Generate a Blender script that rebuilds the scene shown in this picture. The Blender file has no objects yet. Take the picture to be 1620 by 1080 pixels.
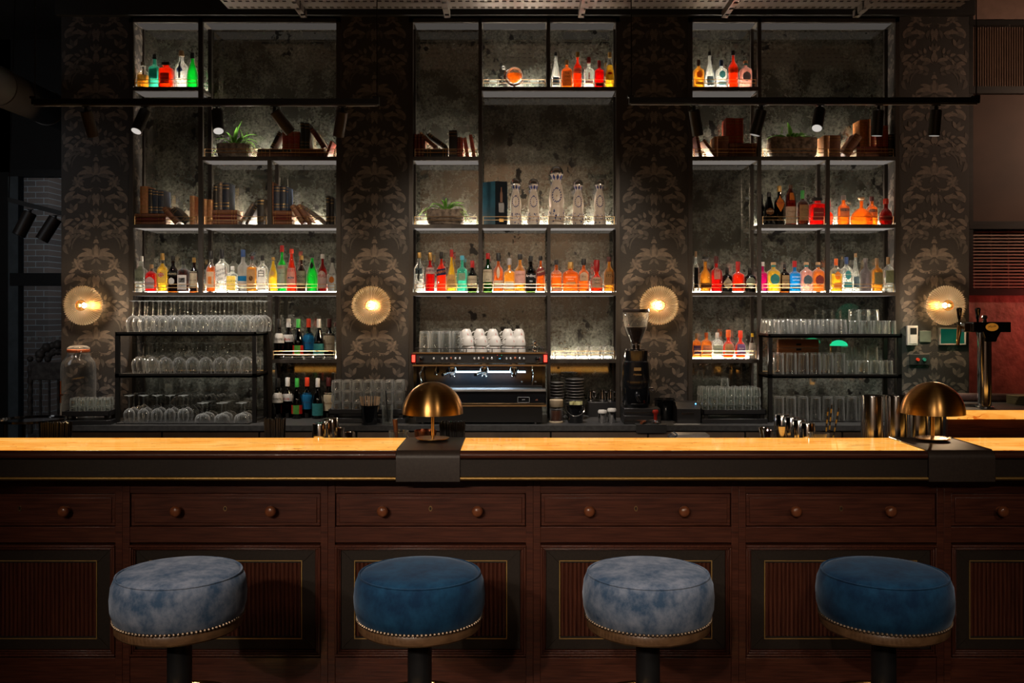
import bpy, math, random
from math import sin, cos, pi, radians as RAD
from mathutils import Vector
random.seed(7)
S = bpy.context.scene
COL = S.collection

# ------------------------------------------------------------------ camera, world, exposure
F_PX, EYE = 1500.0, 1.65
cam_d = bpy.data.cameras.new('camera')
cam_d.sensor_width = 36.0
cam_d.lens = 36.0 * F_PX / 1620.0
cam_d.shift_x = -5.0 / 1620.0
cam_d.shift_y = -50.0 / 1620.0
cam_d.clip_end = 60
cam = bpy.data.objects.new('camera', cam_d)
cam.location = (0, 0, EYE); cam.rotation_euler = (RAD(90), 0, 0)
COL.objects.link(cam); S.camera = cam

wd = bpy.data.worlds.new('night'); S.world = wd; wd.use_nodes = True
wd.node_tree.nodes['Background'].inputs[0].default_value = (0.30, 0.42, 0.55, 1)
wd.node_tree.nodes['Background'].inputs[1].default_value = 0.012
S.view_settings.view_transform = 'Standard'
S.view_settings.look = 'None'
S.view_settings.gamma = 1.0
S.view_settings.exposure = 0.0
S.view_settings.use_curve_mapping = False
S.cycles.use_denoising = True
S.cycles.max_bounces = 7
S.cycles.diffuse_bounces = 3
S.cycles.glossy_bounces = 4
S.cycles.transmission_bounces = 6
S.cycles.transparent_max_bounces = 40
S.cycles.sample_clamp_indirect = 4.0
S.cycles.caustics_reflective = False
S.cycles.caustics_refractive = False

# ------------------------------------------------------------------ lamps of the room and added fill
def lamp(name, kind, loc, energy, color, target=None, **kw):
    d = bpy.data.lights.new(name, kind); d.energy = energy; d.color = color
    for k, v in kw.items(): setattr(d, k, v)
    o = bpy.data.objects.new(name, d); o.location = loc; COL.objects.link(o)
    if target is not None:
        o.rotation_euler = (Vector(target) - Vector(loc)).to_track_quat('-Z', 'Y').to_euler()
    return o
WARM = (1.0, 0.78, 0.58)
NEUT = (1.0, 0.90, 0.80)
# ceiling spots: one steep over each stool, one low raking lamp from the left rear of the room for each
for tx, e, k in ((-1.08, 175, 175), (-0.31, 190, 200), (0.43, 200, 165), (1.19, 130, 85)):
    lamp('stool_spot', 'SPOT', (tx - .5, 2.2, 3.9), e, NEUT, (tx, 3.06, 0.80), spot_size=RAD(17), spot_blend=0.35, shadow_soft_size=0.03)
    lamp('raking_spot', 'SPOT', (tx - 1.15, -1.4, 2.75), k, (1.0, 0.84, 0.68), (tx + .1, 3.3, 0.72), spot_size=RAD(27), spot_blend=0.9, shadow_soft_size=0.04)
# added soft fill behind the camera, its reflections hidden by the pilasters
for fx in (-2.1, 2.1):
    lamp('fill_lamp', 'SPOT', (fx, -1.4, 3.7), 115, (1.0, 0.80, 0.62), (fx * .5, 3.84, .35), spot_size=RAD(52), spot_blend=1.0, shadow_soft_size=0.28)
# aisle downlights over the back counter
for ax in (-1.95, 0.0, 1.95):
    lamp('aisle_spot', 'SPOT', (ax, 5.05, 3.7), 330, NEUT, (ax, 6.0, .95), spot_size=RAD(42), spot_blend=0.8, shadow_soft_size=0.09)
lamp('rear_wall_fill', 'SPOT', (0, -0.9, 3.9), 480, WARM, (0, -3.2, 2.4), spot_size=RAD(120), spot_blend=1.0, shadow_soft_size=0.1)  # added lamp, brightens the rear wall that the mirrors reflect
lamp('screen_fill', 'SPOT', (5.0, 5.2, 3.1), 150, (1.0, 0.64, 0.44), (3.75, 6.6, 2.9), spot_size=RAD(82), spot_blend=1.0, shadow_soft_size=0.05)  # added warm lamp to brighten the screens at right
lamp('red_lamp', 'SPOT', (4.3, 5.85, 1.75), 30, (1.0, 0.10, 0.08), (3.8, 6.6, 1.62), spot_size=RAD(75), spot_blend=1.0, shadow_soft_size=0.1)
lamp('green_lamp', 'SPOT', (2.55, 5.6, 1.6), 1.6, (0.08, 1.0, 0.55), (2.7, 6.2, 1.2), spot_size=RAD(95), spot_blend=0.9, shadow_soft_size=0.1)
lamp('window_glow', 'AREA', (-4.6, 11.2, 3.2), 34, (0.75, 0.85, 1.0), (-5.2, 13.0, 1.5), size=1.5)
lamp('left_room_glow', 'AREA', (-4.4, 4.6, 2.9), 9, (0.7, 0.72, 0.75), (-5.3, 7.5, 1.2), size=1.2)

# ------------------------------------------------------------------ helpers
def P(px, py, Y):
    return ((px - 815.0) * Y / F_PX, Y, EYE - (py - 490.0) * Y / F_PX)
def X_(px, Y): return (px - 815.0) * Y / F_PX
def Z_(py, Y): return EYE - (py - 490.0) * Y / F_PX
ORD = ['first', 'second', 'third', 'fourth', 'fifth', 'sixth', 'seventh', 'eighth', 'ninth', 'tenth', 'eleventh', 'twelfth', 'thirteenth', 'fourteenth', 'fifteenth', 'sixteenth']

class MB:
    def __init__(s): s.v = []; s.f = []; s.m = []
    def add(s, vs, fs, mi=0):
        b = len(s.v); s.v += vs
        for f in fs: s.f.append(tuple(b + i for i in f)); s.m.append(mi)
        return s
    def box(s, x0, x1, y0, y1, z0, z1, mi=0):
        vs = [(x, y, z) for x in (x0, x1) for y in (y0, y1) for z in (z0, z1)]
        return s.add(vs, [(0, 1, 3, 2), (4, 6, 7, 5), (0, 4, 5, 1), (2, 3, 7, 6), (0, 2, 6, 4), (1, 5, 7, 3)], mi)
    def obox(s, c, a, b, d, mi=0):      # centre and three half-axis vectors
        c = Vector(c); a = Vector(a); b = Vector(b); d = Vector(d)
        vs = [tuple(c + i * a + j * b + k * d) for i in (-1, 1) for j in (-1, 1) for k in (-1, 1)]
        return s.add(vs, [(0, 1, 3, 2), (4, 6, 7, 5), (0, 4, 5, 1), (2, 3, 7, 6), (0, 2, 6, 4), (1, 5, 7, 3)], mi)
    def lathe(s, prof, seg=20, c=(0, 0, 0), n=2.0, dep=1.0, a0=0.0, a1=2 * pi, mi=0, close=True):
        full = abs(a1 - a0 - 2 * pi) < 1e-6
        N = seg if full else seg + 1
        ring = []
        for i in range(N):
            t = a0 + (a1 - a0) * i / seg
            cx, cy = cos(t), sin(t)
            k = 1.0 if n == 2.0 else 1.0 / (abs(cx) ** n + abs(cy) ** n) ** (1.0 / n)
            ring.append((cx * k, cy * k * dep))
        vs = []; fs = []
        for (r, z) in prof:
            for (x, y) in ring: vs.append((c[0] + r * x, c[1] + r * y, c[2] + z))
        for j in range(len(prof) - 1):
            for i in range(N if full else N - 1):
                k = (i + 1) % N
                fs.append((j * N + i, j * N + k, (j + 1) * N + k, (j + 1) * N + i))
        if full and close:
            if prof[0][0] > 1e-5: fs.append(tuple(reversed(range(N))))
            if prof[-1][0] > 1e-5: fs.append(tuple((len(prof) - 1) * N + i for i in range(N)))
        return s.add(vs, fs, mi)
    def tube(s, pts, r, seg=8, mi=0, caps=True):
        pts = [Vector(p) for p in pts]; vs = []; fs = []
        up = Vector((0.0123, 0.0345, 1.0))
        for i, p in enumerate(pts):
            d = (pts[min(i + 1, len(pts) - 1)] - pts[max(i - 1, 0)]).normalized()
            a = d.cross(up)
            if a.length < 0.05: a = d.cross(Vector((1, 0, 0)))
            a.normalize(); b = a.cross(d)
            rr = r[i] if isinstance(r, (list, tuple)) else r
            for k in range(seg):
                t = 2 * pi * k / seg
                vs.append(tuple(p + rr * (cos(t) * a + sin(t) * b)))
        for i in range(len(pts) - 1):
            for k in range(seg):
                q = (k + 1) % seg
                fs.append((i * seg + k, i * seg + q, (i + 1) * seg + q, (i + 1) * seg + k))
        if caps:
            fs.append(tuple(reversed(range(seg)))); fs.append(tuple((len(pts) - 1) * seg + k for k in range(seg)))
        return s.add(vs, fs, mi)
    def cyl(s, p0, p1, r, seg=12, mi=0): return s.tube([p0, p1], r, seg, mi)
    def ball(s, c, r, seg=12, rings=8, sz=1.0, mi=0):
        return s.lathe([(r * sin(pi * i / rings) + 1e-6, -r * sz * cos(pi * i / rings)) for i in range(rings + 1)], seg, c, mi=mi, close=False)

def obj(name, mb, mats, parent=None, loc=None, ang=38, bev=0.0, seg=2, flat=False):
    me = bpy.data.meshes.new(name)
    me.from_pydata(mb.v, [], mb.f)
    if not isinstance(mats, (list, tuple)): mats = [mats]
    for m in mats: me.materials.append(m)
    if any(mb.m): me.polygons.foreach_set('material_index', mb.m)
    me.update()
    if not flat:
        me.shade_smooth(); me.set_sharp_from_angle(angle=RAD(ang))
    o = bpy.data.objects.new(name, me); COL.objects.link(o)
    if loc is not None: o.location = loc
    if parent is not None: o.parent = parent
    if bev > 0:
        b = o.modifiers.new('bevel', 'BEVEL'); b.width = bev; b.segments = seg; b.limit_method = 'ANGLE'; b.angle_limit = RAD(40)
        b.harden_normals = False
    return o
def tag(o, label, cat, group=None):
    o['label'] = label; o['category'] = cat
    if group: o['group'] = group
    return o
def thing(name, label, cat, loc, group=None, rz=0.0):
    o = bpy.data.objects.new(name, None); COL.objects.link(o)
    o.empty_display_size = 0.05
    o.location = loc; o.rotation_euler = (0, 0, rz)
    return tag(o, label, cat, group)
def struct(name, mb, mats, parent=None, **k):
    o = obj(name, mb, mats, parent, **k)
    if parent is None: o['kind'] = 'structure'
    return o
KIDS = {}
def dup(src, loc, label, group=None, rz=0.0, scale=None):
    if src.name not in KIDS: KIDS[src.name] = [(c, list(c.children)) for c in src.children]
    r = src.copy(); COL.objects.link(r); r.location = loc; r['label'] = label
    r.rotation_euler = (0, 0, rz)
    if scale: r.scale = scale
    if group: r['group'] = group
    for c, gs in KIDS[src.name]:
        q = c.copy(); COL.objects.link(q); q.parent = r
        for g in gs:
            h = g.copy(); COL.objects.link(h); h.parent = q
    return r
def text_mb(body, size, R=None, depth=0.0004, align='CENTER', squeeze=1.0):
    """letters as a mesh facing -y, centred on x; bent round the z axis at radius R"""
    cu = bpy.data.curves.new('lettering', 'FONT'); cu.body = body; cu.size = size
    cu.align_x = align; cu.align_y = 'CENTER'; cu.resolution_u = 2; cu.space_line = 0.9
    t = bpy.data.objects.new('lettering_source', cu)
    me = bpy.data.meshes.new_from_object(t)
    mb = MB(); vs = []
    for v in me.vertices:
        x, z = v.co.x * squeeze, v.co.y
        if R: vs.append((R * sin(x / R), -R * cos(x / R), z))
        else: vs.append((x, 0.0, z))
    mb.add(vs, [tuple(p.vertices) for p in me.polygons])
    bpy.data.objects.remove(t); bpy.data.meshes.remove(me); bpy.data.curves.remove(cu)
    return mb

# ------------------------------------------------------------------ materials
def nt(name):
    m = bpy.data.materials.new(name); m.use_nodes = True
    t = m.node_tree; t.nodes.clear()
    return m, t
def N(t, kind, **kw):
    n = t.nodes.new(kind)
    for k, v in kw.items():
        if k.startswith('_'): setattr(n, k[1:], v)
        else: n.inputs[k.replace('__', ' ')].default_value = v
    return n
def L(t, a, b): t.links.new(a, b)
def c4(c): return (c[0], c[1], c[2], 1.0)
def out(t, sh):
    o = t.nodes.new('ShaderNodeOutputMaterial'); L(t, sh, o.inputs[0])
def noise_col(t, c0, c1, scale=(8, 8, 8), detail=3.0, lo=0.35, hi=0.65, rough=0.55):
    tc = N(t, 'ShaderNodeTexCoord'); mp = N(t, 'ShaderNodeMapping'); mp.inputs['Scale'].default_value = scale
    L(t, tc.outputs['Object'], mp.inputs[0])
    nz = N(t, 'ShaderNodeTexNoise'); nz.inputs['Scale'].default_value = 1.0; nz.inputs['Detail'].default_value = detail; nz.inputs['Roughness'].default_value = rough
    L(t, mp.outputs[0], nz.inputs[0])
    cr = N(t, 'ShaderNodeValToRGB'); e = cr.color_ramp.elements
    e[0].position = lo; e[0].color = c4(c0); e[1].position = hi; e[1].color = c4(c1)
    L(t, nz.outputs[0], cr.inputs[0])
    return cr.outputs[0], nz.outputs[0]
MATS = {}
def pbr(name, c, rough=0.5, metal=0.0, var=0.12, scale=(12, 12, 12), spec=0.5, c2=None, bump=0.0, emit=None, es=0.0, coat=0.0, sheen=0.0, bdist=0.002, detail=3.0, lo=.35, hi=.65, aniso=0.0):
    if name in MATS: return MATS[name]
    m, t = nt(name)
    b = N(t, 'ShaderNodeBsdfPrincipled', Roughness=rough, Metallic=metal)
    b.inputs['Specular IOR Level'].default_value = spec
    c2 = c2 or tuple(max(0, x * (1 - 2 * var)) for x in c)
    co, nz = noise_col(t, c2, tuple(min(1, x * (1 + var)) for x in c) if c2 is None else c, scale, detail, lo, hi)
    L(t, co, b.inputs['Base Color'])
    if coat: b.inputs['Coat Weight'].default_value = coat; b.inputs['Coat Roughness'].default_value = 0.08
    if sheen:
        b.inputs['Sheen Weight'].default_value = sheen; b.inputs['Sheen Roughness'].default_value = 0.35
    if aniso: b.inputs['Anisotropic'].default_value = aniso
    if bump:
        bp = N(t, 'ShaderNodeBump', Strength=bump, Distance=bdist); L(t, nz, bp.inputs['Height']); L(t, bp.outputs[0], b.inputs['Normal'])
    if emit:
        b.inputs['Emission Color'].default_value = c4(emit); b.inputs['Emission Strength'].default_value = es
    out(t, b.outputs[0]); MATS[name] = m
    return m
def emis(name, c, s):
    if name in MATS: return MATS[name]
    m, t = nt(name); e = N(t, 'ShaderNodeEmission', Strength=s); e.inputs[0].default_value = c4(c)
    out(t, e.outputs[0]); MATS[name] = m
    return m
def glass(name, tint=(0.96, 0.97, 0.97), f=1.45, gain=1.0, rough=0.02, body=0.0, bodyc=(0.8, 0.8, 0.8)):
    """thin blown glass: clear straight through, mirror-like towards its edges"""
    if name in MATS: return MATS[name]
    m, t = nt(name)
    tr = N(t, 'ShaderNodeBsdfTransparent'); tr.inputs[0].default_value = c4(tint)
    gl = N(t, 'ShaderNodeBsdfGlossy', Roughness=rough); gl.inputs[0].default_value = (1, 1, 1, 1)
    lw = N(t, 'ShaderNodeLayerWeight', Blend=0.42)
    ma = N(t, 'ShaderNodeMath', _operation='MULTIPLY_ADD'); ma.inputs[1].default_value = 0.75 * gain; ma.inputs[2].default_value = 0.035
    pw = N(t, 'ShaderNodeMath', _operation='POWER'); pw.inputs[1].default_value = 1.6
    L(t, lw.outputs['Facing'], pw.inputs[0]); L(t, pw.outputs[0], ma.inputs[0])
    mx = N(t, 'ShaderNodeMixShader'); L(t, ma.outputs[0], mx.inputs[0]); L(t, gl.outputs[0], mx.inputs[2])
    if body > 0:
        # pale scatter towards the edges stands in for lamp light refracted there
        pe = N(t, 'ShaderNodeMath', _operation='POWER'); pe.inputs[1].default_value = 1.9; L(t, lw.outputs['Facing'], pe.inputs[0])
        be = N(t, 'ShaderNodeMath', _operation='MULTIPLY_ADD'); be.inputs[1].default_value = body * 5.0; be.inputs[2].default_value = body * .06; L(t, pe.outputs[0], be.inputs[0])
        df = N(t, 'ShaderNodeBsdfTranslucent'); df.inputs[0].default_value = c4(bodyc)
        d2 = N(t, 'ShaderNodeBsdfDiffuse'); d2.inputs[0].default_value = c4(bodyc)
        m0 = N(t, 'ShaderNodeMixShader'); m0.inputs[0].default_value = 0.4; L(t, df.outputs[0], m0.inputs[1]); L(t, d2.outputs[0], m0.inputs[2])
        m2 = N(t, 'ShaderNodeMixShader'); L(t, be.outputs[0], m2.inputs[0])
        L(t, tr.outputs[0], m2.inputs[1]); L(t, m0.outputs[0], m2.inputs[2]); L(t, m2.outputs[0], mx.inputs[1])
    else:
        L(t, tr.outputs[0], mx.inputs[1])
    out(t, mx.outputs[0]); MATS[name] = m
    return m
def liquid(name, c, dens=0.5):
    """spirits: tints what is seen through and glows with the light that enters from behind"""
    if name in MATS: return MATS[name]
    m, t = nt(name)
    tr = N(t, 'ShaderNodeBsdfTransparent'); tr.inputs[0].default_value = c4([min(1, x ** 0.6) for x in c])
    tl = N(t, 'ShaderNodeBsdfTranslucent')
    co, nz = noise_col(t, [x * 0.75 for x in c], c, (30, 30, 18), 2.0)
    L(t, co, tl.inputs[0])
    mx = N(t, 'ShaderNodeMixShader'); mx.inputs[0].default_value = dens
    L(t, tr.outputs[0], mx.inputs[1]); L(t, tl.outputs[0], mx.inputs[2])
    out(t, mx.outputs[0]); MATS[name] = m
    return m
def paper(name, c, trans=0.35):
    if name in MATS: return MATS[name]
    m, t = nt(name)
    co, nz = noise_col(t, [x * 0.82 for x in c], c, (60, 60, 60), 3.0)
    d = N(t, 'ShaderNodeBsdfDiffuse'); tl = N(t, 'ShaderNodeBsdfTranslucent'); L(t, co, d.inputs[0]); L(t, co, tl.inputs[0])
    mx = N(t, 'ShaderNodeMixShader'); mx.inputs[0].default_value = trans
    L(t, d.outputs[0], mx.inputs[1]); L(t, tl.outputs[0], mx.inputs[2]); out(t, mx.outputs[0]); MATS[name] = m
    return m

BLK = pbr('black_steel', (0.020, 0.019, 0.018), 0.42, 0.6, scale=(6, 6, 30))
SHELFM = pbr('shelf_steel_lit', (0.15, 0.135, 0.12), 0.38, 0.75, c2=(0.10, 0.09, 0.08), scale=(3, 20, 20))  # paler than the frame metal: light on the undersides put into the colour
BLKP = pbr('black_plastic', (0.012, 0.012, 0.013), 0.35)
RUBBER = pbr('black_rubber', (0.015, 0.015, 0.015), 0.7)
BRASS = pbr('brushed_brass', (0.72, 0.42, 0.14), 0.27, 1.0, var=0.08, scale=(4, 4, 160), aniso=0.5)
BRASSR = pbr('brass_rail', (0.72, 0.46, 0.22), 0.32, 1.0)
CHROME = pbr('chrome', (0.78, 0.78, 0.78), 0.08, 1.0, var=0.04)
STEEL = pbr('brushed_steel', (0.66, 0.65, 0.64), 0.15, 1.0, var=0.06, scale=(4, 4, 90))
CLEAR = glass('clear_glass', body=.23, bodyc=(.92, .94, .93))
CRYST = glass('cut_glass', (0.93, 0.95, 0.94), gain=1.15, rough=0.05, body=0.25, bodyc=(0.9, 0.95, 0.93))
WHITE = pbr('white_glaze', (0.56, 0.54, 0.51), 0.25, var=0.04)
PAGES = pbr('page_edges', (0.62, 0.48, 0.32), 0.8, scale=(4, 4, 400), c2=(0.42, 0.31, 0.2))
def wood(name, c, c2, rough=0.4, scale=(1.2, 30, 30), coat=0.06, bump=0.15):
    return pbr(name, c, rough, c2=c2, scale=scale, detail=6.0, lo=0.3, hi=0.7, coat=coat, bump=bump, spec=.35)
MAHOG = wood('dark_mahogany', (0.115, 0.034, 0.018), (0.040, 0.011, 0.007), 0.38, (7, 150, 150))
MAHOGV = wood('dark_mahogany_upright', (0.115, 0.034, 0.018), (0.040, 0.011, 0.007), 0.36, (150, 150, 7))
KNOBW = wood('knob_wood', (0.24, 0.075, 0.03), (0.12, 0.035, 0.015), 0.3, (30, 30, 30), 0.4)
LEATH = pbr('brown_black_leather', (0.026, 0.0175, 0.0125), 0.55, c2=(0.019, 0.013, 0.0095), spec=.3, scale=(120, 120, 120), bump=0.12)
STONE = pbr('black_stone_worktop', (0.050, 0.050, 0.050), 0.42, c2=(0.030, 0.030, 0.031), scale=(40, 40, 40), spec=0.4)
# ------------------------------------------------------------------ the room shell
YP, YM = 6.20, 6.42            # wallpapered wall face, antique mirror plane
CONC = pbr('dark_concrete', (0.085, 0.075, 0.066), 0.85, c2=(0.055, 0.048, 0.042), scale=(1.5, 1.5, 1.5), detail=6)
DARKP = pbr('dark_paint', (0.012, 0.012, 0.012), 0.6)
FLOORM = wood('dark_floorboards', (0.05, 0.025, 0.014), (0.02, 0.01, 0.006), 0.4, (2, 20, 20))
BROWNW = pbr('brown_plaster', (0.20, 0.14, 0.10), 0.8, c2=(0.13, 0.09, 0.065), scale=(1, 1, 1), detail=6)
struct('floor', MB().box(-7.0, 6.5, -3.2, 8.8, -0.08, 0.0), FLOORM)
struct('ceiling', MB().box(-7.0, 6.5, -3.2, 9.0, 4.1, 4.2), CONC)
struct('wall_rear', MB().box(-7.0, 6.5, -3.3, -3.2, 0, 4.1), BROWNW)
struct('wall_left', MB().box(-7.1, -7.0, -3.2, 8.8, 0, 4.1), DARKP)
struct('wall_right', MB().box(6.5, 6.6, -3.2, 8.8, 0, 4.1), BROWNW)

# damask wallpaper: raised flock motifs on a dark ground, one mesh per wall face
PAPER = pbr('wallpaper_ground', (0.027, 0.0245, 0.023), 0.6, c2=(0.021, 0.019, 0.018), scale=(90, 90, 90))
FLOCK = pbr('wallpaper_motif', (0.155, 0.128, 0.108), 0.55, c2=(0.105, 0.086, 0.073), scale=(45, 45, 45))
FLOCKD = pbr('wallpaper_motif_shade', (0.085, 0.074, 0.066), 0.55, c2=(0.06, 0.053, 0.047), scale=(45, 45, 45))
TW, TH = 0.455, 0.537
def damask_tile():
    """list of (points, tone) strips in one repeat; x in -TW/2..TW/2, y in 0..TH"""
    sh = []
    def strip(path, wid, tone):
        left, right = [], []
        n = len(path)
        for i, (x, y) in enumerate(path):
            x0, y0 = path[max(i - 1, 0)]; x1, y1 = path[min(i + 1, n - 1)]
            dx, dy = x1 - x0, y1 - y0; l = math.hypot(dx, dy) or 1
            w = wid[i]
            left.append((x - dy / l * w, y + dx / l * w)); right.append((x + dy / l * w, y - dx / l * w))
        for m in (1, -1):
            sh.append(([(m * a, b) for a, b in left], [(m * a, b) for a, b in right], tone, m))
    def leaf(x, y, ln, w, ang, curl=0.0, tone=0, n=6):
        path = []; px, py, a = x, y, RAD(ang)
        for i in range(n + 1):
            path.append((px, py)); a += RAD(curl) / n
            px += ln / n * cos(a); py += ln / n * sin(a)
        strip(path, [w * (0.18 + sin(pi * (i / n) ** 0.75)) * (1 if i < n else 0.1) * 0.5 for i in range(n + 1)], tone)
    def ribbon(x, y, ln, w, ang, curl, tone=0, n=10):
        path = []; px, py, a = x, y, RAD(ang)
        for i in range(n + 1):
            path.append((px, py)); a += RAD(curl) / n
            px += ln / n * cos(a); py += ln / n * sin(a)
        strip(path, [w * (0.35 + 0.65 * sin(pi * i / n)) * 0.5 for i in range(n + 1)], tone)
    def dot(x, y, r, tone=0): strip([(x - r, y), (x - r * .5, y), (x + r * .5, y), (x + r, y)], [r * .3, r * .87, r * .87, r * .3], tone)
    # central palmette
    b = 0.20
    leaf(0.002, b, 0.085, 0.022, 88, 0)
    leaf(0.008, b, 0.105, 0.026, 72, -70); leaf(0.012, b - .002, 0.125, 0.028, 48, -85); leaf(0.014, b - .006, 0.10, 0.022, 18, -60, 1)
    leaf(0.016, b + .01, 0.06, 0.012, 66, 40, 1)
    dot(0.0, b + .105, .014); dot(0.0, b + .128, .008, 1); dot(0.013, b + .095, .006)
    leaf(0.004, b - .01, 0.05, 0.016, -70, 30, 1)
    # flowers either side
    fx, fy = 0.118, 0.155
    for k in range(9): leaf(fx + .008 * cos(k * .7), fy + .008 * sin(k * .7), 0.036, 0.018, k * 40 + 10, 15, 0 if k % 2 else 1)
    dot(fx, fy, .011)
    leaf(fx + .02, fy - .03, 0.05, 0.02, -60, 50); leaf(fx - .02, fy - .032, 0.045, 0.018, -120, -50)
    # great acanthus scrolls sweeping to the edge of the repeat
    ribbon(0.05, 0.35, 0.17, 0.010, 15, -105, 1)
    for k in range(7):
        t = k / 6.0
        a = RAD(20 - 75 * t); x = 0.04 + 0.135 * sin(t * 1.5); y = 0.335 + 0.055 * sin(t * 2.6) - 0.055 * t
        leaf(x, y, 0.055 - .012 * t, 0.024, 75 - 85 * t, -55, 0 if k % 2 else 1)
        leaf(x, y - .006, 0.04, 0.016, -35 - 75 * t, 40, 1)
    leaf(0.205, 0.30, 0.09, 0.03, -100, 70); leaf(0.205, 0.285, 0.075, 0.024, -70, -70, 1)
    leaf(0.20, 0.02, 0.10, 0.034, 100, 55); leaf(0.195, 0.03, 0.08, 0.026, 130, 60, 1); leaf(0.215, 0.05, 0.07, 0.02, 80, 30)
    leaf(0.212, 0.40, 0.085, 0.028, 110, 60); leaf(0.21, 0.42, 0.06, 0.022, 75, 40, 1); leaf(0.205, 0.385, 0.06, 0.022, 150, 50)
    # pendant bunch under the palmette
    ribbon(0.02, 0.115, 0.15, 0.010, -35, 110, 0)
    for k in range(6): dot(0.035 + .022 * k, 0.098 - .010 * sin(k * .9) + .008 * k, .0075 - .0005 * k, k % 2)
    leaf(0.01, 0.08, 0.07, 0.022, -70, -45); leaf(0.03, 0.07, 0.06, 0.02, -40, -60, 1); leaf(0.004, 0.07, 0.075, 0.02, -85, 10)
    leaf(0.06, 0.05, 0.075, 0.026, -15, 70); leaf(0.07, 0.045, 0.06, 0.02, -60, 60, 1); leaf(0.10, 0.05, 0.06, 0.022, 40, -70)
    # upper spray
    ribbon(0.01, 0.39, 0.17, 0.009, 60, -120, 0)
    leaf(0.008, 0.40, 0.07, 0.022, 80, 30); leaf(0.02, 0.40, 0.075, 0.024, 45, -60); leaf(0.03, 0.395, 0.06, 0.02, 10, -50, 1)
    for k in range(5): leaf(0.06 + .022 * k, 0.455 - .004 * k * k, 0.04, 0.018, 95 - 30 * k, -30, k % 2)
    for k in range(5): leaf(0.055 + .022 * k, 0.448 - .004 * k * k, 0.034, 0.014, -60 - 12 * k, 40, (k + 1) % 2)
    dot(0.0, 0.47, .012); leaf(0.006, 0.478, 0.045, 0.018, 70, 20, 1); leaf(0.012, 0.475, 0.04, 0.015, 35, 30)
    leaf(0.14, 0.50, 0.06, 0.024, 40, 40, 1); leaf(0.15, 0.495, 0.055, 0.02, 0, 50); leaf(0.135, 0.505, 0.05, 0.02, 85, 40)
    # lozenge ground of the medallion stripe
    for j in range(9):
        for i in range(3):
            dot(0.006 + i * .012, 0.0125 + j * .0125 + (0.006 if i % 2 else 0), .0026, 1)
    return sh
TILE = damask_tile()
def damask(mb, o, u, nrm, width, z0, z1, off=0.0008):
    """motifs over a vertical face: o lower corner, u unit vector along it, nrm outward normal"""
    cols = max(1, round(width / TW)); tw = width / cols
    kx = min(1.0, tw / TW) if width >= TW * .9 else 1.0
    zt = z0
    while zt < z1 - 0.05:
        for c in range(cols):
            cx = (c + .5) * tw if width >= TW * .9 else width * .02
            for q, (a, b, tone, m) in enumerate(TILE):
                vs = []; ok = True; of = off + q * 6e-6
                for (x, y) in a + b:
                    X = cx + x * kx; z = zt + y
                    if z > z1 or X < 0.001 or X > width - .001: ok = False; break
                    vs.append((o[0] + u[0] * X + nrm[0] * of, o[1] + u[1] * X + nrm[1] * of, z))
                if not ok: continue
                n = len(a)
                fl = (u[0] * nrm[1] - u[1] * nrm[0]) * m < 0
                fs = [((i, n + i, n + i + 1, i + 1) if not fl else (i, i + 1, n + i + 1, n + i)) for i in range(n - 1)]
                mb.add(vs, fs, 1 + tone)
        zt += TH
PIL = [(97, 207), (538, 647), (980, 1089), (1423, 1533)]
PX = [(X_(a, YP), X_(b, YP)) for a, b in PIL]
ZT = 3.62
wb = MB()
for (a, b) in PX:
    wb.box(a, b, YP, YM + 0.1, 0.0, 4.1)
    damask(wb, (a, YP, 0), (1, 0, 0), (0, -1, 0), b - a, 0.721, ZT)
# niche returns carry the same paper
for i in range(3):
    l, r = PX[i][1], PX[i + 1][0]
    damask(wb, (l, YP, 0), (0, 1, 0), (1, 0, 0), YM - YP, 0.721, 3.55)
    damask(wb, (r, YP, 0), (0, 1, 0), (-1, 0, 0), YM - YP, 0.721, 3.55)
wb.box(PX[0][0], PX[3][1], YM + 0.02, YM + 0.1, 0, 4.1)
struct('wall_back', wb, [PAPER, FLOCK, FLOCKD], flat=True)
struct('trim_1', MB().box(PX[0][0] - .02, PX[3][1] + .02, YP - 0.045, YM, 3.565, 4.1), DARKP)   # dark bulkhead over the shelving

# ------------------------------------------------------------------ left: dark room, glazed wall, brick pier outside
FRM = pbr('window_frame_paint', (0.018, 0.020, 0.022), 0.45)
yw = 8.6
zt0, zt1 = Z_(280, yw), Z_(432, yw)
xw = X_(20, yw)
fw = MB()
fw.box(-7, xw - .02, yw, yw + .1, 0, 4.1)                       # dark solid part left of the glazing
fw.box(-7, -2.9, yw, yw + .1, Z_(272, yw), 4.1)                   # bulkhead above
struct('wall_north', fw, DARKP)
wn = MB()
wn.box(xw, -2.9, yw - .04, yw + .06, zt0, zt0 + .06)
wn.box(xw, -2.9, yw - .05, yw + .07, Z_(452, yw), Z_(432, yw))
wn.box(xw, -2.9, yw - .04, yw + .06, 0, .06)
w1 = struct('window_1', wn, FRM)
obj('window_jamb', MB().box(xw - .02, xw + .07, yw - .04, yw + .06, 0, zt0), pbr('reflecting_jamb', (0.16, 0.20, 0.225), 0.4), w1)  # jamb paler than the frame, its reflection put into the colour
GL = glass('window_glass', (0.75, 0.82, 0.85), gain=0.6)
wp = MB(); wp.box(xw + .07, -2.9, yw, yw + .008, .06, Z_(452, yw)); wp.box(xw + .07, -2.9, yw, yw + .008, Z_(432, yw), zt0)
obj('window_pane', wp, GL, w1)
dots = MB()
for py in (535, 600):
    for k in range(7):
        x, _, z = P(47 + 11 * k, py, yw)
        dots.box(x - .014, x + .014, yw - .004, yw - .001, z - .014, z + .014)
obj('frosted_dots', dots, pbr('frosted_vinyl', (0.5, 0.55, 0.55), 0.8), w1)
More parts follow.
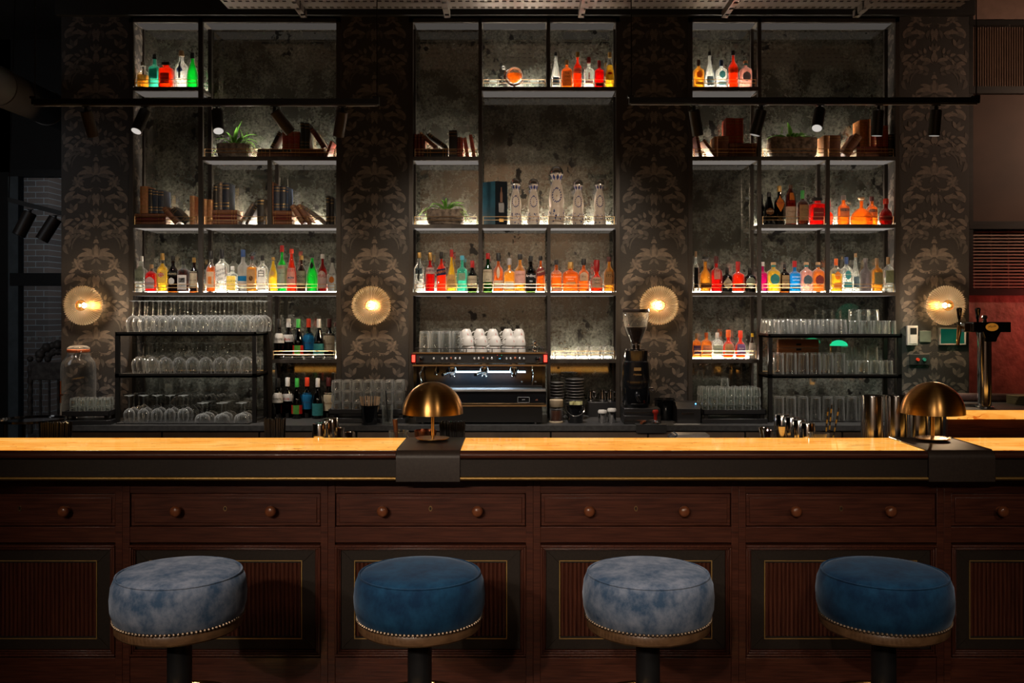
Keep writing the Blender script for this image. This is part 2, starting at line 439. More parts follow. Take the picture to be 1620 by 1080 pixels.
def brick_mat():
    m, t = nt('night_brick')
    tc = N(t, 'ShaderNodeTexCoord'); mp = N(t, 'ShaderNodeMapping'); mp.inputs['Rotation'].default_value = (RAD(90), 0, 0)
    L(t, tc.outputs['Object'], mp.inputs[0])
    br = N(t, 'ShaderNodeTexBrick', Scale=4.2); br.inputs['Color1'].default_value = (0.20, 0.12, 0.085, 1); br.inputs['Color2'].default_value = (0.13, 0.085, 0.065, 1); br.inputs['Mortar'].default_value = (0.34, 0.31, 0.28, 1)
    br.inputs['Mortar Size'].default_value = 0.018; br.inputs['Brick Width'].default_value = 0.9; br.inputs['Row Height'].default_value = 0.32
    L(t, mp.outputs[0], br.inputs[0])
    b = N(t, 'ShaderNodeBsdfPrincipled', Roughness=0.9); L(t, br.outputs[0], b.inputs[0]); out(t, b.outputs[0])
    return m
yb = 12.5
struct('wall_outside', MB().box(X_(30, yb), X_(76, yb), yb, yb + .6, 0, 5.5), brick_mat())
struct('ground_outside', MB().box(-12, -1, 8.8, 16, -.08, 0), pbr('paving', (0.12, 0.12, 0.12), 0.8, scale=(2, 2, 2)))
ow = MB(); ow.box(-12, X_(30, yb) - .3, yb + .5, yb + .7, 0, 5.5); ow.box(X_(84, yb), 0, yb + 1.5, yb + 1.7, 0, 5.5)
struct('wall_outside_far', ow, pbr('night_render', (0.05, 0.07, 0.085), 0.8, scale=(1, 1, 1)))

# round air duct under the left ceiling
dm = MB()
p0, p1 = Vector(P(-70, 108, 5.4)), Vector(P(170, 212, 8.2))
dm.tube([p0 + (p1 - p0) * (i / 10) for i in range(11)], 0.12, 24)
for i in (2, 5, 8): dm.tube([p0 + (p1 - p0) * (i / 10 - .006), p0 + (p1 - p0) * (i / 10 + .006)], 0.127, 24)
dk = tag(obj('air_duct', dm, pbr('galvanised_duct', (0.10, 0.092, 0.085), 0.55, 0.3, scale=(4, 4, 4))), 'grey round air duct slanting under the dark ceiling at far left', 'duct')
for t in (.15, .9):
    q = p0 + (p1 - p0) * t
    obj('hanger_rod', MB().cyl(q + Vector((0, 0, .11)), (q.x, q.y, 4.1), .006, 6), BLK, dk)

# ------------------------------------------------------------------ right: framed screens and textured wall
yr = 6.6
xr0, xr1 = X_(1528, yr), 6.5
BARS = [(35, 43), (139, 150), (351, 363), (457, 467)]
TEXT = pbr('copper_plaster', (0.30, 0.16, 0.115), 0.5, c2=(0.17, 0.085, 0.06), scale=(14, 14, 14), detail=8, bump=0.7, bdist=0.012, spec=0.6)
BRZ = pbr('bronze_panel', (0.060, 0.033, 0.022), 0.5, 0.0, spec=.2, c2=(0.032, 0.018, 0.013), scale=(1.2, 1.2, 2.0), detail=5)
REED = pbr('reeded_glass', (0.11, 0.07, 0.05), 0.22, 0.1, c2=(0.07, 0.045, 0.035), scale=(2, 2, 2))
struct('wall_back_right', MB().box(xr0, xr1, yr, yr + .12, 0, Z_(467, yr)), TEXT)
sb = MB()
for a, b in BARS: sb.box(xr0, xr1, yr - .05, yr + .05, Z_(b, yr), Z_(a, yr))
for x in (xr0 - .02, 4.35): sb.box(x, x + .05, yr - .045, yr + .05, Z_(467, yr), 4.1)
scr = thing('partition_screen', 'black framed screen of reeded glass, bronze panel and slats at far right', 'screen', (xr0, yr, Z_(467, yr)))
def rel(mb, o):
    l = o.location; mb.v = [(x - l[0], y - l[1], z - l[2]) for x, y, z in mb.v]; return mb
obj('screen_frame', rel(sb, scr), BLK, scr)
obj('bronze_panel', rel(MB().box(xr0, xr1, yr, yr + .03, Z_(351, yr), Z_(150, yr)), scr), BRZ, scr)
obj('top_panel', rel(MB().box(xr0, xr1, yr, yr + .03, Z_(35, yr), 4.1), scr), pbr('brown_panel', (0.16, 0.095, 0.07), 0.6), scr)
rg = MB(); x = xr0
za, zb = Z_(139, yr), Z_(43, yr)
while x < xr1 - .02:
    rg.lathe([(.0085, 0), (.0085, zb - za)], 6, (x, yr + .008, za), a0=pi, a1=2 * pi); x += .017
rg.box(xr0, xr1, yr + .008, yr + .03, za, zb)
obj('reeded_pane', rel(rg, scr), REED, scr)
sl = MB(); z = Z_(457, yr) + .008
while z < Z_(363, yr) - .004:
    sl.box(xr0, xr1, yr - .012, yr + .012, z, z + .010); z += .0225
for k in range(9):
    xx = xr0 + .06 + k * .12
    sl.box(xx, xx + .008, yr + .012, yr + .02, Z_(457, yr), Z_(363, yr))
obj('slatted_grille', rel(sl, scr), pbr('slat_timber', (0.22, 0.14, 0.10), 0.5), scr)
obj('grille_backing', rel(MB().box(xr0, xr1, yr + .05, yr + .07, Z_(457, yr), Z_(363, yr)), scr), pbr('dark_backing', (0.03, 0.02, 0.016), 0.7), scr)

# ------------------------------------------------------------------ perforated cable trays above
def perf():
    m, t = nt('perforated_steel')
    tc = N(t, 'ShaderNodeTexCoord'); mp = N(t, 'ShaderNodeMapping'); mp.inputs['Scale'].default_value = (22, 8.5, 1); L(t, tc.outputs['Object'], mp.inputs[0])
    fr = N(t, 'ShaderNodeVectorMath', _operation='FRACTION'); L(t, mp.outputs[0], fr.inputs[0])
    sx = N(t, 'ShaderNodeSeparateXYZ'); L(t, fr.outputs[0], sx.inputs[0])
    def band(s, w):
        a = N(t, 'ShaderNodeMath', _operation='SUBTRACT'); a.inputs[1].default_value = .5; L(t, s, a.inputs[0])
        b = N(t, 'ShaderNodeMath', _operation='ABSOLUTE'); L(t, a.outputs[0], b.inputs[0])
        c = N(t, 'ShaderNodeMath', _operation='LESS_THAN'); c.inputs[1].default_value = w; L(t, b.outputs[0], c.inputs[0]); return c.outputs[0]
    mu = N(t, 'ShaderNodeMath', _operation='MULTIPLY'); L(t, band(sx.outputs[0], .30), mu.inputs[0]); L(t, band(sx.outputs[1], .16), mu.inputs[1])
    b = N(t, 'ShaderNodeBsdfPrincipled', Roughness=0.45, Metallic=0.6); b.inputs[0].default_value = (0.26, 0.235, 0.22, 1)
    tr = N(t, 'ShaderNodeBsdfTransparent')
    mx = N(t, 'ShaderNodeMixShader'); L(t, mu.outputs[0], mx.inputs[0]); L(t, b.outputs[0], mx.inputs[1]); L(t, tr.outputs[0], mx.inputs[2]); out(t, mx.outputs[0])
    return m
PERF = perf()
zc = 3.56
tr = thing('cable_tray', 'perforated grey steel cable tray running along the ceiling above the shelves', 'cable tray', (0, 5.7, zc))
obj('tray_base', MB().box(X_(352, 5.9), X_(1528, 5.9), -.42, .32, 0, .004), PERF, tr)
sd = MB(); sd.box(X_(352, 5.9), X_(1528, 5.9), .318, .322, 0, .05); sd.box(X_(352, 5.9), X_(1528, 5.9), -.422, -.418, 0, .05)
obj('tray_side', sd, STEEL, tr)
for px in (472, 705, 922, 1155, 1368):
    x = X_(px, 5.9)
    obj('support_bracket', MB().box(x - .018, x + .018, -.45, .36, -.045, -.002), PERF, tr)
    for yy in (.34, -.43): obj('hanger_rod', MB().cyl((x, yy, 0), (x, yy, .54), .006, 6), STEEL, tr)
# ------------------------------------------------------------------ antique mirrors and shelving units in the three niches
def mirror_mat():
    m, t = nt('antique_mirror')
    gl = N(t, 'ShaderNodeBsdfGlossy', Roughness=0.045); gl.inputs[0].default_value = (0.33, 0.32, 0.29, 1)
    df = N(t, 'ShaderNodeBsdfPrincipled', Roughness=0.55)
    co, nz = noise_col(t, (0.10, 0.112, 0.092), (0.46, 0.475, 0.40), (55, 55, 55), 8.0, 0.38, 0.70, 0.7)
    L(t, co, df.inputs[0])
    fo, n2 = noise_col(t, (0.14, 0.14, 0.14), (0.58, 0.58, 0.58), (5, 5, 5), 9.0, 0.38, 0.66, 0.68)
    mx = N(t, 'ShaderNodeMixShader'); L(t, fo, mx.inputs[0]); L(t, gl.outputs[0], mx.inputs[1]); L(t, df.outputs[0], mx.inputs[2])
    # black foxing blotches where the silver has gone
    bo, n3 = noise_col(t, (1, 1, 1), (0, 0, 0), (11, 11, 9), 5.0, 0.635, 0.66, 0.6)
    bl = N(t, 'ShaderNodeBsdfPrincipled', Roughness=0.3); bl.inputs[0].default_value = (0.010, 0.010, 0.009, 1)
    m2 = N(t, 'ShaderNodeMixShader'); L(t, bo, m2.inputs[0]); L(t, bl.outputs[0], m2.inputs[1]); L(t, mx.outputs[0], m2.inputs[2])
    out(t, m2.outputs[0]); return m
MIR = mirror_mat()
FRAMEM = pbr('frame_steel', (0.055, 0.047, 0.040), 0.45, 0.5, c2=(0.035, 0.03, 0.026), scale=(20, 20, 3))
LED = emis('led_strip', (1.0, 0.86, 0.68), 230.0)
LEDSOFT = emis('led_strip_soft', (1.0, 0.88, 0.76), 0.42)
ZS = {'A': Z_(138, YP), 'B': Z_(248, YP), 'C': Z_(355, YP), 'D': Z_(462, YP), 'E': Z_(568, YP)}
TOPZ = Z_(30, YP)
CTZ = 0.946
def unit(word, xl, xr, posts, shelves, cells, lowposts, phrase, lights):
    """posts: (px0, px1, z0, z1); shelves: (level, px0, px1); cells: rails and light strips (level, px0, px1)"""
    o = thing('shelving_unit', 'blackened steel bottle shelving unit filling the ' + phrase, 'shelving', (X_((xl + xr) / 2, YP), YP + .1, CTZ), 'shelving units behind the bar')
    yf = YP - 0.012
    fr = MB()
    for (a, b, z0, z1) in posts + lowposts:
        fr.box(X_(a, yf), X_(b, yf), yf, yf + .026, z0, z1)
        if (a, b) in ((xl, posts[0][1]),) or b == xr or True:
            fr.box(X_(a, YP) + .002, X_(b, YP) - .002, YM - .03, YM - .004, z0, min(z1, TOPZ - .01))
    fr.box(X_(xl, yf), X_(xr, yf), yf, yf + .026, TOPZ - .024, TOPZ)
    obj('frame', rel(fr, o), FRAMEM, o)
    obj('top_panel', rel(MB().box(X_(xl, YP), X_(xr, YP), yf + .028, YM - .005, TOPZ - .012, TOPZ - .002), o), SHELFM, o)
    for lv, a, b in shelves:
        z = ZS[lv]; s = MB()
        s.box(X_(a, yf), X_(b, yf), yf - .001, yf + .024, z - .024, z, 1)
        s.box(X_(a, YP) + .004, X_(b, YP) - .004, yf + .024, YM - .005, z - .020, z)
        sh = obj('shelf', rel(s, o), [SHELFM, FRAMEM], o)
    for lv, a, b in cells:
        z = ZS[lv]; x0, x1 = X_(a, YP) + .01, X_(b, YP) - .01
        st = MB().box(x0, x1, YM - .028, YM - .014, z + .0005, z + .007)
        obj('light_strip', rel(st, o), emis('led_strip_' + lv, (1.0, 0.86, 0.68), {'D': 130, 'E': 110}.get(lv, 210)), o)
        r = MB(); y = YP + .008
        for h in (.030, .052): r.cyl((x0, y, z + h), (x1, y, z + h), .0022, 6)
        nm = max(1, round((x1 - x0) / .45))
        for k in range(nm + 1):
            x = x0 + (x1 - x0) * k / nm
            r.cyl((x, y, z), (x, y, z + .054), .003, 6)
        for x in (x0, x1):
            for h in (.030, .052): r.cyl((x, y, z + h), (x, y + .012, z + h), .0022, 6)
            pass
        obj('gallery_rail', rel(r, o), BRASSR, o)
    for lv, a, b in lights:
        z = ZS[lv] - .020 if lv != 'T' else TOPZ - .012
        obj('underside_glow', rel(MB().box(X_(a, YP) + .006, X_(b, YP) - .006, yf + .030, YM - .035, z - .004, z - .0008), o), emis('underside_lit_' + lv, (1.0, 0.89, 0.80), {'T': .060, 'A': .11, 'B': .17, 'C': .30, 'D': .34}[lv]), o)  # glowing sheet stands in for light falling on the shelf underside
    mr = MB().box(X_(xl + 3, YP), X_(xr - 3, YP), YM - .003, YM + .015, CTZ, TOPZ)
    mo = obj('antique_mirror', mr, MIR)
    tag(mo, 'foxed antique mirror panel lining the ' + phrase, 'mirror', 'antique mirrors behind the shelves')
    return o
BOT = CTZ
UL = unit('left', 204, 539, [(204, 210.5, BOT, TOPZ), (313.5, 320.5, ZS['D'], TOPZ), (532, 539, BOT, TOPZ), (423, 429.5, ZS['C'], ZS['B'])],
     [('A', 204, 320), ('B', 313.5, 539), ('C', 204, 539), ('D', 204, 539), ('E', 423, 539)],
     [('A', 210, 313.5), ('B', 320.5, 532), ('C', 210, 313.5), ('C', 320.5, 423), ('C', 429.5, 532), ('D', 210, 313.5), ('D', 320.5, 532), ('E', 429.5, 532)],
     [(423, 429.5, BOT, ZS['D'])], 'left niche',
     [('T', 210, 313.5), ('T', 320.5, 532), ('A', 210, 313.5), ('B', 320.5, 423), ('B', 429.5, 532), ('C', 210, 313.5), ('C', 320.5, 532), ('D', 210, 423), ('D', 429.5, 532)])
UC = unit('middle', 647, 980.5, [(647, 653.5, BOT, TOPZ), (757, 762.3, ZS['D'], TOPZ), (865, 870.5, ZS['A'], TOPZ), (974.5, 980.5, BOT, TOPZ), (866, 871, ZS['D'], ZS['C'])],
     [('A', 757, 980.5), ('B', 647, 762), ('C', 647, 980.5), ('D', 647, 980.5), ('E', 866, 980.5)],
     [('A', 762, 865), ('A', 870.5, 974.5), ('B', 653.5, 757), ('C', 653.5, 757), ('C', 762, 974.5), ('D', 653.5, 757), ('D', 762, 866), ('D', 871, 974.5), ('E', 871, 974.5)],
     [(866, 871, BOT, ZS['D'])], 'middle niche',
     [('T', 653.5, 757), ('T', 762, 865), ('T', 870.5, 974.5), ('A', 762, 974.5), ('B', 653.5, 757), ('C', 653.5, 757), ('C', 762, 866), ('C', 871, 974.5), ('D', 653.5, 866), ('D', 871, 974.5)])
UR = unit('right', 1089, 1423, [(1089, 1095.7, BOT, TOPZ), (1199, 1204.6, BOT, TOPZ), (1307, 1313, ZS['D'], ZS['B']), (1416.7, 1423, BOT, TOPZ)],
     [('A', 1089, 1204), ('B', 1089, 1423), ('C', 1199, 1423), ('D', 1089, 1423), ('E', 1089, 1204)],
     [('A', 1095.7, 1199), ('B', 1095.7, 1199), ('B', 1204.6, 1416.7), ('C', 1204.6, 1307), ('C', 1313, 1416.7), ('D', 1095.7, 1199), ('D', 1204.6, 1307), ('D', 1313, 1416.7), ('E', 1095.7, 1199)],
     [], 'right niche',
     [('T', 1095.7, 1199), ('T', 1204.6, 1416.7), ('A', 1095.7, 1199), ('B', 1095.7, 1199), ('B', 1204.6, 1307), ('B', 1313, 1416.7), ('C', 1204.6, 1307), ('C', 1313, 1416.7), ('D', 1095.7, 1199), ('D', 1204.6, 1416.7)])

# ------------------------------------------------------------------ back counter
bc = thing('back_counter', 'long black stone topped back counter under the shelving', 'counter', (0, 6.1, 0))
YF = 5.77
cx0, cx1 = X_(92, YF), X_(1500, YF)
obj('worktop', MB().box(cx0, cx1, YF - 6.1, YP - 6.102, CTZ - .032, CTZ), STONE, bc)
for i in range(3): struct('trim_%d' % (i + 2), MB().box(PX[i][1] + .001, PX[i + 1][0] - .001, YP - .0005, YM - .004, CTZ - .032, CTZ), STONE)
obj('carcass', MB().box(cx0 + .02, cx1 - .02, YF + .055 - 6.1, YP - 6.102, .08, CTZ - .034), BLK, bc)
FRONT = pbr('taupe_drawer_front', (0.22, 0.15, 0.105), 0.5)
n = 9
for k in range(n):
    a = cx0 + .03 + (cx1 - cx0 - .06) * k / n; b = cx0 + .03 + (cx1 - cx0 - .06) * (k + 1) / n - .012
    d = obj('drawer_front', MB().box(a, b, YF + .035 - 6.1, YF + .054 - 6.1, .66, CTZ - .045), FRONT, bc)
    obj('door_front', MB().box(a, b, YF + .035 - 6.1, YF + .054 - 6.1, .10, .645), FRONT, bc)

# ------------------------------------------------------------------ the bar
YB, YBK, BZ = 3.69, 4.08, 1.10
def onyx_mat():
    m, t = nt('backlit_onyx')
    tc = N(t, 'ShaderNodeTexCoord'); mp = N(t, 'ShaderNodeMapping'); mp.inputs['Scale'].default_value = (1.1, 6.0, 3.0); L(t, tc.outputs['Object'], mp.inputs[0])
    nz = N(t, 'ShaderNodeTexNoise', Scale=2.2, Detail=7.0, Roughness=0.6); nz.inputs['Distortion'].default_value = 1.2; L(t, mp.outputs[0], nz.inputs[0])
    cr = N(t, 'ShaderNodeValToRGB'); e = cr.color_ramp.elements
    e[0].position = .30; e[0].color = (0.88, 0.25, 0.024, 1); e[1].position = .68; e[1].color = (1.0, 0.55, 0.13, 1)
    x = e.new(.47); x.color = (1.0, 0.42, 0.065, 1)
    L(t, nz.outputs[0], cr.inputs[0])
    # fine rust coloured veins
    vo = N(t, 'ShaderNodeTexNoise', Scale=1.6, Detail=2.0); vo.inputs['Distortion'].default_value = 2.0; L(t, mp.outputs[0], vo.inputs[0])
    a = N(t, 'ShaderNodeMath', _operation='SUBTRACT'); a.inputs[1].default_value = .5; L(t, vo.outputs[0], a.inputs[0])
    b = N(t, 'ShaderNodeMath', _operation='ABSOLUTE'); L(t, a.outputs[0], b.inputs[0])
    c = N(t, 'ShaderNodeMath', _operation='LESS_THAN'); c.inputs[1].default_value = .0035; L(t, b.outputs[0], c.inputs[0])
    mx = N(t, 'ShaderNodeMix', _data_type='RGBA'); L(t, c.outputs[0], mx.inputs[0]); L(t, cr.outputs[0], mx.inputs[6]); mx.inputs[7].default_value = (0.62, 0.12, 0.01, 1)
    p = N(t, 'ShaderNodeBsdfPrincipled', Roughness=0.06); p.inputs[0].default_value = (0.30, 0.14, 0.04, 1)
    L(t, mx.outputs[2], p.inputs['Emission Color']); p.inputs['Emission Strength'].default_value = 0.98; p.inputs['Specular IOR Level'].default_value = 0.12
    out(t, p.outputs[0]); return m
ONYX = onyx_mat()
def half_round(x0, x1, y, z0, z1, d, seg=8):
    """bullnose moulding along x bulging towards -y"""
    mb = MB(); vs = []; zc, r = (z0 + z1) / 2, (z1 - z0) / 2
    pts = [(y + d * (1 - cos(t)) * 0 - 0 + (d - d * sin(t)), zc + r * cos(t)) for t in [pi * i / seg for i in range(seg + 1)]]
    pts = [(y + d - d * sin(pi * i / seg), zc + r * cos(pi * i / seg)) for i in range(seg + 1)] + [(y + d + .02, z0), (y + d + .02, z1)]
    n = len(pts)
    vs = [(x0, a, b) for a, b in pts] + [(x1, a, b) for a, b in pts]
    fs = [(i, (i + 1) % n, n + (i + 1) % n, n + i) for i in range(n)] + [tuple(reversed(range(n))), tuple(range(n, 2 * n))]
    return mb.add(vs, fs)
SEC = [(-3.3, X_(626.4, YB), 'left'), (X_(727.4, YB), X_(1469, YB), 'middle'), (X_(1574, YB), 3.4, 'right')]
for (a, b, w) in SEC:
    g = .0015
    o = thing('onyx_counter', 'glowing amber onyx bar top section, ' + {'left': 'left of the two leather saddles', 'middle': 'longest, between the two leather saddles', 'right': 'short end right of both leather saddles'}[w], 'bar top', ((a + b) / 2, YB + .2, BZ - .115), 'onyx bar top sections')
    obj('onyx_slab', rel(MB().box(a + g, b - g, YB + .028, YBK, BZ - .022, BZ), o), ONYX, o, bev=.002)
    obj('wood_nosing', rel(half_round(a + g, b - g, YB, BZ - .033, BZ - .001, .022), o), MAHOG, o)
    obj('leather_fascia', rel(MB().box(a + g, b - g, YB + .006, YB + .06, BZ - .099, BZ - .034), o), LEATH, o)
    obj('brass_strip', rel(half_round(a + g, b - g, YB - .003, BZ - .1135, BZ - .1, .006), o), pbr('aged_brass', (0.46, 0.29, 0.10), 0.45, 0.85, c2=(0.33, 0.19, 0.05), scale=(3, 30, 30)), o)
    obj('core_board', rel(MB().box(a + g, b - g, YB + .062, YBK, BZ - .115, BZ - .024), o), MAHOG, o)
for i, (a, b, lab) in enumerate(((SEC[0][1], SEC[1][0], 'brown leather saddle folded over the bar under the nearer-centre brass lamp'), (SEC[1][1], SEC[2][0], 'brown leather saddle folded over the bar edge below the right-hand brass lamp'))):
    pr = []; r = .03; yt = YB - .003
    pr = [(YBK + .003, BZ + .002), (yt + r, BZ + .002)] + [(yt + r - r * sin(t), BZ + .002 - r + r * cos(t)) for t in [pi / 2 * k / 6 for k in range(1, 7)]] + [(yt, BZ - .118), (yt + .06, BZ - .118), (YBK + .003, BZ - .118)]
    n = len(pr); mb = MB()
    mb.add([(a, y, z) for y, z in pr] + [(b, y, z) for y, z in pr], [(k, (k + 1) % n, n + (k + 1) % n, n + k) for k in range(n)] + [tuple(reversed(range(n))), tuple(range(n, 2 * n))])
    o = obj('leather_saddle', mb, pbr('saddle_leather', (0.046, 0.033, 0.026), 0.42, c2=(0.036, 0.025, 0.02), spec=.35, scale=(90, 90, 90), bump=.1)); tag(o, lab, 'bar saddle', 'leather saddles on the bar')
    st = MB()
    for x in (a, b): st.tube([(x, YBK, BZ + .003), (x, yt + r, BZ + .003), (x, yt + .006, BZ - .012)], .0016, 6)
    obj('edge_piping', st, STEEL, o)
    if i == 1: o['label'] = 'brown leather saddle over the bar, under the brass lamp beside the steel tins'
    else: o['label'] = 'brown leather saddle over the bar, under the brass lamp beside black straws'
# bar front: six cabinets
YC = 3.84
PW = 325.0 * YC / F_PX
def cab_z(py): return Z_(py, YC)
def make_cab():
    o = thing('bar_cabinet', '', 'cabinet', (0, YC, 0), 'panelled cabinets of the bar front')
    h = PW / 2 - .0008
    f = MB(); y0, y1 = 0.0, .03
    zt, zb = BZ - .117, 0.0
    dz0, dz1 = cab_z(833), cab_z(780); pz0, pz1 = cab_z(1040), cab_z(858); s = h - .029
    f.box(-h, h, y0, y1, dz1, zt); f.box(-h, h, y0, y1, pz1, dz0)
    f.box(-h, -s, y0 - .004, y1, 0, zt); f.box(s, h, y0 - .004, y1, 0, zt)
    f.box(-s, s, y0, y1, .14, pz0); f.box(-s, s, y0 - .012, y1, 0, .14)
    f.box(-h, h, y1, .22, 0, zt)
    obj('carcass', f, MAHOG, o, bev=.0015)
    # drawer
    d = MB().box(-s + .003, s - .003, y0 + .004, y1 + .01, dz0 + .003, dz1 - .003)
    d.box(-s + .016, s - .016, y0 - .002, y0 + .006, dz0 + .016, dz1 - .016)
    dr = obj('drawer', d, MAHOG, o, bev=.0025)
    for sg in (-1, 1):
        x = sg * 74.5 * YC / F_PX
        zc = cab_z(806)
        k = MB().lathe([(.001, .046), (.014, .045), (.021, .039), (.023, .031), (.020, .024), (.011, .016), (.010, .004), (.014, 0)], 20)
        k.v = [(x + a, y0 - .002 - c, zc + b) for a, b, c in k.v]; k.f = [tuple(reversed(q)) for q in k.f]
        obj('knob', k, KNOBW, dr)
    kh = MB().lathe([(.0075, -.0002), (.0075, .003), (.0045, .003), (.0045, 0)], 14, n=2, close=False)
    kh.v = [(a, y0 - .002 - c, cab_z(804) + b * 1.5) for a, b, c in kh.v]
    kh.box(-.0016, .0016, y0 - .0026, y0 - .002, cab_z(804) - .006, cab_z(804) + .006, 1)
    obj('keyhole_escutcheon', kh, [BRASSR, BLKP], dr)
    # framed panel
    pn = MB()
    def ring(x, za, zb2, w, ya, yb2, mi=0):
        pn.box(-x, x, ya, yb2, zb2 - w, zb2, mi); pn.box(-x, x, ya, yb2, za, za + w, mi)
        pn.box(-x, -x + w, ya, yb2, za + w, zb2 - w, mi); pn.box(x - w, x, ya, yb2, za + w, zb2 - w, mi)
    sx = YC / F_PX
    ring(151 * sx, cab_z(1037), cab_z(861), .010, -.014, .03); ring(147 * sx, cab_z(1033), cab_z(865), .007, -.009, .03); ring(144.5 * sx, cab_z(1030), cab_z(867.5), .006, -.004, .03)
    obj('panel_moulding', pn, MAHOGV, o, bev=.003)
    pn = MB(); za, zb2, x = cab_z(1027), cab_z(870.5), 141.5 * sx; w = 20 * sx; y = .006
    for q in ([(-x, zb2), (x, zb2), (x - w, zb2 - w), (-x + w, zb2 - w)], [(x, zb2), (x, za), (x - w, za + w), (x - w, zb2 - w)], [(x, za), (-x, za), (-x + w, za + w), (x - w, za + w)], [(-x, za), (-x, zb2), (-x + w, zb2 - w), (-x + w, za + w)]):
        cxm = sum(p[0] for p in q) / 4; czm = sum(p[1] for p in q) / 4
        qq = [(cxm + (p[0] - cxm) * .997, czm + (p[1] - czm) * .997) for p in q]
        pn.add([(p[0], y, p[1]) for p in qq] + [(p[0], y + .02, p[1]) for p in qq], [(0, 1, 2, 3), (7, 6, 5, 4), (0, 4, 5, 1), (1, 5, 6, 2), (2, 6, 7, 3), (3, 7, 4, 0)])
    obj('leather_border', pn, LEATH, o)
    pn = MB(); ring(121 * sx, cab_z(1011), cab_z(886.5), .0035, .002, .016)
    obj('brass_inlay', pn, pbr('inlay_brass', (0.60, 0.38, 0.13), 0.42, 0.65), o)
    rd = MB(); xx = -119 * sx; za, zb2 = cab_z(1010), cab_z(887.5); step = 238 * sx / 36
    for k in range(36):
        rd.lathe([(step * .46, za), (step * .46, zb2)], 8, (xx + step * (k + .5), .016, 0), a0=pi, a1=2 * pi)
    rd.box(-119 * sx, 119 * sx, .016, .028, za, zb2)
    obj('reeded_panel', rd, MAHOGV, o)
    return o
CABL = ['cut off at left edge of the photo', 'behind the leftmost pale blue stool', 'behind the second stool, a deep blue one', 'behind the third stool, a pale blue one', 'behind the rightmost deep blue stool', 'cut off at right edge of the photo']
cab = make_cab()
for k in range(6):
    cx = X_(32 + 324.6 * k, YC)
    lab = 'panelled dark mahogany bar cabinet with drawer, ' + CABL[k]
    if k == 0: cab.location.x = cx; cab['label'] = lab
    else: dup(cab, (cx, YC, 0), lab)
FRT = tag(obj('foot_plinth', MB().box(-3.2, 3.3, YC - .05, YC - .014, 0, .10), MAHOG), 'dark wooden plinth along the foot of the bar front', 'plinth')
# work counter behind the bar
wk = thing('work_station', 'stainless bartender work counter behind and below the onyx bar top', 'counter', (0, 4.4, 0))
obj('steel_top', MB().box(-2.9, 2.62, -.31, .30, .93, .95), STEEL, wk)
obj('under_cabinet', MB().box(-2.9, 2.62, -.27, .26, 0, .928), BLK, wk)

# ------------------------------------------------------------------ bar stools
def velvet(name, deep, nap):
    m, t = nt(name)
    co, nz = noise_col(t, deep, nap, (17, 17, 14), 8.0, 0.37, 0.66, 0.66)
    b = N(t, 'ShaderNodeBsdfPrincipled', Roughness=0.85); b.inputs['Specular IOR Level'].default_value = 0.15
    L(t, co, b.inputs[0]); b.inputs['Sheen Weight'].default_value = 0.55; b.inputs['Sheen Roughness'].default_value = 0.4
    b.inputs['Sheen Tint'].default_value = (nap[0] * .6 + .25, nap[1] * .6 + .27, nap[2] * .6 + .3, 1)
    bp = N(t, 'ShaderNodeBump', Strength=0.25, Distance=0.004); L(t, nz, bp.inputs['Height']); L(t, bp.outputs[0], b.inputs['Normal'])
    out(t, b.outputs[0]); return m
VPALE = velvet('pale_blue_velvet', (0.035, 0.068, 0.125), (0.20, 0.225, 0.285))
VDEEP = velvet('deep_blue_velvet', (0.003, 0.020, 0.055), (0.008, 0.050, 0.110))
RINGW = wood('stool_ring_wood', (0.16, 0.085, 0.04), (0.08, 0.04, 0.018), 0.4, (30, 30, 60))
def make_stool(vel, label, x, tilt=(0, 0)):
    Y = 3.06
    o = thing('bar_stool', label, 'bar stool', (x, Y, 0), 'round velvet bar stools')
    R = .203
    pr = [(R - .012, .662), (R - .002, .672), (R + .006, .70), (R + .008, .735), (R + .004, .775), (R - .006, .800), (R - .010, .8035), (R - .014, .801), (R - .018, .806), (R - .03, .811), (R - .06, .8155), (R - .10, .8185), (.05, .8205), (.001, .821)]
    obj('seat_cushion', MB().lathe(pr, 72), vel, o, ang=60)
    ps = MB().tube([((R - .009) * cos(t), (R - .009) * sin(t), .8035) for t in [2 * pi * k / 72 for k in range(73)]], .0028, 6)
    obj('seam_piping', ps, vel, o)
    nb = MB()
    for k in range(96):
        t = 2 * pi * k / 96
        nb.ball((R * cos(t) - .003 * cos(t), R * sin(t) - .003 * sin(t), .667), .0058, 6, 4)
    obj('nailhead_trim', nb, pbr('antique_nailhead', (0.28, 0.21, 0.15), 0.5, 1.0), o)
    obj('wood_ring', MB().lathe([(.03, .640), (R - .03, .628), (R - .012, .628), (R - .006, .634), (R - .004, .655), (R - .008, .662), (.03, .662)], 72), RINGW, o)
    obj('column', MB().lathe([(.039, .03), (.039, .640)], 28), BLKP, o)
    fr = MB().tube([(.185 * cos(t), .185 * sin(t), .372) for t in [2 * pi * k / 48 for k in range(49)]], .011, 8)
    for k in range(4):
        t = pi / 4 + k * pi / 2; fr.cyl((.038 * cos(t), .038 * sin(t), .372), (.18 * cos(t), .18 * sin(t), .372), .007, 8)
    obj('foot_ring', fr, BRASS, o)
    obj('base_plate', MB().lathe([(.23, 0), (.23, .012), (.10, .024), (.04, .035)], 48), BRASS, o)
    return o
for px, v, lab in ((284, VPALE, 'pale grey-blue velvet bar stool in front of the left end of the bar'), (664, VDEEP, 'deep blue velvet bar stool standing between the two pale stools'),
                   (1025, VPALE, 'pale grey-blue velvet bar stool standing between the two deep blue stools'), (1398, VDEEP, 'deep navy velvet bar stool at the right end, below the right brass lamp')):
    make_stool(v, lab, X_(px, 3.06))

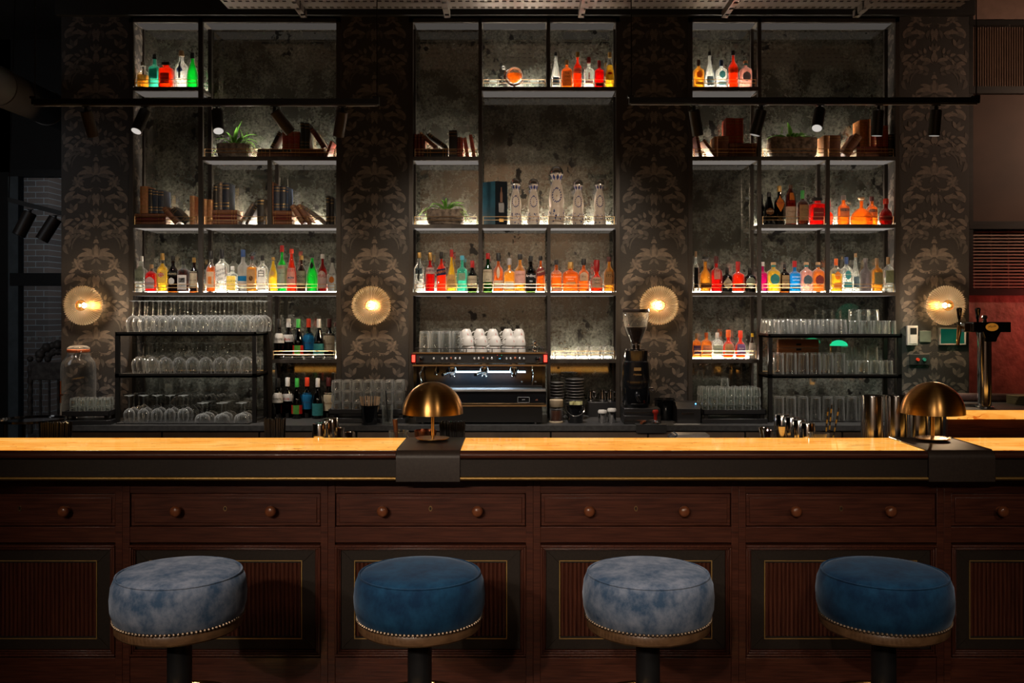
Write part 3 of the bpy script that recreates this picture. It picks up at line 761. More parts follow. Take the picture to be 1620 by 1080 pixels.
DOMEB = pbr('spun_brass', (0.70, 0.38, 0.12), 0.30, 1.0, var=0.06, scale=(3, 3, 120))
_b = [n for n in DOMEB.node_tree.nodes if n.type == 'BSDF_PRINCIPLED'][0]
_b.inputs['Anisotropic'].default_value = 0.8; _b.inputs['Anisotropic Rotation'].default_value = 0.25
_t = DOMEB.node_tree.nodes.new('ShaderNodeTangent'); _t.direction_type = 'RADIAL'; _t.axis = 'Z'
DOMEB.node_tree.links.new(_t.outputs[0], _b.inputs['Tangent'])
# ------------------------------------------------------------------ brass dome lamps on the saddles
for px, lab in ((684.5, 'small brass dome table lamp on the leather saddle beside the black straws'), (1475.5, 'small brass dome table lamp on the leather saddle before the steel tins')):
    Y = 3.985; o = thing('table_lamp', lab, 'table lamp', (X_(px, Y), Y, BZ + .0028), 'brass dome lamps on the bar')
    R = .128; z0 = Z_(654, Y) - BZ - .002; H = Z_(604, Y) - Z_(654, Y)
    pr = [(R * cos(t), z0 + H * sin(t)) for t in [pi / 2 * k / 14 for k in range(14)]] + [(.001, z0 + H)]
    pi_ = [((R - .002) * cos(t), z0 + (H - .002) * sin(t)) for t in [pi / 2 * k / 14 for k in range(14)]] + [(.001, z0 + H - .002)]
    obj('lamp_shade', MB().lathe(list(reversed(pi_)) + pr, 64, close=False), DOMEB, o, ang=70)
    obj('stem', MB().lathe([(.0065, .012), (.0065, z0 + H - .004)], 14), BRASS, o)
    obj('base', MB().lathe([(.03, 0), (.055, .001), (.070, .008), (.070, .011), (.0066, .0145)], 48), BRASS, o)
# ------------------------------------------------------------------ ribbed glass wall lamps
AMBG = None
def ribbed_mat():
    m, t = nt('ribbed_lamp_glass')
    tr = N(t, 'ShaderNodeBsdfTransparent'); tr.inputs[0].default_value = (1.0, 0.90, 0.74, 1)
    tl = N(t, 'ShaderNodeBsdfTranslucent'); tl.inputs[0].default_value = (1.0, 0.88, 0.68, 1)
    gl = N(t, 'ShaderNodeBsdfGlossy', Roughness=0.12); gl.inputs[0].default_value = (1, .9, .75, 1)
    # ribs: the moulded flutes are thicker, the grooves between them thinner
    tc = N(t, 'ShaderNodeTexCoord'); sx = N(t, 'ShaderNodeSeparateXYZ'); L(t, tc.outputs['Object'], sx.inputs[0])
    at = N(t, 'ShaderNodeMath', _operation='ARCTAN2'); L(t, sx.outputs[2], at.inputs[0]); L(t, sx.outputs[0], at.inputs[1])
    k = N(t, 'ShaderNodeMath', _operation='MULTIPLY'); k.inputs[1].default_value = 52.0; L(t, at.outputs[0], k.inputs[0])
    si = N(t, 'ShaderNodeMath', _operation='SINE'); L(t, k.outputs[0], si.inputs[0])
    rb = N(t, 'ShaderNodeMath', _operation='MULTIPLY_ADD'); rb.inputs[1].default_value = 0.27; rb.inputs[2].default_value = 0.62; L(t, si.outputs[0], rb.inputs[0])
    a = N(t, 'ShaderNodeMixShader'); a.inputs[0].default_value = .5; L(t, rb.outputs[0], a.inputs[0]); L(t, tr.outputs[0], a.inputs[1]); L(t, tl.outputs[0], a.inputs[2])
    lw = N(t, 'ShaderNodeLayerWeight', Blend=0.3); b = N(t, 'ShaderNodeMixShader'); L(t, lw.outputs['Facing'], b.inputs[0]); L(t, a.outputs[0], b.inputs[1]); L(t, gl.outputs[0], b.inputs[2])
    out(t, b.outputs[0]); return m
RIBG = ribbed_mat()
BULB = emis('lamp_filament', (1.0, 0.78, 0.52), 36.0)
def face_y(mb, c):       # a lathe built along z turned to look along -y from centre c
    mb.v = [(c[0] + x, c[1] - z, c[2] + y) for x, y, z in mb.v]; return mb
SCL = ['left of the glass racks', 'above the tumbler crate beside the wine bottles', 'behind the coffee grinder', 'above the grey wall panels beside the beer tap']
for (px, sgn), lab in zip(((137, 1), (589, 0), (1041, 0), (1491, -1)), SCL):
    z = Z_(483, YP)
    o = thing('wall_lamp', 'round ribbed glass wall lamp glowing amber, ' + lab, 'wall lamp', (X_(px, YP), YP - .002, z), 'ribbed glass wall lamps')
    R = .128; n = 52
    # fluted glass disc: flutes radiate from the hub, edge scalloped
    mb = MB(); vs = []; fs = []
    rr = [.035, .06, .09, .112, .124, .128, .122, .105]
    yy = [.078, .078, .076, .070, .060, .048, .030, .016]
    M = n * 4
    for r, y in zip(rr, yy):
        for i in range(M):
            a = 2 * pi * i / M; fl = cos(n * a)
            k = r + (.003 * fl if r > .08 else .0012 * fl); d = y + .0045 * fl * min(1, r / .09)
            vs.append((k * cos(a), -d, k * sin(a)))
    for j in range(len(rr) - 1):
        for i in range(M):
            q = (i + 1) % M; fs.append((j * M + i, j * M + q, (j + 1) * M + q, (j + 1) * M + i))
    mb.add(vs, fs)
    obj('ribbed_glass', mb, RIBG, o, ang=80)
    obj('back_plate', face_y(MB().lathe([(.10, 0), (.10, .010), (.06, .014)], 40), (0, 0, 0)), BRASS, o)
    obj('bulb', MB().ball((0, -.034, 0), .016, 16, 10), BULB, o)
    hb = face_y(MB().lathe([(.0335, .078), (.0355, .082), (.0335, .085), (.0315, .082)], 32, close=False), (0, 0, 0))
    obj('inner_rim', hb, BRASS, o)
    obj('hub_knob', face_y(MB().lathe([(.008, .02), (.008, .088), (.015, .089), (.017, .098), (.013, .106), (.001, .109)], 20), (0, 0, 0)), BRASS, o)
    ld = bpy.data.lights.new('lamp_light', 'POINT'); ld.energy = 8; ld.color = (1, .68, .40); ld.shadow_soft_size = .03
    lo = bpy.data.objects.new('lamp_light', ld); COL.objects.link(lo); lo.parent = o; lo.location = (.02 * sgn, -.135, 0)

# ------------------------------------------------------------------ lighting tracks with spot heads
LENS = emis('spot_lens_lit', (1.0, 0.93, 0.85), 0.6)
LENSL = emis('spot_lens_dim', (1.0, 0.92, 0.82), 0.30)
LENSD = pbr('spot_lens_dark', (0.05, 0.05, 0.05), 0.2)
HEADB = pbr('spot_body_black', (0.016, 0.016, 0.016), 0.4)
HEADG = pbr('spot_body_brown', (0.045, 0.035, 0.030), 0.45)
YT = 5.0
def spot_head(o_label, px, py, lean, fwd, lit, mat, ln=.135, r=.0295, Y=YT, aim=0.0, grp='track spotlights over the bar', zt=None):
    """px, py: the pivot at the track; lean: sideways tilt, fwd: tilt of the lens towards the room"""
    x, _, z = P(px, py, Y)
    o = thing('track_spotlight', o_label, 'spotlight', (x, Y, z), grp)
    obj('mount_stem', MB().cyl((0, 0, 0), (0, 0, -.03), .009, 10).box(-.02, .02, -.012, .012, -.004, 0.0), BLK, o)
    d = Vector((sin(RAD(lean)), -sin(RAD(fwd)) * cos(RAD(lean)), -cos(RAD(fwd)) * cos(RAD(lean)))).normalized()
    c0 = Vector((0, 0, -.024)); mb = MB()
    mb.tube([c0, c0 + d * .004, c0 + d * ln], [r * .86, r, r], 28)
    obj('spot_body', mb, mat, o)
    mb = MB(); mb.tube([c0 + d * (ln - .001), c0 + d * (ln + .0015)], [r * .86, r * .84], 28)
    obj('lens', mb, (LENSD, LENS, LENSL)[lit], o)
    if fwd < 0 and Y == YT and px not in (136, 1390, 1481):
        sd = bpy.data.lights.new('spot_beam', 'SPOT'); sd.energy = 40; sd.color = (1, .80, .60); sd.spot_size = RAD(78); sd.spot_blend = 1.0; sd.shadow_soft_size = .025
        so = bpy.data.objects.new('spot_beam', sd); COL.objects.link(so); so.parent = o; so.location = c0 + d * (ln + .01); so.rotation_euler = Vector((aim * .35, 1.0, -.62)).to_track_quat('-Z', 'Y').to_euler()
    return o
def track(x0, x1, py0, py1, label):
    z0, z1 = Z_(py1, YT), Z_(py0, YT)
    o = thing('lighting_track', label, 'lighting track', (X_((x0 + x1) / 2, YT), YT, z0), 'lighting tracks over the bar')
    h = X_(x1, YT) - o.location.x
    obj('track_rail', MB().box(-h, h, -.018, .018, 0, z1 - z0), BLK, o)
    obj('power_strip', MB().box(-h + .01, h - .01, -.010, .010, -.006, 0), pbr('track_groove', (0.10, 0.085, 0.075), .4, .5), o)
    for s in (-1, 1):
        x = s * (h - .012)
        obj('suspension_wire', MB().cyl((x, 0, z1 - z0), (x, 0, 4.1 - z0), .003, 6), BLK, o)
        obj('end_feed', MB().box(x - .02, x + .012, -.02, .02, z1 - z0, z1 - z0 + .012), BLK, o)
track(52, 600, 157, 166, 'black lighting track hanging in front of the left shelves')
track(995, 1548, 155, 164, 'black lighting track hanging in front of the right shelves')
for px, lean, fwd, lit, m, lab in ((136, 8, -20, 0, HEADG, 'brown cylindrical spotlight, leftmost on the left track, over the wallpaper'), (230, -10, 28, 1, HEADB, 'black lit spotlight on the left track beside the top left bottles'),
      (343, 12, 28, 1, HEADB, 'black lit spotlight on the left track above the fern bowl'), (434, 33, -25, 0, HEADG, 'brown spotlight tilted steeply, pointing at the top left books'), (542, -13, -20, 0, HEADG, 'brown spotlight near the right end of the left track')):
    spot_head(lab, px, 168.5, lean, fwd, lit, m, aim={542: 2.2, 434: -1.7}.get(px, 0))
for px, lean, fwd, lit, m, lab in ((1098, 12, -18, 0, HEADB, 'black unlit spotlight, leftmost on the right track'), (1205, -14, -6, 2, HEADB, 'black spotlight on the right track left of the stone planter'),
      (1297, -16, 32, 1, HEADB, 'black brightly lit spotlight on the right track above the stone planter'), (1390, -2, -6, 2, HEADB, 'black spotlight on the right track in front of the upright brown books'), (1481, -2, -6, 2, HEADB, 'black spotlight at the right end of the right track over wallpaper')):
    spot_head(lab, px, 166.5, lean, fwd, lit, m, aim={1098: -2.2, 1205: 1.6}.get(px, 0))
# small track seen through the dark room at far left
Y2 = 7.4
o = thing('lighting_track', 'short slanting spotlight track in the dark room at far left', 'lighting track', P(58, 328, Y2), 'lighting tracks over the bar')
a, b = Vector(P(14, 316, Y2)), Vector(P(108, 340, Y2)); c = Vector(o.location)
dv = (b - a) / 2
obj('track_rail', MB().obox((a + b) / 2 - c, dv, (0, .02, 0), (0, 0, .018)), BLK, o)
obj('suspension_wire', MB().cyl(a - c, (a.x - c.x + .05, 0, 4.1 - c.z), .004, 6), BLK, o)
spot_head('dark cylindrical spotlight in the far left room, nearer the window edge', 48, 331, -22, 10, 0, HEADG, .20, .05, Y2, 0.0, 'spotlights in the far left room')
spot_head('dark cylindrical spotlight in the far left room, nearer the wallpapered pillar', 88, 340, -28, 10, 0, HEADG, .20, .05, Y2, 0.0, 'spotlights in the far left room')
# ------------------------------------------------------------------ spirits bottles
LQ = {'red': (0.70, 0.012, 0.008), 'orangered': (0.90, 0.075, 0.008), 'amber': (0.85, 0.24, 0.022), 'gold': (0.92, 0.46, 0.07), 'yellow': (0.97, 0.66, 0.07), 'brown': (0.10, 0.022, 0.006),
      'green': (0.01, 0.62, 0.09), 'teal': (0.12, 0.62, 0.47), 'blue': (0.02, 0.42, 0.85), 'magenta': (0.75, 0.01, 0.28), 'pink': (0.92, 0.52, 0.45), 'peach': (0.95, 0.36, 0.07), 'deepred': (0.32, 0.012, 0.008), 'purple': (0.85, 0.13, 0.03)}
LIQ = {k: liquid('spirit_' + k, v, 0.55) for k, v in LQ.items()}
LIQ['water'] = liquid('spirit_clear', (0.92, 0.93, 0.88), 0.22)
LIQ['milk'] = liquid('frosted_white', (0.86, 0.84, 0.80), 0.95)
LIQ['mauve'] = liquid('frosted_mauve', (0.42, 0.36, 0.37), 0.95)
LIQ['cream'] = liquid('ivory_pouch', (0.62, 0.50, 0.32), 0.92)
GLS = {'c': CLEAR, 'k': glass('black_glass', (0.03, 0.03, 0.028), gain=0.8), 'g': glass('dark_green_glass', (0.10, 0.20, 0.07), gain=0.8), 'b': glass('brown_glass', (0.20, 0.07, 0.02), gain=0.8)}
CAPC = {'black': (0.012, 0.012, 0.012), 'red': (0.42, 0.012, 0.012), 'gold': (0.55, 0.33, 0.10), 'white': (0.7, 0.68, 0.65), 'blue': (0.03, 0.07, 0.20), 'green': (0.05, 0.42, 0.07), 'cork': (0.45, 0.27, 0.13), 'grey': (0.28, 0.25, 0.24), 'orange': (0.75, 0.13, 0.02), 'maroon': (0.09, 0.016, 0.016), 'brown': (0.10, 0.04, 0.02), 'skyblue': (0.08, 0.42, 0.6), 'yellow': (0.85, 0.55, 0.03), 'vermilion': (0.75, 0.055, 0.02)}
CAP = {k: pbr('cap_' + k, v, 0.35, 0.7 if k == 'gold' else 0.0, var=.06) for k, v in CAPC.items()}
LABC = {'white': (0.72, 0.70, 0.66), 'cream': (0.62, 0.52, 0.36), 'black': (0.02, 0.02, 0.02), 'yellow': (0.85, 0.60, 0.12), 'tan': (0.42, 0.27, 0.13), 'brown': (0.14, 0.06, 0.025), 'blue': (0.02, 0.16, 0.34), 'teal': (0.05, 0.24, 0.25), 'navy': (0.03, 0.04, 0.10), 'red': (0.50, 0.03, 0.02), 'orange': (0.72, 0.22, 0.04), 'pinkish': (0.62, 0.38, 0.33), 'slate': (0.10, 0.14, 0.16), 'olive': (0.24, 0.24, 0.13), 'maroon': (0.20, 0.05, 0.045), 'purple': (0.16, 0.12, 0.26), 'green': (0.08, 0.32, 0.06), 'sage': (0.30, 0.33, 0.24), 'grey': (0.42, 0.40, 0.37), 'peach': (0.78, 0.40, 0.22)}
LAB = {k: paper('label_' + k, v) for k, v in LABC.items()}
INK = {k: pbr('ink_' + k, LABC[k], 0.6, var=.05) for k in ('black', 'white', 'red', 'navy', 'cream', 'brown', 'teal', 'orange', 'olive')}
SHAPE = {   # (r/R, z/body height up to the mouth)
 'std': [(.90, 0), (1, .012), (1, .56), (.97, .61), (.80, .67), (.50, .73), (.36, .78), (.33, .84), (.33, .97), (.36, .975), (.36, 1)],
 'tall': [(.90, 0), (1, .012), (1, .62), (.92, .67), (.62, .72), (.40, .77), (.35, .82), (.35, 1)],
 'sq': [(.94, 0), (1, .015), (1, .60), (.93, .655), (.62, .70), (.38, .73), (.34, .77), (.34, 1)],
 'squat': [(.94, 0), (1, .02), (1, .64), (.92, .72), (.55, .78), (.32, .82), (.30, 1)],
 'decanter': [(.95, 0), (1, .02), (1, .74), (.95, .80), (.62, .84), (.44, .86), (.42, 1)],
 'burg': [(.90, 0), (1, .012), (1, .40), (.96, .47), (.78, .60), (.52, .72), (.38, .80), (.34, .86), (.34, 1)],
 'cone': [(.94, 0), (1, .012), (1, .22), (.90, .36), (.62, .56), (.40, .72), (.30, .82), (.28, 1)],
 'round': [(.72, 0), (.86, .03), (1, .20), (1, .36), (.90, .52), (.66, .62), (.40, .68), (.34, .73), (.34, 1)],
 'bell': [(.86, 0), (.98, .05), (1, .16), (.96, .30), (.80, .46), (.54, .58), (.26, .64), (.18, .69), (.17, 1)],
 'wax': [(.92, 0), (1, .02), (1, .42), (.95, .50), (.66, .58), (.38, .63), (.36, .70), (.40, .72), (.36, 1)],
 'monk': [(.86, 0), (.98, .03), (.90, .14), (.96, .40), (.92, .50), (.84, .52), (.88, .58), (.84, .74), (.62, .86), (.36, .92), (.30, 1)],
 'long': [(.92, 0), (1, .015), (1, .36), (.90, .50), (.68, .66), (.46, .80), (.36, .86), (.34, 1)]}
SQ = {'sq': 5, 'decanter': 7, 'squat': 4.5}
def rad_at(prof, z):
    for (r0, z0), (r1, z1) in zip(prof, prof[1:]):
        if z0 <= z <= z1: return r0 + (r1 - r0) * (z - z0) / max(1e-6, z1 - z0)
    return prof[-1][0]
def patch(prof, R, z0, z1, half, n, dep, gr=1.012, seg=14, rows=6, tilt=0.0, shape='rect'):
    """label hugging the front of the bottle between two heights, half: half angle in degrees"""
    mb = MB(); vs = []; fs = []
    ku = lambda t: 1.0 if n == 2 else 1.0 / (abs(cos(t)) ** n + abs(sin(t)) ** n) ** (1 / n)
    for j in range(rows + 1):
        v = j / rows
        for i in range(seg + 1):
            u = -1 + 2 * i / seg; w = 1.0; vv = v
            if shape == 'oval': w = math.sqrt(max(0, 1 - (2 * v - 1) ** 2))
            elif shape == 'diamond': w = min(1, 1.15 - abs(2 * v - 1) * 1.15 + .05)
            elif shape == 'arch': w = 1.0; vv = v * (1 - .28 * abs(u) ** 2 * v)
            a = u * half * w
            t = RAD(-90 + a); z = z0 + (z1 - z0) * vv + tilt * u * (z1 - z0)
            r = rad_at(prof, z) * R * gr * ku(t)
            vs.append((r * cos(t), r * sin(t) * dep - .0004, z))
    for j in range(rows):
        for i in range(seg):
            k = j * (seg + 1) + i; fs.append((k, k + 1, k + seg + 2, k + seg + 1))
    mb.add(vs, fs); return mb
NB = [0]
def bottle(x, y, z, R, H, shape, gl, liq, cap, desc, level=.93, caph=.14, labels=(), dep=None, group=None, texts=(), stop=False, capr=1.14, name='bottle', cat='bottle', lean=0):
    """labels: (z0, z1, half angle, colour[, shape, tilt]) in fractions of H;  texts: (body, z, size/H, ink[, tilt])"""
    o = thing(name, desc, cat, (x, y, z + .0006), group)
    n = SQ.get(shape, 2.0); dep = dep or 1.0
    hb = H * (1 - caph * .45)                       # mouth height
    prof = [(r, q * hb) for r, q in SHAPE[shape]]
    seg = 24
    obj('glass_body', MB().lathe([(r * R, q) for r, q in prof], seg, n=n, dep=dep, close=True), GLS[gl], o, ang=50)
    if liq:
        lv = level * hb; li = [(max(.001, rad_at(prof, .006) * R - .0035), .006)]
        li += [(max(.002, r * R - .0028), q) for r, q in prof if .01 < q < lv] + [(max(.002, rad_at(prof, lv) * R - .0028), lv)]
        obj('liquid', MB().lathe(li, seg, n=n, dep=dep), LIQ[liq], o, ang=50)
    rn = prof[-1][0] * R * capr
    c = MB()
    if stop: c.lathe([(rn * 1.0, hb - .004), (rn * 1.5, hb + .001), (rn * 1.5, H - .003), (rn * 1.4, H)], 20)
    elif shape == 'decanter': c.lathe([(rn * 1.25, H - caph * H), (rn * 1.3, H - caph * H + .002), (rn * 1.3, H - .002), (rn * 1.22, H)], 24, n=7, dep=dep)
    else: c.lathe([(rn, H - caph * H), (rn * 1.03, H - caph * H + .002), (rn, H - .003), (rn * .9, H)], 20)
    obj('cap', c, CAP[cap], o)
    L0 = None
    for lb in labels:
        z0, z1, half, colr = lb[:4]; shp = lb[4] if len(lb) > 4 else 'rect'; tl = lb[5] if len(lb) > 5 else 0
        q = obj('label', patch(prof, R, z0 * H, z1 * H, half, n, dep, shape=shp, tilt=tl), LAB[colr], o, ang=60)
        L0 = L0 or q
    for tx in texts:
        body, zf, sz, ink = tx[:4]; rr = rad_at(prof, zf * H) * R * 1.03
        flat = n > 2
        m = text_mb(body, sz * H, None if flat else rr)
        sl = tx[4] if len(tx) > 4 else 0
        yo = -rad_at(prof, zf * H) * R * 1.024 * dep - .0009 if flat else -(dep - 1) * rr - .0009
        m.v = [(a, b * (1 if flat else dep) + (yo if flat else -.0009), c2 + zf * H + sl * a) for a, b, c2 in m.v]
        obj('lettering', m, INK[ink], L0 or o, flat=True)
    return o
def row(cell, lv, ox, oy, sc, bot, items, phrase, group, Y=YP + .085):
    """items in the zoomed frame: (u, w, top v, shape, glass, liquid, cap, description, options)"""
    for it in items:
        u, w, tv, shape, gl, lq, cap, desc = it[:8]; op = dict(it[8]) if len(it) > 8 else {}
        x = X_(ox + u / sc, Y); R = w / sc * Y / F_PX / 2 * 1.0
        H = (bot - tv) / sc * Y / F_PX * .995
        yy = op.pop('y', Y)
        bottle(x, yy, ZS[lv], R, H, shape, gl, lq, cap, desc + ' ' + phrase, group=group, **op)
D = dict
# top left shelf
row('L', 'A', 190, 20, 4.378, 513, [
 (160, 80, 318, 'std', 'c', 'gold', 'grey', 'clear round bottle half full of amber spirit', D(level=.55, labels=[(.30, .50, 50, 'white')])),
 (240, 74, 265, 'sq', 'c', 'teal', 'black', 'tall teal gin bottle', D(caph=.10, labels=[(.30, .56, 38, 'teal'), (.86, .92, 180, 'black')])),
 (321, 96, 320, 'decanter', 'c', 'orangered', 'black', 'square orange-red decanter with wide black cap', D(dep=.75, caph=.11, labels=[(.20, .58, 32, 'maroon')], texts=[('AMARETTO', .45, .055, 'cream')])),
 (425, 88, 240, 'tall', 'c', 'water', 'cork', 'tall clear bottle with vertical dark label', D(labels=[(.28, .85, 9, 'black'), (.42, .56, 26, 'navy', 'oval')])),
 (501, 76, 253, 'burg', 'c', 'green', 'black', 'bright green liqueur bottle with black cap', D(caph=.16)),
], 'on the top left shelf', 'bottles on the top left shelf')
# long left bottle shelf
row('L', 'D', 190, 240, 4.378, 966, [
 (146, 76, 715, 'sq', 'c', 'water', 'white', 'clear gin bottle with floral printed label', D(labels=[(.30, .72, 40, 'sage')], texts=[('DELIJA', .36, .10, 'black')])),
 (218, 76, 772, 'squat', 'c', 'red', 'cork', 'short red bottle with white arched label', D(level=.80, labels=[(.13, .55, 42, 'white', 'arch')], texts=[('STARKER', .33, .085, 'navy')])),
 (293, 70, 695, 'tall', 'c', 'yellow', 'gold', 'pale yellow rum bottle with gold cap', D(level=.80, labels=[(.24, .58, 60, 'yellow'), (.37, .52, 34, 'red', 'oval')], texts=[('Havana', .47, .06, 'white'), ('Club', .41, .06, 'white')], caph=.17)),
 (366, 72, 712, 'std', 'b', 'brown', 'black', 'dark rum bottle with white seal', D(labels=[(.44, .56, 62, 'black'), (.20, .40, 34, 'white', 'oval')], texts=[('GOSLINGS', .50, .062, 'cream')])),
 (440, 76, 745, 'squat', 'c', 'brown', 'black', 'stout dark bottle with black and white label', D(level=.8, labels=[(.08, .54, 42, 'white'), (.30, .45, 30, 'black')], texts=[('VORES', .20, .08, 'black')])),
 (512, 60, 725, 'std', 'b', 'brown', 'gold', 'dark bottle with gold cap and tall cream label', D(labels=[(.16, .60, 55, 'cream')], texts=[('SAILOR', .34, .07, 'brown')])),
 (630, 68, 680, 'std', 'c', 'amber', 'black', 'amber bottle with white tie-on tag', D(level=.68, caph=.2, labels=[(.12, .50, 50, 'cream'), (.20, .38, 22, 'orange')])),
 (706, 86, 668, 'squat', 'c', 'water', 'black', 'broad clear bottle covered in black script', D(caph=.22, labels=[(.26, .66, 36, 'white')], texts=[('Sacred', .52, .10, 'black', .3), ('Spirit', .42, .10, 'black', .3), ('Gin', .31, .09, 'black', .3)])),
 (778, 74, 785, 'squat', 'c', 'water', 'white', 'clear bottle with yellow label and bold dark letters', D(labels=[(.08, .62, 42, 'yellow')], texts=[('AGAVE', .42, .14, 'black'), ('REPOSA', .29, .13, 'black')])),
 (852, 76, 670, 'tall', 'c', 'milk', 'blue', 'frosted white vodka bottle with blue cap', D(caph=.17, labels=[(.26, .38, 50, 'blue')], texts=[('GREY GOOSE', .21, .052, 'navy')])),
 (915, 70, 713, 'squat', 'c', 'gold', 'maroon', 'tequila bottle with tan label and dark roundel', D(level=.72, labels=[(.08, .62, 42, 'tan'), (.30, .46, 22, 'brown', 'oval')], caph=.10)),
 (986, 72, 710, 'squat', 'c', 'water', 'black', 'clear bottle with white label bearing an inked character', D(caph=.14, labels=[(.06, .66, 42, 'white')], texts=[('\u767d', .50, .22, 'black'), ('SAKURA', .22, .08, 'red')])),
 (1060, 66, 722, 'long', 'c', 'yellow', 'gold', 'bright yellow liqueur bottle with gold medallion', D(labels=[(.46, .62, 32, 'tan', 'oval')], caph=.08)),
 (1121, 64, 640, 'std', 'c', 'green', 'red', 'tall green vermouth bottle with red cap and white label', D(labels=[(.08, .58, 75, 'grey')], texts=[('PARRY', .52, .06, 'red'), ('EXTRA DRY', .40, .035, 'black')], caph=.14)),
 (1188, 70, 665, 'long', 'c', 'orangered', 'vermilion', 'orange aperitif bottle with pink label', D(labels=[(.16, .56, 60, 'pinkish'), (.30, .36, 40, 'navy', 'oval')], texts=[('LILLET', .50, .085, 'red'), ('Lillet', .33, .07, 'white')], caph=.10)),
 (1256, 66, 710, 'std', 'c', 'brown', 'gold', 'brown vermouth bottle with square cream label', D(labels=[(.18, .58, 65, 'sage')], texts=[('ADORI', .42, .10, 'black'), ('CANS', .30, .07, 'black')], caph=.12)),
 (1330, 76, 698, 'burg', 'c', 'green', 'black', 'luminous green liqueur bottle with embossed glass', D(labels=[(.60, .80, 40, 'black', 'diamond')], caph=.10)),
 (1402, 66, 700, 'std', 'c', 'deepred', 'white', 'dark red bottle with white label and red letters', D(labels=[(.10, .56, 60, 'white', 'arch')], texts=[('MIAS', .42, .12, 'red')], caph=.12)),
 (1470, 66, 725, 'long', 'c', 'milk', 'black', 'white coconut liqueur bottle with black cap', D(labels=[(.26, .46, 32, 'orange', 'oval')], texts=[('MALIBU', .52, .085, 'black')], caph=.15)),
], 'on the long left shelf', 'bottles on the long left shelf')
# middle unit, top right cell
row('M', 'A', 640, 20, 4.597, 538, [
 (1100, 72, 262, 'cone', 'c', 'water', 'black', 'slender clear conical bottle with green dot', D(labels=[(.10, .32, 40, 'slate')], caph=.10)),
 (1180, 82, 320, 'squat', 'c', 'amber', 'cork', 'square amber bottle with cream label', D(labels=[(.10, .60, 40, 'cream')], texts=[('THE', .52, .09, 'black'), ('DEAD', .41, .09, 'black'), ('RABBIT', .30, .08, 'black')], caph=.16)),
 (1258, 66, 260, 'std', 'c', 'orangered', 'gold', 'tall red aperitif bottle with gold cap', D(labels=[(.42, .56, 70, 'white')], texts=[('CAMPARI', .49, .075, 'navy')])),
 (1340, 72, 298, 'sq', 'c', 'water', 'red', 'clear gin bottle with red cap and guardsman label', D(labels=[(.18, .62, 38, 'white'), (.30, .50, 8, 'red'), (.18, .26, 38, 'red')], caph=.18)),
 (1416, 72, 322, 'squat', 'c', 'red', 'red', 'short red bottle with red cap', D(caph=.22, labels=[(.10, .22, 40, 'maroon')])),
 (1492, 68, 262, 'long', 'c', 'yellow', 'gold', 'tall pale yellow bottle with orange label', D(level=.70, labels=[(.26, .52, 55, 'yellow'), (.38, .46, 30, 'red', 'oval')], caph=.14)),
], 'on the top middle shelf', 'bottles on the top middle shelf')
row('M', 'D', 640, 240, 4.597, 1016, [
 (106, 76, 725, 'tall', 'c', 'water', 'gold', 'clear bottle with vertical black cross label', D(labels=[(.28, .82, 8, 'black'), (.46, .60, 38, 'slate')])),
 (186, 72, 725, 'std', 'c', 'red', 'gold', 'bright red bitter bottle with white band', D(labels=[(.46, .62, 70, 'white')], texts=[('CAMPARI', .54, .085, 'navy')], caph=.2)),
 (268, 72, 722, 'std', 'c', 'orangered', 'black', 'orange aperitif bottle with slanting blue band', D(labels=[(.42, .58, 70, 'navy', 'rect', .12)], texts=[('APEROL', .50, .085, 'yellow' if 'yellow' in INK else 'orange', .25)], caph=.17)),
 (342, 76, 705, 'cone', 'c', 'yellow', 'red', 'bright yellow tapering bottle with red capsule', D(labels=[(.12, .42, 50, 'tan')], texts=[('VILLA', .28, .07, 'brown')], caph=.17)),
 (419, 76, 748, 'sq', 'c', 'teal', 'skyblue', 'teal gin bottle with grey square label', D(labels=[(.32, .52, 34, 'sage')], caph=.12)),
 (492, 70, 785, 'std', 'g', 'brown', 'red', 'dark green bottle with red capsule and cream label', D(labels=[(.18, .52, 70, 'cream')], texts=[('HEERING', .40, .075, 'brown')], caph=.22)),
], 'on the middle shelf, left cell', 'bottles on the middle shelf, left cell')
row('M', 'D', 640, 240, 4.597, 1016, [
 (606, 70, 730, 'std', 'g', 'green', 'red', 'green whiskey bottle with red capsule and cream label', D(labels=[(.26, .58, 70, 'cream')], texts=[('JAMESON', .52, .07, 'brown'), ('IRISH', .32, .045, 'black')], caph=.15)),
 (682, 76, 730, 'std', 'c', 'amber', 'black', 'reddish malt whisky bottle with tall oval label', D(labels=[(.10, .30, 65, 'cream'), (.34, .66, 18, 'cream', 'oval')], caph=.2)),
 (762, 82, 768, 'sq', 'c', 'gold', 'grey', 'golden whisky bottle with grey stopper', D(labels=[(.08, .32, 40, 'cream')], caph=.2)),
 (840, 82, 738, 'std', 'c', 'gold', 'black', 'golden single malt bottle with pale square label', D(labels=[(.20, .56, 60, 'pinkish')], texts=[('GLENLIVET', .46, .055, 'brown')], caph=.15)),
 (918, 74, 750, 'std', 'g', 'brown', 'black', 'dark green malt bottle with white lettering', D(labels=[(.06, .52, 75, 'black')], texts=[('Ardbeg', .45, .11, 'white'), ('TEN', .30, .05, 'white')], caph=.16)),
 (990, 66, 750, 'std', 'c', 'amber', 'black', 'amber whisky bottle with slanting dark band', D(labels=[(.46, .66, 70, 'maroon', 'rect', .15)], texts=[('WALKER', .56, .06, 'cream', .3)], caph=.13)),
], 'on the middle shelf, centre cell', 'bottles on the middle shelf, centre cell')
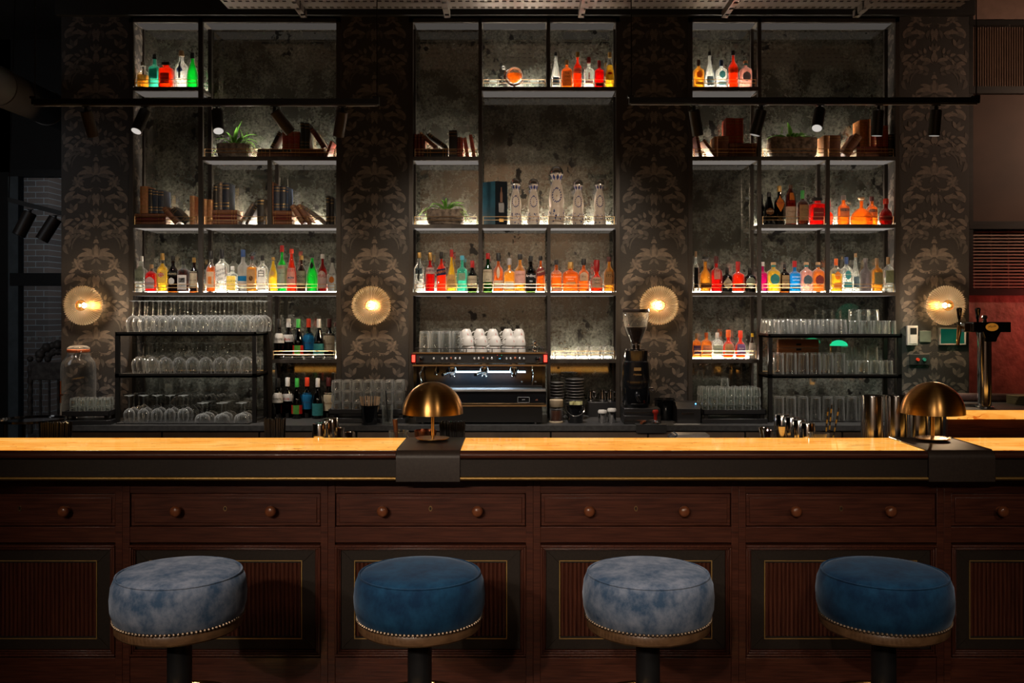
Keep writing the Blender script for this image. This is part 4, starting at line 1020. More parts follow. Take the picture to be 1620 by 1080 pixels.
row('M', 'D', 640, 240, 4.597, 1016, [
 (1104, 82, 780, 'sq', 'c', 'amber', 'black', 'embossed orange whiskey bottle with black stopper', D(texts=[('BULLEIT', .58, .075, 'cream'), ('BOURBON', .48, .065, 'cream')], labels=[(.06, .16, 38, 'peach')], caph=.15)),
 (1207, 116, 795, 'squat', 'c', 'amber', 'gold', 'broad flat bourbon bottle with white printing', D(dep=.5, texts=[('WOODFORD', .50, .06, 'white'), ('RESERVE', .42, .05, 'white')], labels=[(.24, .34, 30, 'tan')], caph=.22)),
 (1303, 82, 772, 'std', 'c', 'amber', 'black', 'amber rye bottle with crescent label', D(labels=[(.34, .60, 45, 'cream', 'arch')], texts=[('RYE', .46, .08, 'brown')], caph=.19)),
 (1397, 90, 780, 'wax', 'c', 'orangered', 'red', 'bourbon bottle dipped in red wax', D(labels=[(.14, .46, 60, 'cream')], texts=[("Maker's", .38, .095, 'black'), ('Mark', .28, .08, 'black')], caph=.36, capr=1.25)),
 (1487, 76, 757, 'std', 'c', 'gold', 'maroon', 'golden bourbon bottle with dark square label', D(labels=[(.20, .58, 55, 'tan')], texts=[('1776', .46, .12, 'black')], caph=.14)),
], 'on the middle shelf, right cell', 'bottles on the middle shelf, right cell')
# right unit
row('R', 'A', 1080, 20, 4.597, 538, [
 (116, 78, 318, 'squat', 'c', 'gold', 'brown', 'amber gin bottle with orange roundel', D(labels=[(.36, .62, 28, 'orange', 'oval'), (.14, .24, 36, 'tan')], caph=.2)),
 (196, 74, 258, 'cone', 'c', 'water', 'black', 'slender clear conical bottle', D(labels=[(.10, .34, 40, 'slate')], caph=.10)),
 (281, 80, 320, 'squat', 'c', 'water', 'blue', 'clear gin bottle with blue roundel and blue cap', D(labels=[(.36, .62, 28, 'teal', 'oval'), (.14, .24, 36, 'teal')], caph=.2)),
 (367, 72, 250, 'std', 'c', 'orangered', 'black', 'tall orange aperitif bottle', D(labels=[(.42, .55, 70, 'orange', 'rect', .12)], texts=[('APEROL', .485, .06, 'navy', .25)], caph=.12)),
 (457, 86, 325, 'squat', 'c', 'pink', 'cork', 'pink gin bottle with slate medallion and blue neck', D(labels=[(.26, .60, 36, 'slate', 'oval'), (.84, .93, 180, 'teal')], caph=.09, capr=1.3)),
], 'on the top right shelf', 'bottles on the top right shelf')
row('R', 'C', 1080, 240, 4.597, 521, [
 (596, 40, 282, 'std', 'k', None, 'black', 'slim black bottle half hidden by the post', D(y=YP + .15)),
 (628, 82, 278, 'long', 'k', None, 'black', 'black cream-liqueur bottle with sloping shoulders', D(labels=[(.30, .52, 44, 'brown', 'oval')], texts=[('BAILEYS', .42, .07, 'cream')])),
 (703, 76, 232, 'tall', 'k', None, 'gold', 'black amaro bottle with orange diamond label', D(labels=[(.34, .76, 46, 'orange', 'diamond')], texts=[('AVERNA', .55, .07, 'red')], caph=.15)),
 (785, 86, 226, 'monk', 'b', 'amber', 'brown', 'robed-figure hazelnut liqueur bottle', D(labels=[(.04, .46, 75, 'cream'), (.62, .80, 26, 'orange')], texts=[('Frangelico', .34, .055, 'brown')], caph=.08)),
 (872, 80, 265, 'squat', 'c', 'brown', 'green', 'dark whisky bottle with green neck and cream label', D(labels=[(.16, .58, 42, 'tan')], texts=[('GLEN', .44, .08, 'brown')], caph=.24)),
 (976, 114, 318, 'decanter', 'c', 'red', 'black', 'square red decanter with wide black cap', D(dep=.75, caph=.12, labels=[(.16, .62, 34, 'maroon')], texts=[('DISARONNO', .44, .055, 'cream')])),
], 'on the upper right shelf', 'bottles on the upper right shelf, left cell')
row('R', 'C', 1080, 240, 4.597, 521, [
 (1072, 70, 330, 'wax', 'c', 'orangered', 'red', 'red-orange bottle with red capsule beside the post', D(y=YP + .12, caph=.25)),
 (1170, 86, 300, 'tall', 'c', 'amber', 'grey', 'tall amber cognac bottle with pale label', D(labels=[(.26, .58, 50, 'peach'), (.46, .54, 48, 'navy')], texts=[('MARTELL', .50, .045, 'white')], caph=.16)),
 (1300, 166, 315, 'bell', 'c', 'amber', 'cork', 'wide bell-shaped amber cognac bottle', D(dep=.5, caph=.14, stop=True)),
 (1394, 82, 303, 'tall', 'c', 'amber', 'maroon', 'amber cognac bottle behind the bell-shaped one', D(labels=[(.26, .58, 50, 'peach'), (.46, .54, 48, 'navy')], texts=[('MARTELL', .50, .045, 'white')], caph=.16, y=YP + .13)),
 (1478, 96, 325, 'round', 'c', 'deepred', 'vermilion', 'round dark red liqueur bottle with red cap', D(caph=.20, labels=[(.16, .36, 45, 'maroon')])),
], 'on the upper right shelf', 'bottles on the upper right shelf, right cell')
row('R', 'D', 1080, 240, 4.597, 1014, [
 (95, 44, 715, 'tall', 'c', 'water', 'cork', 'slim clear bottle with black strip label', D(labels=[(.10, .60, 40, 'black')])),
 (165, 86, 757, 'round', 'c', 'gold', 'black', 'round golden gin bottle with black stopper', D(labels=[(.12, .26, 60, 'brown')], stop=True, caph=.14)),
 (244, 80, 750, 'sq', 'c', 'red', 'maroon', 'tall red gin bottle numbered 24', D(labels=[(.36, .68, 30, 'pinkish')], texts=[('24', .58, .11, 'maroon' if 'maroon' in INK else 'red')], caph=.2)),
 (322, 72, 832, 'squat', 'k', None, 'black', 'squat black gin bottle with diamond label, left one', D(labels=[(.10, .60, 46, 'cream', 'diamond')], texts=[('NEPTUN', .34, .07, 'brown')], caph=.24)),
 (402, 84, 790, 'sq', 'c', 'orangered', 'red', 'square orange-red gin bottle with red stopper', D(labels=[(.12, .26, 38, 'maroon')], caph=.26)),
 (488, 82, 835, 'squat', 'k', None, 'black', 'squat black gin bottle with sage diamond label', D(labels=[(.14, .68, 46, 'sage', 'diamond')], texts=[("HENDRICK'S", .40, .055, 'black')], caph=.24)),
], 'on the long right shelf, left cell', 'bottles on the long right shelf, left cell')
row('R', 'D', 1080, 240, 4.597, 1014, [
 (582, 66, 792, 'sq', 'c', 'magenta', 'white', 'magenta gin bottle beside the post', D(caph=.14)),
 (660, 90, 795, 'squat', 'c', 'yellow', 'cork', 'pale lemon gin bottle with teal medallion', D(labels=[(.24, .62, 38, 'teal', 'oval'), (.84, .92, 180, 'teal')], caph=.09, capr=1.3)),
 (741, 68, 808, 'squat', 'b', 'brown', 'black', 'small brown apothecary bottle with tan label', D(labels=[(.12, .60, 40, 'tan')], texts=[('MONKEY', .42, .07, 'black'), ('47', .30, .08, 'black')], caph=.2)),
 (814, 80, 785, 'sq', 'c', 'blue', 'red', 'bright blue gin bottle', D(texts=[('BOMBAY', .48, .065, 'white'), ('SAPPHIRE', .38, .055, 'white')], labels=[(.10, .20, 36, 'blue')], caph=.2)),
 (899, 86, 795, 'squat', 'c', 'pink', 'cork', 'pale pink gin bottle with slate medallion', D(labels=[(.22, .58, 38, 'slate', 'oval'), (.84, .92, 180, 'teal')], caph=.09, capr=1.3)),
 (984, 86, 795, 'squat', 'c', 'peach', 'cork', 'bright orange gin bottle with maroon medallion', D(labels=[(.22, .58, 38, 'maroon', 'oval'), (.84, .92, 180, 'slate')], caph=.09, capr=1.3)),
], 'on the long right shelf, centre cell', 'bottles on the long right shelf, centre cell')
row('R', 'D', 1080, 240, 4.597, 1014, [
 (1116, 78, 768, 'squat', 'c', 'yellow', 'orange', 'clear gin bottle with orange roundel and orange neck', D(labels=[(.36, .62, 28, 'orange', 'oval'), (.12, .28, 36, 'orange')], texts=[('BRIGHTON', .50, .045, 'cream')], caph=.2, level=.6)),
 (1191, 78, 757, 'squat', 'c', 'water', 'blue', 'clear gin bottle with teal roundel and blue neck', D(labels=[(.36, .62, 28, 'teal', 'oval'), (.12, .28, 36, 'teal')], texts=[('BRIGHTON', .50, .045, 'cream')], caph=.2)),
 (1257, 64, 730, 'cone', 'c', 'water', 'cork', 'tall clear conical bottle with blue-grey label', D(labels=[(.12, .40, 40, 'slate')], caph=.10)),
 (1331, 80, 765, 'std', 'c', 'mauve', 'grey', 'frosted mauve bottle without a label', D(caph=.12)),
 (1412, 76, 765, 'squat', 'c', 'gold', 'cork', 'golden tequila bottle with olive label', D(labels=[(.24, .58, 42, 'olive')], caph=.2)),
 (1495, 76, 757, 'squat', 'c', 'water', 'cork', 'clear tequila bottle with olive label', D(labels=[(.26, .62, 42, 'olive')], caph=.2)),
], 'on the long right shelf, right cell', 'bottles on the long right shelf, right cell')
row('R', 'E', 1080, 455, 4.597, 514, [
 (100, 66, 330, 'squat', 'c', 'peach', 'cork', 'orange gin bottle with pale purple label', D(labels=[(.18, .52, 42, 'purple')], texts=[('Tarquin', .38, .08, 'white')], caph=.2)),
 (172, 78, 325, 'squat', 'c', 'peach', 'orange', 'peach gin bottle with peach label', D(labels=[(.18, .52, 42, 'peach')], texts=[("Tarquin's", .38, .075, 'navy')], caph=.2)),
 (251, 78, 325, 'squat', 'c', 'water', 'white', 'clear gin bottle with grey label', D(labels=[(.18, .52, 42, 'sage')], texts=[("Tarquin's", .38, .075, 'navy')], caph=.2)),
 (332, 86, 305, 'round', 'c', 'orangered', 'orange', 'round red-orange bottle with gold label', D(labels=[(.14, .52, 48, 'tan')], texts=[('SEVILLA', .36, .07, 'brown')], caph=.26)),
 (420, 82, 310, 'round', 'c', 'orangered', 'vermilion', 'round red-orange bottle with purple label', D(labels=[(.14, .52, 48, 'purple')], texts=[('PLUM', .36, .08, 'white')], caph=.26)),
 (506, 46, 330, 'std', 'c', 'brown', 'yellow', 'small white-wrapped bitters bottle with yellow cap', D(labels=[(.02, .62, 120, 'white')], texts=[('BITTERS', .40, .06, 'black')], caph=.14)),
], 'on the low shelf above the tumbler crate', 'bottles on the low right shelf')
# wine bottles, six on the small shelf and six under it on the counter
WINE = [('black', 'white', (.40, .64), 'MONTE', 'black'), ('white', 'white', (.42, .60), 'Della', 'red'), ('green', 'red', (.12, .34), '', ''), ('vermilion', 'blue', (.22, .62), 'NOVA', 'navy'), ('white', 'teal', (.08, .38), '', ''), ('maroon', 'cream', (.18, .62), 'Chateau', 'brown')]
WD = ['white mountain label', 'small white label and red script', 'low colourful label', 'tall blue label', 'low patterned teal label', 'tall cream label']
def wines(us, tv, bv, z, Y, phrase, group):
    Y0 = Y
    for q_, (u, (cp, lc, (a, b), tx, ink), wd) in enumerate(zip(us, WINE, WD)):
        Y = Y0 + (.023 if q_ % 2 else -.022)
        x = X_(170 + u / 4.154, Y); H = (bv - tv) / 4.154 * Y / F_PX
        o = bottle(x, Y, z, .0355, H, 'std' if cp not in ('green',) and lc != 'teal' else 'burg', 'k', None, cp, 'red wine bottle with ' + wd + ' ' + phrase, caph=.22, labels=[(a, b, 80, lc)] + ([(a, b, 34, 'green')] if lc == 'red' else []), texts=[(tx, (a + b) / 2 - .03, .07, ink)] if tx else [], group=group)
wines((1128, 1190, 1254, 1322, 1390, 1458), 205, 466, ZS['E'], YP + .08, 'on the small wine shelf', 'wine bottles on the small shelf')
wines((1120, 1184, 1246, 1312, 1382, 1452), 560, 824, CTZ, YP - .03, 'on the counter below the shelf', 'wine bottles on the counter')
# ------------------------------------------------------------------ glass racks and glassware
def rack(name, label, x0, x1, yf, yb, levels, posts_to, lean=0):
    o = thing(name, label, 'rack', ((x0 + x1) / 2, (yf + yb) / 2, CTZ + .001), 'black glass racks on the back counter')
    t = .024
    for x in (x0, x1 - t):
        for y in (yf, yb - t):
            obj('post', rel(MB().box(x, x + t, y, y + t, CTZ + .001, levels[0] - .024), o), BLK, o)
    for z in levels:
        s = MB()
        s.box(x0, x1, yf, yb, z - .024, z - .012); s.box(x0, x1, yf, yf + .012, z - .024, z); s.box(x0, x1, yb - .012, yb, z - .024, z)
        s.box(x0, x0 + .012, yf, yb, z - .024, z); s.box(x1 - .012, x1, yf, yb, z - .024, z)
        obj('rack_shelf', rel(s, o), BLK, o)
        obj('drip_mat', rel(MB().box(x0 + .013, x1 - .013, yf + .013, yb - .013, z - .0115, z - .002), o), RUBBER, o)
    return o
YK0, YK1 = 5.90, 6.185
RZ = [Z_(525, YK0), Z_(591, YK0)]
rack('glass_rack', 'black steel rack of upturned wine glasses at the left of the counter', X_(182, YK0), X_(405, YK0), YK0, YK1, RZ, 0)
YR0, YR1 = 5.92, 6.178
RZR = [Z_(528, YR0), Z_(592, YR0)]
rack('glass_rack', 'black steel rack of tumblers at the right of the counter', X_(1216, YR0), X_(1427, YR0), YR0, YR1, RZR, 0)

def wine_glass(h, rb, hb, rf, label, group, kind='upturned wine glass', prof=None):
    """upturned: rim at z=0, foot on top"""
    o = thing('wine_glass', label, 'wine glass', (0, 0, 0), group)
    prof = prof or [(rb * .80, 0), (rb * .92, hb * .25), (rb, hb * .50), (rb * .94, hb * .68), (rb * .70, hb * .85), (rb * .36, hb * .95), (.0055, hb)]
    obj('bowl', MB().lathe(prof, 20, close=False), CLEAR, o, ang=80)
    obj('stem', MB().lathe([(.0055, hb), (.0036, hb + .012), (.0034, h - .014), (.006, h - .006)], 10, close=False), CRYST, o, ang=80)
    obj('foot', MB().lathe([(.006, h - .006), (rf * .5, h - .003), (rf, h - .0012), (rf, h), (.001, h)], 22, close=False), CRYST, o, ang=40)
    return o
def grid_of(proto_fn, xs, ys, z, lab, group, jitter=.003, skip=lambda i, j: False):
    """rows from the front; every glass an object of its own with its own place in the label"""
    first = None; out_ = []
    for j, y in enumerate(ys):
        for i, x in enumerate(xs):
            if skip(i, j): continue
            l = lab(i, j)
            lc = (x + random.uniform(-jitter, jitter), y + random.uniform(-jitter, jitter), z)
            if first is None:
                first = proto_fn(l); first.location = lc; o = first
            else: o = dup(first, lc, l, group)
            out_.append(o)
    return out_
def lin(a, b, n): return [a + (b - a) * i / (n - 1) for i in range(n)] if n > 1 else [(a + b) / 2]
ROWN = ['front row', 'second row', 'third row', 'fourth row']
HG = Z_(475, YK0 + .05) - RZ[0]
xs = lin(X_(211, YK0 + .05), X_(406, YK0 + .05), 10)
G = 'upturned wine glasses on the rack top'
grid_of(lambda l: wine_glass(HG, .046, .105, .036, l, G), xs, [YK0 + .055, YK0 + .145, YK0 + .235], RZ[0] - .001,
        lambda i, j: 'upturned wine glass on the rack top, %s, %s from left' % (ROWN[j], ORD[i]), G, skip=lambda i, j: False)
HG2 = Z_(542, YK0 + .05) - RZ[1]
xs = lin(X_(218, YK0 + .05), X_(390, YK0 + .05), 9)
G2 = 'upturned wine glasses on the middle rack shelf'
grid_of(lambda l: wine_glass(HG2, .044, .105, .035, l, G2), xs, [YK0 + .06, YK0 + .145, YK0 + .23], RZ[1] - .001,
        lambda i, j: 'upturned wine glass on the middle rack shelf, %s, %s from left' % (ROWN[j], ORD[i]), G2)
# under the rack: tall white wine glasses at left, low coupes at right, on a bobbled mat
mat_ = MB().box(X_(186, 5.86), X_(396, 5.86), 5.835, 6.18, CTZ + .0008, CTZ + .008)
for k in range(60):
    x = X_(187, 5.86) + k * (X_(395, 5.86) - X_(187, 5.86)) / 59
    mat_.ball((x, 5.835, CTZ + .0055), .0042, 6, 4)
tag(obj('bar_mat', mat_, RUBBER), 'black bobbled rubber mat under the lowest stemware', 'bar mat')
HG3 = .165
G3 = 'upturned tall wine glasses under the rack'
ys = [5.885, 5.965, 6.045, 6.125]
grid_of(lambda l: wine_glass(HG3, .035, .085, .031, l, G3), lin(X_(206, 5.9), X_(292, 5.9), 5), ys, CTZ + .009,
        lambda i, j: 'upturned slim wine glass on the counter mat, %s, %s from left' % (ROWN[j], ORD[i]), G3)
G4 = 'upturned low coupes under the rack'
cp = [(.046, 0), (.047, .014), (.044, .030), (.034, .044), (.014, .052), (.0055, .055)]
grid_of(lambda l: wine_glass(.118, .047, .055, .036, l, G4, prof=cp), lin(X_(322, 5.9), X_(383, 5.9), 3), ys[:3], CTZ + .009,
        lambda i, j: 'upturned low coupe on the counter mat, %s, %s from left' % (ROWN[j], ORD[i]), G4)
# tumblers ---------------------------------------------------------
def tumbler(name, h, r0, r1, label, group, mat=CLEAR, flutes=0, cat='tumbler', seg=18, base=.010):
    """standing mouth down: rim r1 at z=0, base r0 on top"""
    if flutes: seg = flutes * 2
    mb = MB(); prof = [(r1 - .0022, 0), (r1, 0), (r1 * .99, h * .2), (r0 * 1.02, h * .85), (r0, h - .003), (r0 * .94, h), (.001, h)]
    inner = [(.001, h - base), (r0 * .86, h - base), (r1 - .003, .002), (r1 - .0022, 0)]
    mb.lathe(prof, seg, close=False); mb.lathe(inner, seg, close=False)
    if flutes:
        for k in range(len(mb.v)):
            x, y, z = mb.v[k]
            i = k % seg
            if .012 < z < h - .004 and k < len(prof) * seg and i % 2: mb.v[k] = (x * .94, y * .94, z)
    o = obj(name, mb, mat, None, ang=30)
    return tag(o, label, cat, group)
def dupm(src, loc, label, rz=0.0):
    r = src.copy(); COL.objects.link(r); r.location = loc; r['label'] = label; r.rotation_euler = (0, 0, rz); return r
def many(make, places, group):
    f = None
    for (loc, lab) in places:
        if f is None: f = make(lab); f.location = loc
        else: dupm(f, loc, lab, random.uniform(0, 6))
    return f
# right rack top: rounded tumblers and ribbed ones, a second layer at the far right
YA = YR0 + .055
def stem(kind, where): return lambda i, j: '%s %s, %s, %s from left' % (kind, where, ROWN[j], ORD[i])
def places(xs, ys, z, lab, jit=.002): return [((x + random.uniform(-jit, jit), y, z), lab(i, j)) for j, y in enumerate(ys) for i, x in enumerate(xs)]
g = 'upturned tumblers on the right rack top'
many(lambda l: tumbler('tumbler', Z_(505, YA) - RZR[0], .034, .041, l, g), places(lin(X_(1223, YA), X_(1330, YA), 6), [YA, YA + .083, YA + .166], RZR[0] - .001, stem('round-bottomed upturned tumbler', 'on the right rack top')), g)
many(lambda l: tumbler('tumbler', Z_(507, YA) - RZR[0], .033, .0362, l, g, CRYST, 14), places(lin(X_(1352, YA), X_(1408, YA), 4), [YA, YA + .095], RZR[0] - .001, stem('ribbed upturned tumbler', 'on the right rack top')), g)
many(lambda l: tumbler('tumbler', .070, .033, .0362, l, g, CRYST, 14), places(lin(X_(1350, YA + .1), X_(1381, YA + .1), 3), [YA + .095], RZR[0] + Z_(507, YA) - RZR[0], lambda i, j: 'ribbed tumbler stacked on top at the right rack top, %s from left' % ORD[i]), g)
g = 'glasses on the middle shelf of the right rack'
YA = YR0 + .05
h1 = Z_(558, YA) - RZR[1]
many(lambda l: tumbler('highball_glass', h1, .031, .034, l, g, CLEAR, cat='highball glass'), places(lin(X_(1232, YA), X_(1329, YA), 6), [YA, YA + .08], RZR[1] - .001, stem('upturned highball glass', 'on the middle shelf of the right rack')), g)
h2 = Z_(570, YA) - RZR[1]
many(lambda l: tumbler('tumbler', h2, .0325, .036, l, g, CRYST, 14), places(lin(X_(1347, YA), X_(1404, YA), 4), [YA, YA + .085], RZR[1] - .001, stem('ribbed tumbler', 'on the middle shelf of the right rack')), g)
many(lambda l: tumbler('tumbler', h2, .0325, .036, l, g, CRYST, 14), places(lin(X_(1347, YA), X_(1388, YA), 3), [YA + .085], RZR[1] + h2, lambda i, j: 'ribbed tumbler stacked on the middle right rack shelf, %s from left' % ORD[i]), g)
g = 'highball glasses under the right rack'
h3 = Z_(615, YA) - CTZ
many(lambda l: tumbler('highball_glass', .150, .031, .035, l, g, CLEAR, 10, cat='highball glass'), places(lin(X_(1232, YA), X_(1405, YA), 10), [YA, YA + .09], CTZ + .009, stem('upturned highball glass', 'on the counter under the right rack')), g)
tag(obj('bar_mat', MB().box(X_(1225.5, YA), X_(1416, YA), YR0 + .027, 6.15, CTZ + .0008, CTZ + .008), RUBBER), 'black rubber mat under the highball glasses at right', 'bar mat')
# wooden box and green lamp added in place of mirror reflections
o = thing('wooden_box_reflection', 'orange-brown wooden box, stand-in for a mirror reflection, behind the right rack glasses', 'box', (X_(1262, 6.13), 6.13, RZR[1] + .0008))
bw = X_(1294, 6.13) - X_(1262, 6.13)
OAK = wood('box_wood', (0.40, 0.15, 0.045), (0.24, 0.08, 0.025), .5, (3, 30, 30))
obj('box_body', MB().box(-bw, bw, -.02, .02, 0, .155), OAK, o, bev=.003)
obj('box_lid', MB().box(-bw, bw, -.021, .021, .158, .212), OAK, o, bev=.003)
ck = MB()
for dz in (.172, .140): ck.box(-.016, .016, -.024, -.021, dz, dz + .014)
obj('clasp', ck, BLK, o)
GRN = emis('reflected_lamp_green', (0.02, 0.70, 0.30), 0.95)  # glow of a reflected lamp, given to an added object
o = thing('bankers_lamp_reflection', 'green bankers lamp, stand-in for a mirror reflection, behind the right rack glasses', 'lamp', (X_(1327, 6.14), 6.14, RZR[1] + .0005))
sh = MB(); R = .058
sh.lathe([(R * cos(t), R * .62 * sin(t)) for t in [pi / 2 * k / 8 for k in range(8)]] + [(.001, R * .62)], 24)
sh.v = [(x, y * .6, z + .170) for x, y, z in sh.v]
obj('lamp_shade', sh, GRN, o)
obj('stem', MB().cyl((-.05, 0, .004), (-.05, 0, .205), .005, 10).cyl((-.05, 0, .175), (0, 0, .175), .004, 8), BRASS, o)
obj('base', MB().lathe([(.03, 0), (.03, .006), (.012, .012), (.006, .014)], 20, c=(-.05, 0, 0)), BRASS, o)
# crates of small glasses ------------------------------------------
def crate(label, cx, yc, w, d, z, h=.085):
    o = thing('glass_crate', label, 'crate', (cx, yc, z + .0008), 'black two-tier glass crates')
    a = MB(); a.box(-w, w, -d, d, 0, .028); 
    obj('lower_tray', a, BLKP, o, bev=.002)
    a = MB(); zt = h - .032
    a.box(-w + .01, w - .01, -d, d, zt, zt + .006)
    a.box(-w + .01, w - .01, -d, -d + .006, zt, h); a.box(-w + .01, w - .01, d - .006, d, zt, h); a.box(-w + .01, -w + .016, -d, d, zt, h); a.box(w - .016, w - .01, -d, d, zt, h)
    obj('upper_tray', a, BLKP, o, bev=.001)
    for sx in (-1, 1):
        for sy in (-1, 1): obj('spacer', MB().box(sx * (w - .03) - .012, sx * (w - .03) + .012, sy * (d - .02) - .012, sy * (d - .02) + .012, .028, zt), BLKP, o)
    return o
def piled(kind, n, m, layers, cx, yc, z, r, h, dx, dy, where, group, mat=CRYST, flutes=9, shrink=True, cat='tumbler', rz=0, tower='column'):
    pl = []
    for k in range(layers):
        for j in range(m):
            nn = n
            for i in range(nn):
                x = cx + (i - (n - 1) / 2) * dx; y = yc - (m - 1) / 2 * dy + j * dy
                if rz:
                    xx, yy = x - cx, y - yc; x = cx + xx * cos(rz) - yy * sin(rz); y = yc + xx * sin(rz) + yy * cos(rz)
                pl.append(((x, y, z + k * (h + .0005)), '%s %s, %s, %s layer, %s from left' % (kind, where, ROWN[j], ORD[k], ORD[i])))
    return many(lambda l: tumbler('tumbler', h, r * .86, r, l, group, mat, flutes, cat), pl, group)
# crate right of the receipt printer
Yc = 6.02
cx = X_(1154, Yc); crate('black two-tier crate piled with small glasses, left of the right rack', cx, Yc - .03, .205, .115, CTZ)
piled('small cut tumbler', 7, 3, 3, cx - .012, Yc - .03, CTZ + .060, .0255, .052, .0535, .068, 'piled on the right crate', 'tumblers piled on the right crate')
many(lambda l: tumbler('tumbler', .05, .022, .0255, l, 'tumblers piled on the right crate', CRYST, 9), [((cx - .03, Yc, CTZ + .220), 'small cut tumbler lying topmost on the pile in the right crate')], '')
# crate beside the wine bottles
Yc = 6.0
cx = X_(583, Yc); crate('black two-tier crate of stacked tumblers beside the wine bottles', cx, Yc, .245, .10, CTZ)
piled('clear tumbler', 7, 2, 3, cx, Yc, CTZ + .060, .031, .0665, .066, .075, 'stacked behind the stirrers', 'tumblers stacked on the middle crate', CLEAR, 0)
# crate at far left by the big jar
Yc = 5.875
cx = X_(143, Yc); o = crate('black two-tier crate of shot glasses at the left end of counter', cx, Yc, .150, .085, CTZ); o.rotation_euler = (0, 0, RAD(5))
piled('small ribbed tumbler', 5, 2, 2, cx + .01, Yc, CTZ + .060, .024, .050, .050, .06, 'on the far left crate', 'tumblers on the left crate', CRYST, 9, rz=RAD(5))
# bright glass ashtrays on the small middle shelf
g = 'white-lit glass dishes on the small middle shelf'
Ya = YP + .09; k = 0
FROST = glass('bright_ribbed_glass', (.95, .95, .93), gain=1.1, body=.5, bodyc=(.92, .90, .86))
pl = []
for i, px in enumerate((886, 903)):
    for j in range(2): pl.append(((X_(px, Ya), Ya, ZS['E'] + .0008 + j * .026), 'bright stacked glass dish on the small middle shelf, %s pile from left, %s up' % (ORD[i], ORD[j])))
for i, px in enumerate((922, 942, 962)):
    for j in range(3): pl.append(((X_(px, Ya), Ya, ZS['E'] + .0008 + j * .026), 'bright stacked glass dish on the small middle shelf, %s pile from left, %s up' % (ORD[i + 2], ORD[j])))
many(lambda l: tumbler('glass_dish', .0255, .036, .039, l, g, FROST, 20, 'glass dish', base=.004), pl, g)

# ------------------------------------------------------------------ books
BKC = {'red': (0.42, 0.062, 0.030), 'deepred': (0.16, 0.022, 0.014), 'brown': (0.21, 0.08, 0.036), 'tan': (0.46, 0.20, 0.075), 'dark': (0.022, 0.018, 0.015), 'navy': (0.02, 0.028, 0.05), 'grey': (0.16, 0.13, 0.11), 'green': (0.03, 0.04, 0.03), 'orange': (0.62, 0.24, 0.07), 'blue': (0.04, 0.07, 0.14)}
BK = {k: pbr('cloth_' + k, v, 0.6, c2=tuple(x * .7 for x in v), scale=(60, 60, 60), bump=.1) for k, v in BKC.items()}
GILT = pbr('gilt', (0.40, 0.24, 0.08), 0.35, 0.8)
def book(x, y, z, t, h, d, colr, label, group, lean=0.0, flat=False, bands=True, turn=0.0, edge='l'):
    """spine towards the room; t thickness, h height, d depth; lean tilts sideways about the lower corner; flat lies on its side"""
    o = thing('book', label, 'book', (x, y, z + .0008), group)
    c = MB(); b = .003
    c.box(-t / 2, -t / 2 + b, -d / 2, d / 2, 0, h); c.box(t / 2 - b, t / 2, -d / 2, d / 2, 0, h)
    n = 5                                                       # rounded spine
    pts = [(-t / 2 + t * k / n, -d / 2 - .006 * sin(pi * k / n)) for k in range(n + 1)]
    for (xa, ya), (xb, yb2) in zip(pts, pts[1:]):
        c.add([(xa, ya, 0), (xb, yb2, 0), (xb, yb2 + b, 0), (xa, ya + b, 0), (xa, ya, h), (xb, yb2, h), (xb, yb2 + b, h), (xa, ya + b, h)], [(3, 2, 1, 0), (4, 5, 6, 7), (0, 1, 5, 4), (2, 3, 7, 6)])
    p = MB().box(-t / 2 + b, t / 2 - b, -d / 2 + .004, d / 2 - .004, .003, h - .003)
    for zf in (.12, .24, .78, .90):
        for (xa, ya), (xb, yb2) in zip(pts, pts[1:]):
            if bands: c.add([(xa, ya - .0008, h * zf), (xb, yb2 - .0008, h * zf), (xb, yb2 - .0008, h * zf + .004), (xa, ya - .0008, h * zf + .004)], [(0, 1, 2, 3)], 1)
    def tr(mb):
        if flat: mb.v = [(zz - h / 2, yy, xx + t / 2) for xx, yy, zz in mb.v]
        elif lean:
            a = RAD(lean); sg = 1 if lean > 0 else -1
            px = t / 2 * sg                                     # pivot corner
            mb.v = [((xx - px) * cos(a) + zz * sin(a) + px, yy, -(xx - px) * sin(a) + zz * cos(a)) for xx, yy, zz in mb.v]
        if turn:
            a = RAD(turn); mb.v = [(xx * cos(a) - yy * sin(a), xx * sin(a) + yy * cos(a), zz) for xx, yy, zz in mb.v]
        return mb
    obj('cover', tr(c), [BK[colr], GILT], o, flat=True); obj('pages', tr(p), PAGES, o, flat=True)
    return o
YBK_ = YP + .10
def bk(ox, oy, sc, lv, bot, us, group, phrase):
    phrase = phrase.replace('- ', ', ') if phrase.startswith('- ') else ' ' + phrase
    """(u0, u1, top v, bottom v, colour, description, lean, flat)"""
    for it in us:
        u0, u1, tv, bv, colr, desc = it[:6]; lean = it[6] if len(it) > 6 else 0; op = it[7] if len(it) > 7 else {}
        Y = YBK_ + op.get('dy', 0); k = Y / F_PX / sc
        x = X_(ox + (u0 + u1) / 2 / sc, Y); z = ZS[lv] + (bot - bv) * k
        if op.get('flat'): book(x, Y, z, (bv - tv) * k - .001, (u1 - u0) * k, .136, colr, desc + phrase, group, flat=True)
        elif lean:
            # u0..u1 spans the leaning book; thickness given
            t = op['t'] * k; a = RAD(lean); H = ((bv - tv) * k - t * abs(sin(a))) / cos(a)
            xb = X_(ox + (u0 if lean > 0 else u1) / sc, Y)       # foot side
            book(xb - (t / 2 if lean < 0 else -t / 2), Y, z, t, H, .13, colr, desc + phrase, group, lean=lean)
        else: book(x, Y, z, (u1 - u0) * k - .0006, (bv - tv) * k, .13, colr, desc + phrase, group, turn=op.get('turn', 0))
F = D(flat=True)
def L1(us, g, ph): bk(190, 20, 4.378, 'B', 996, us, g, ph)
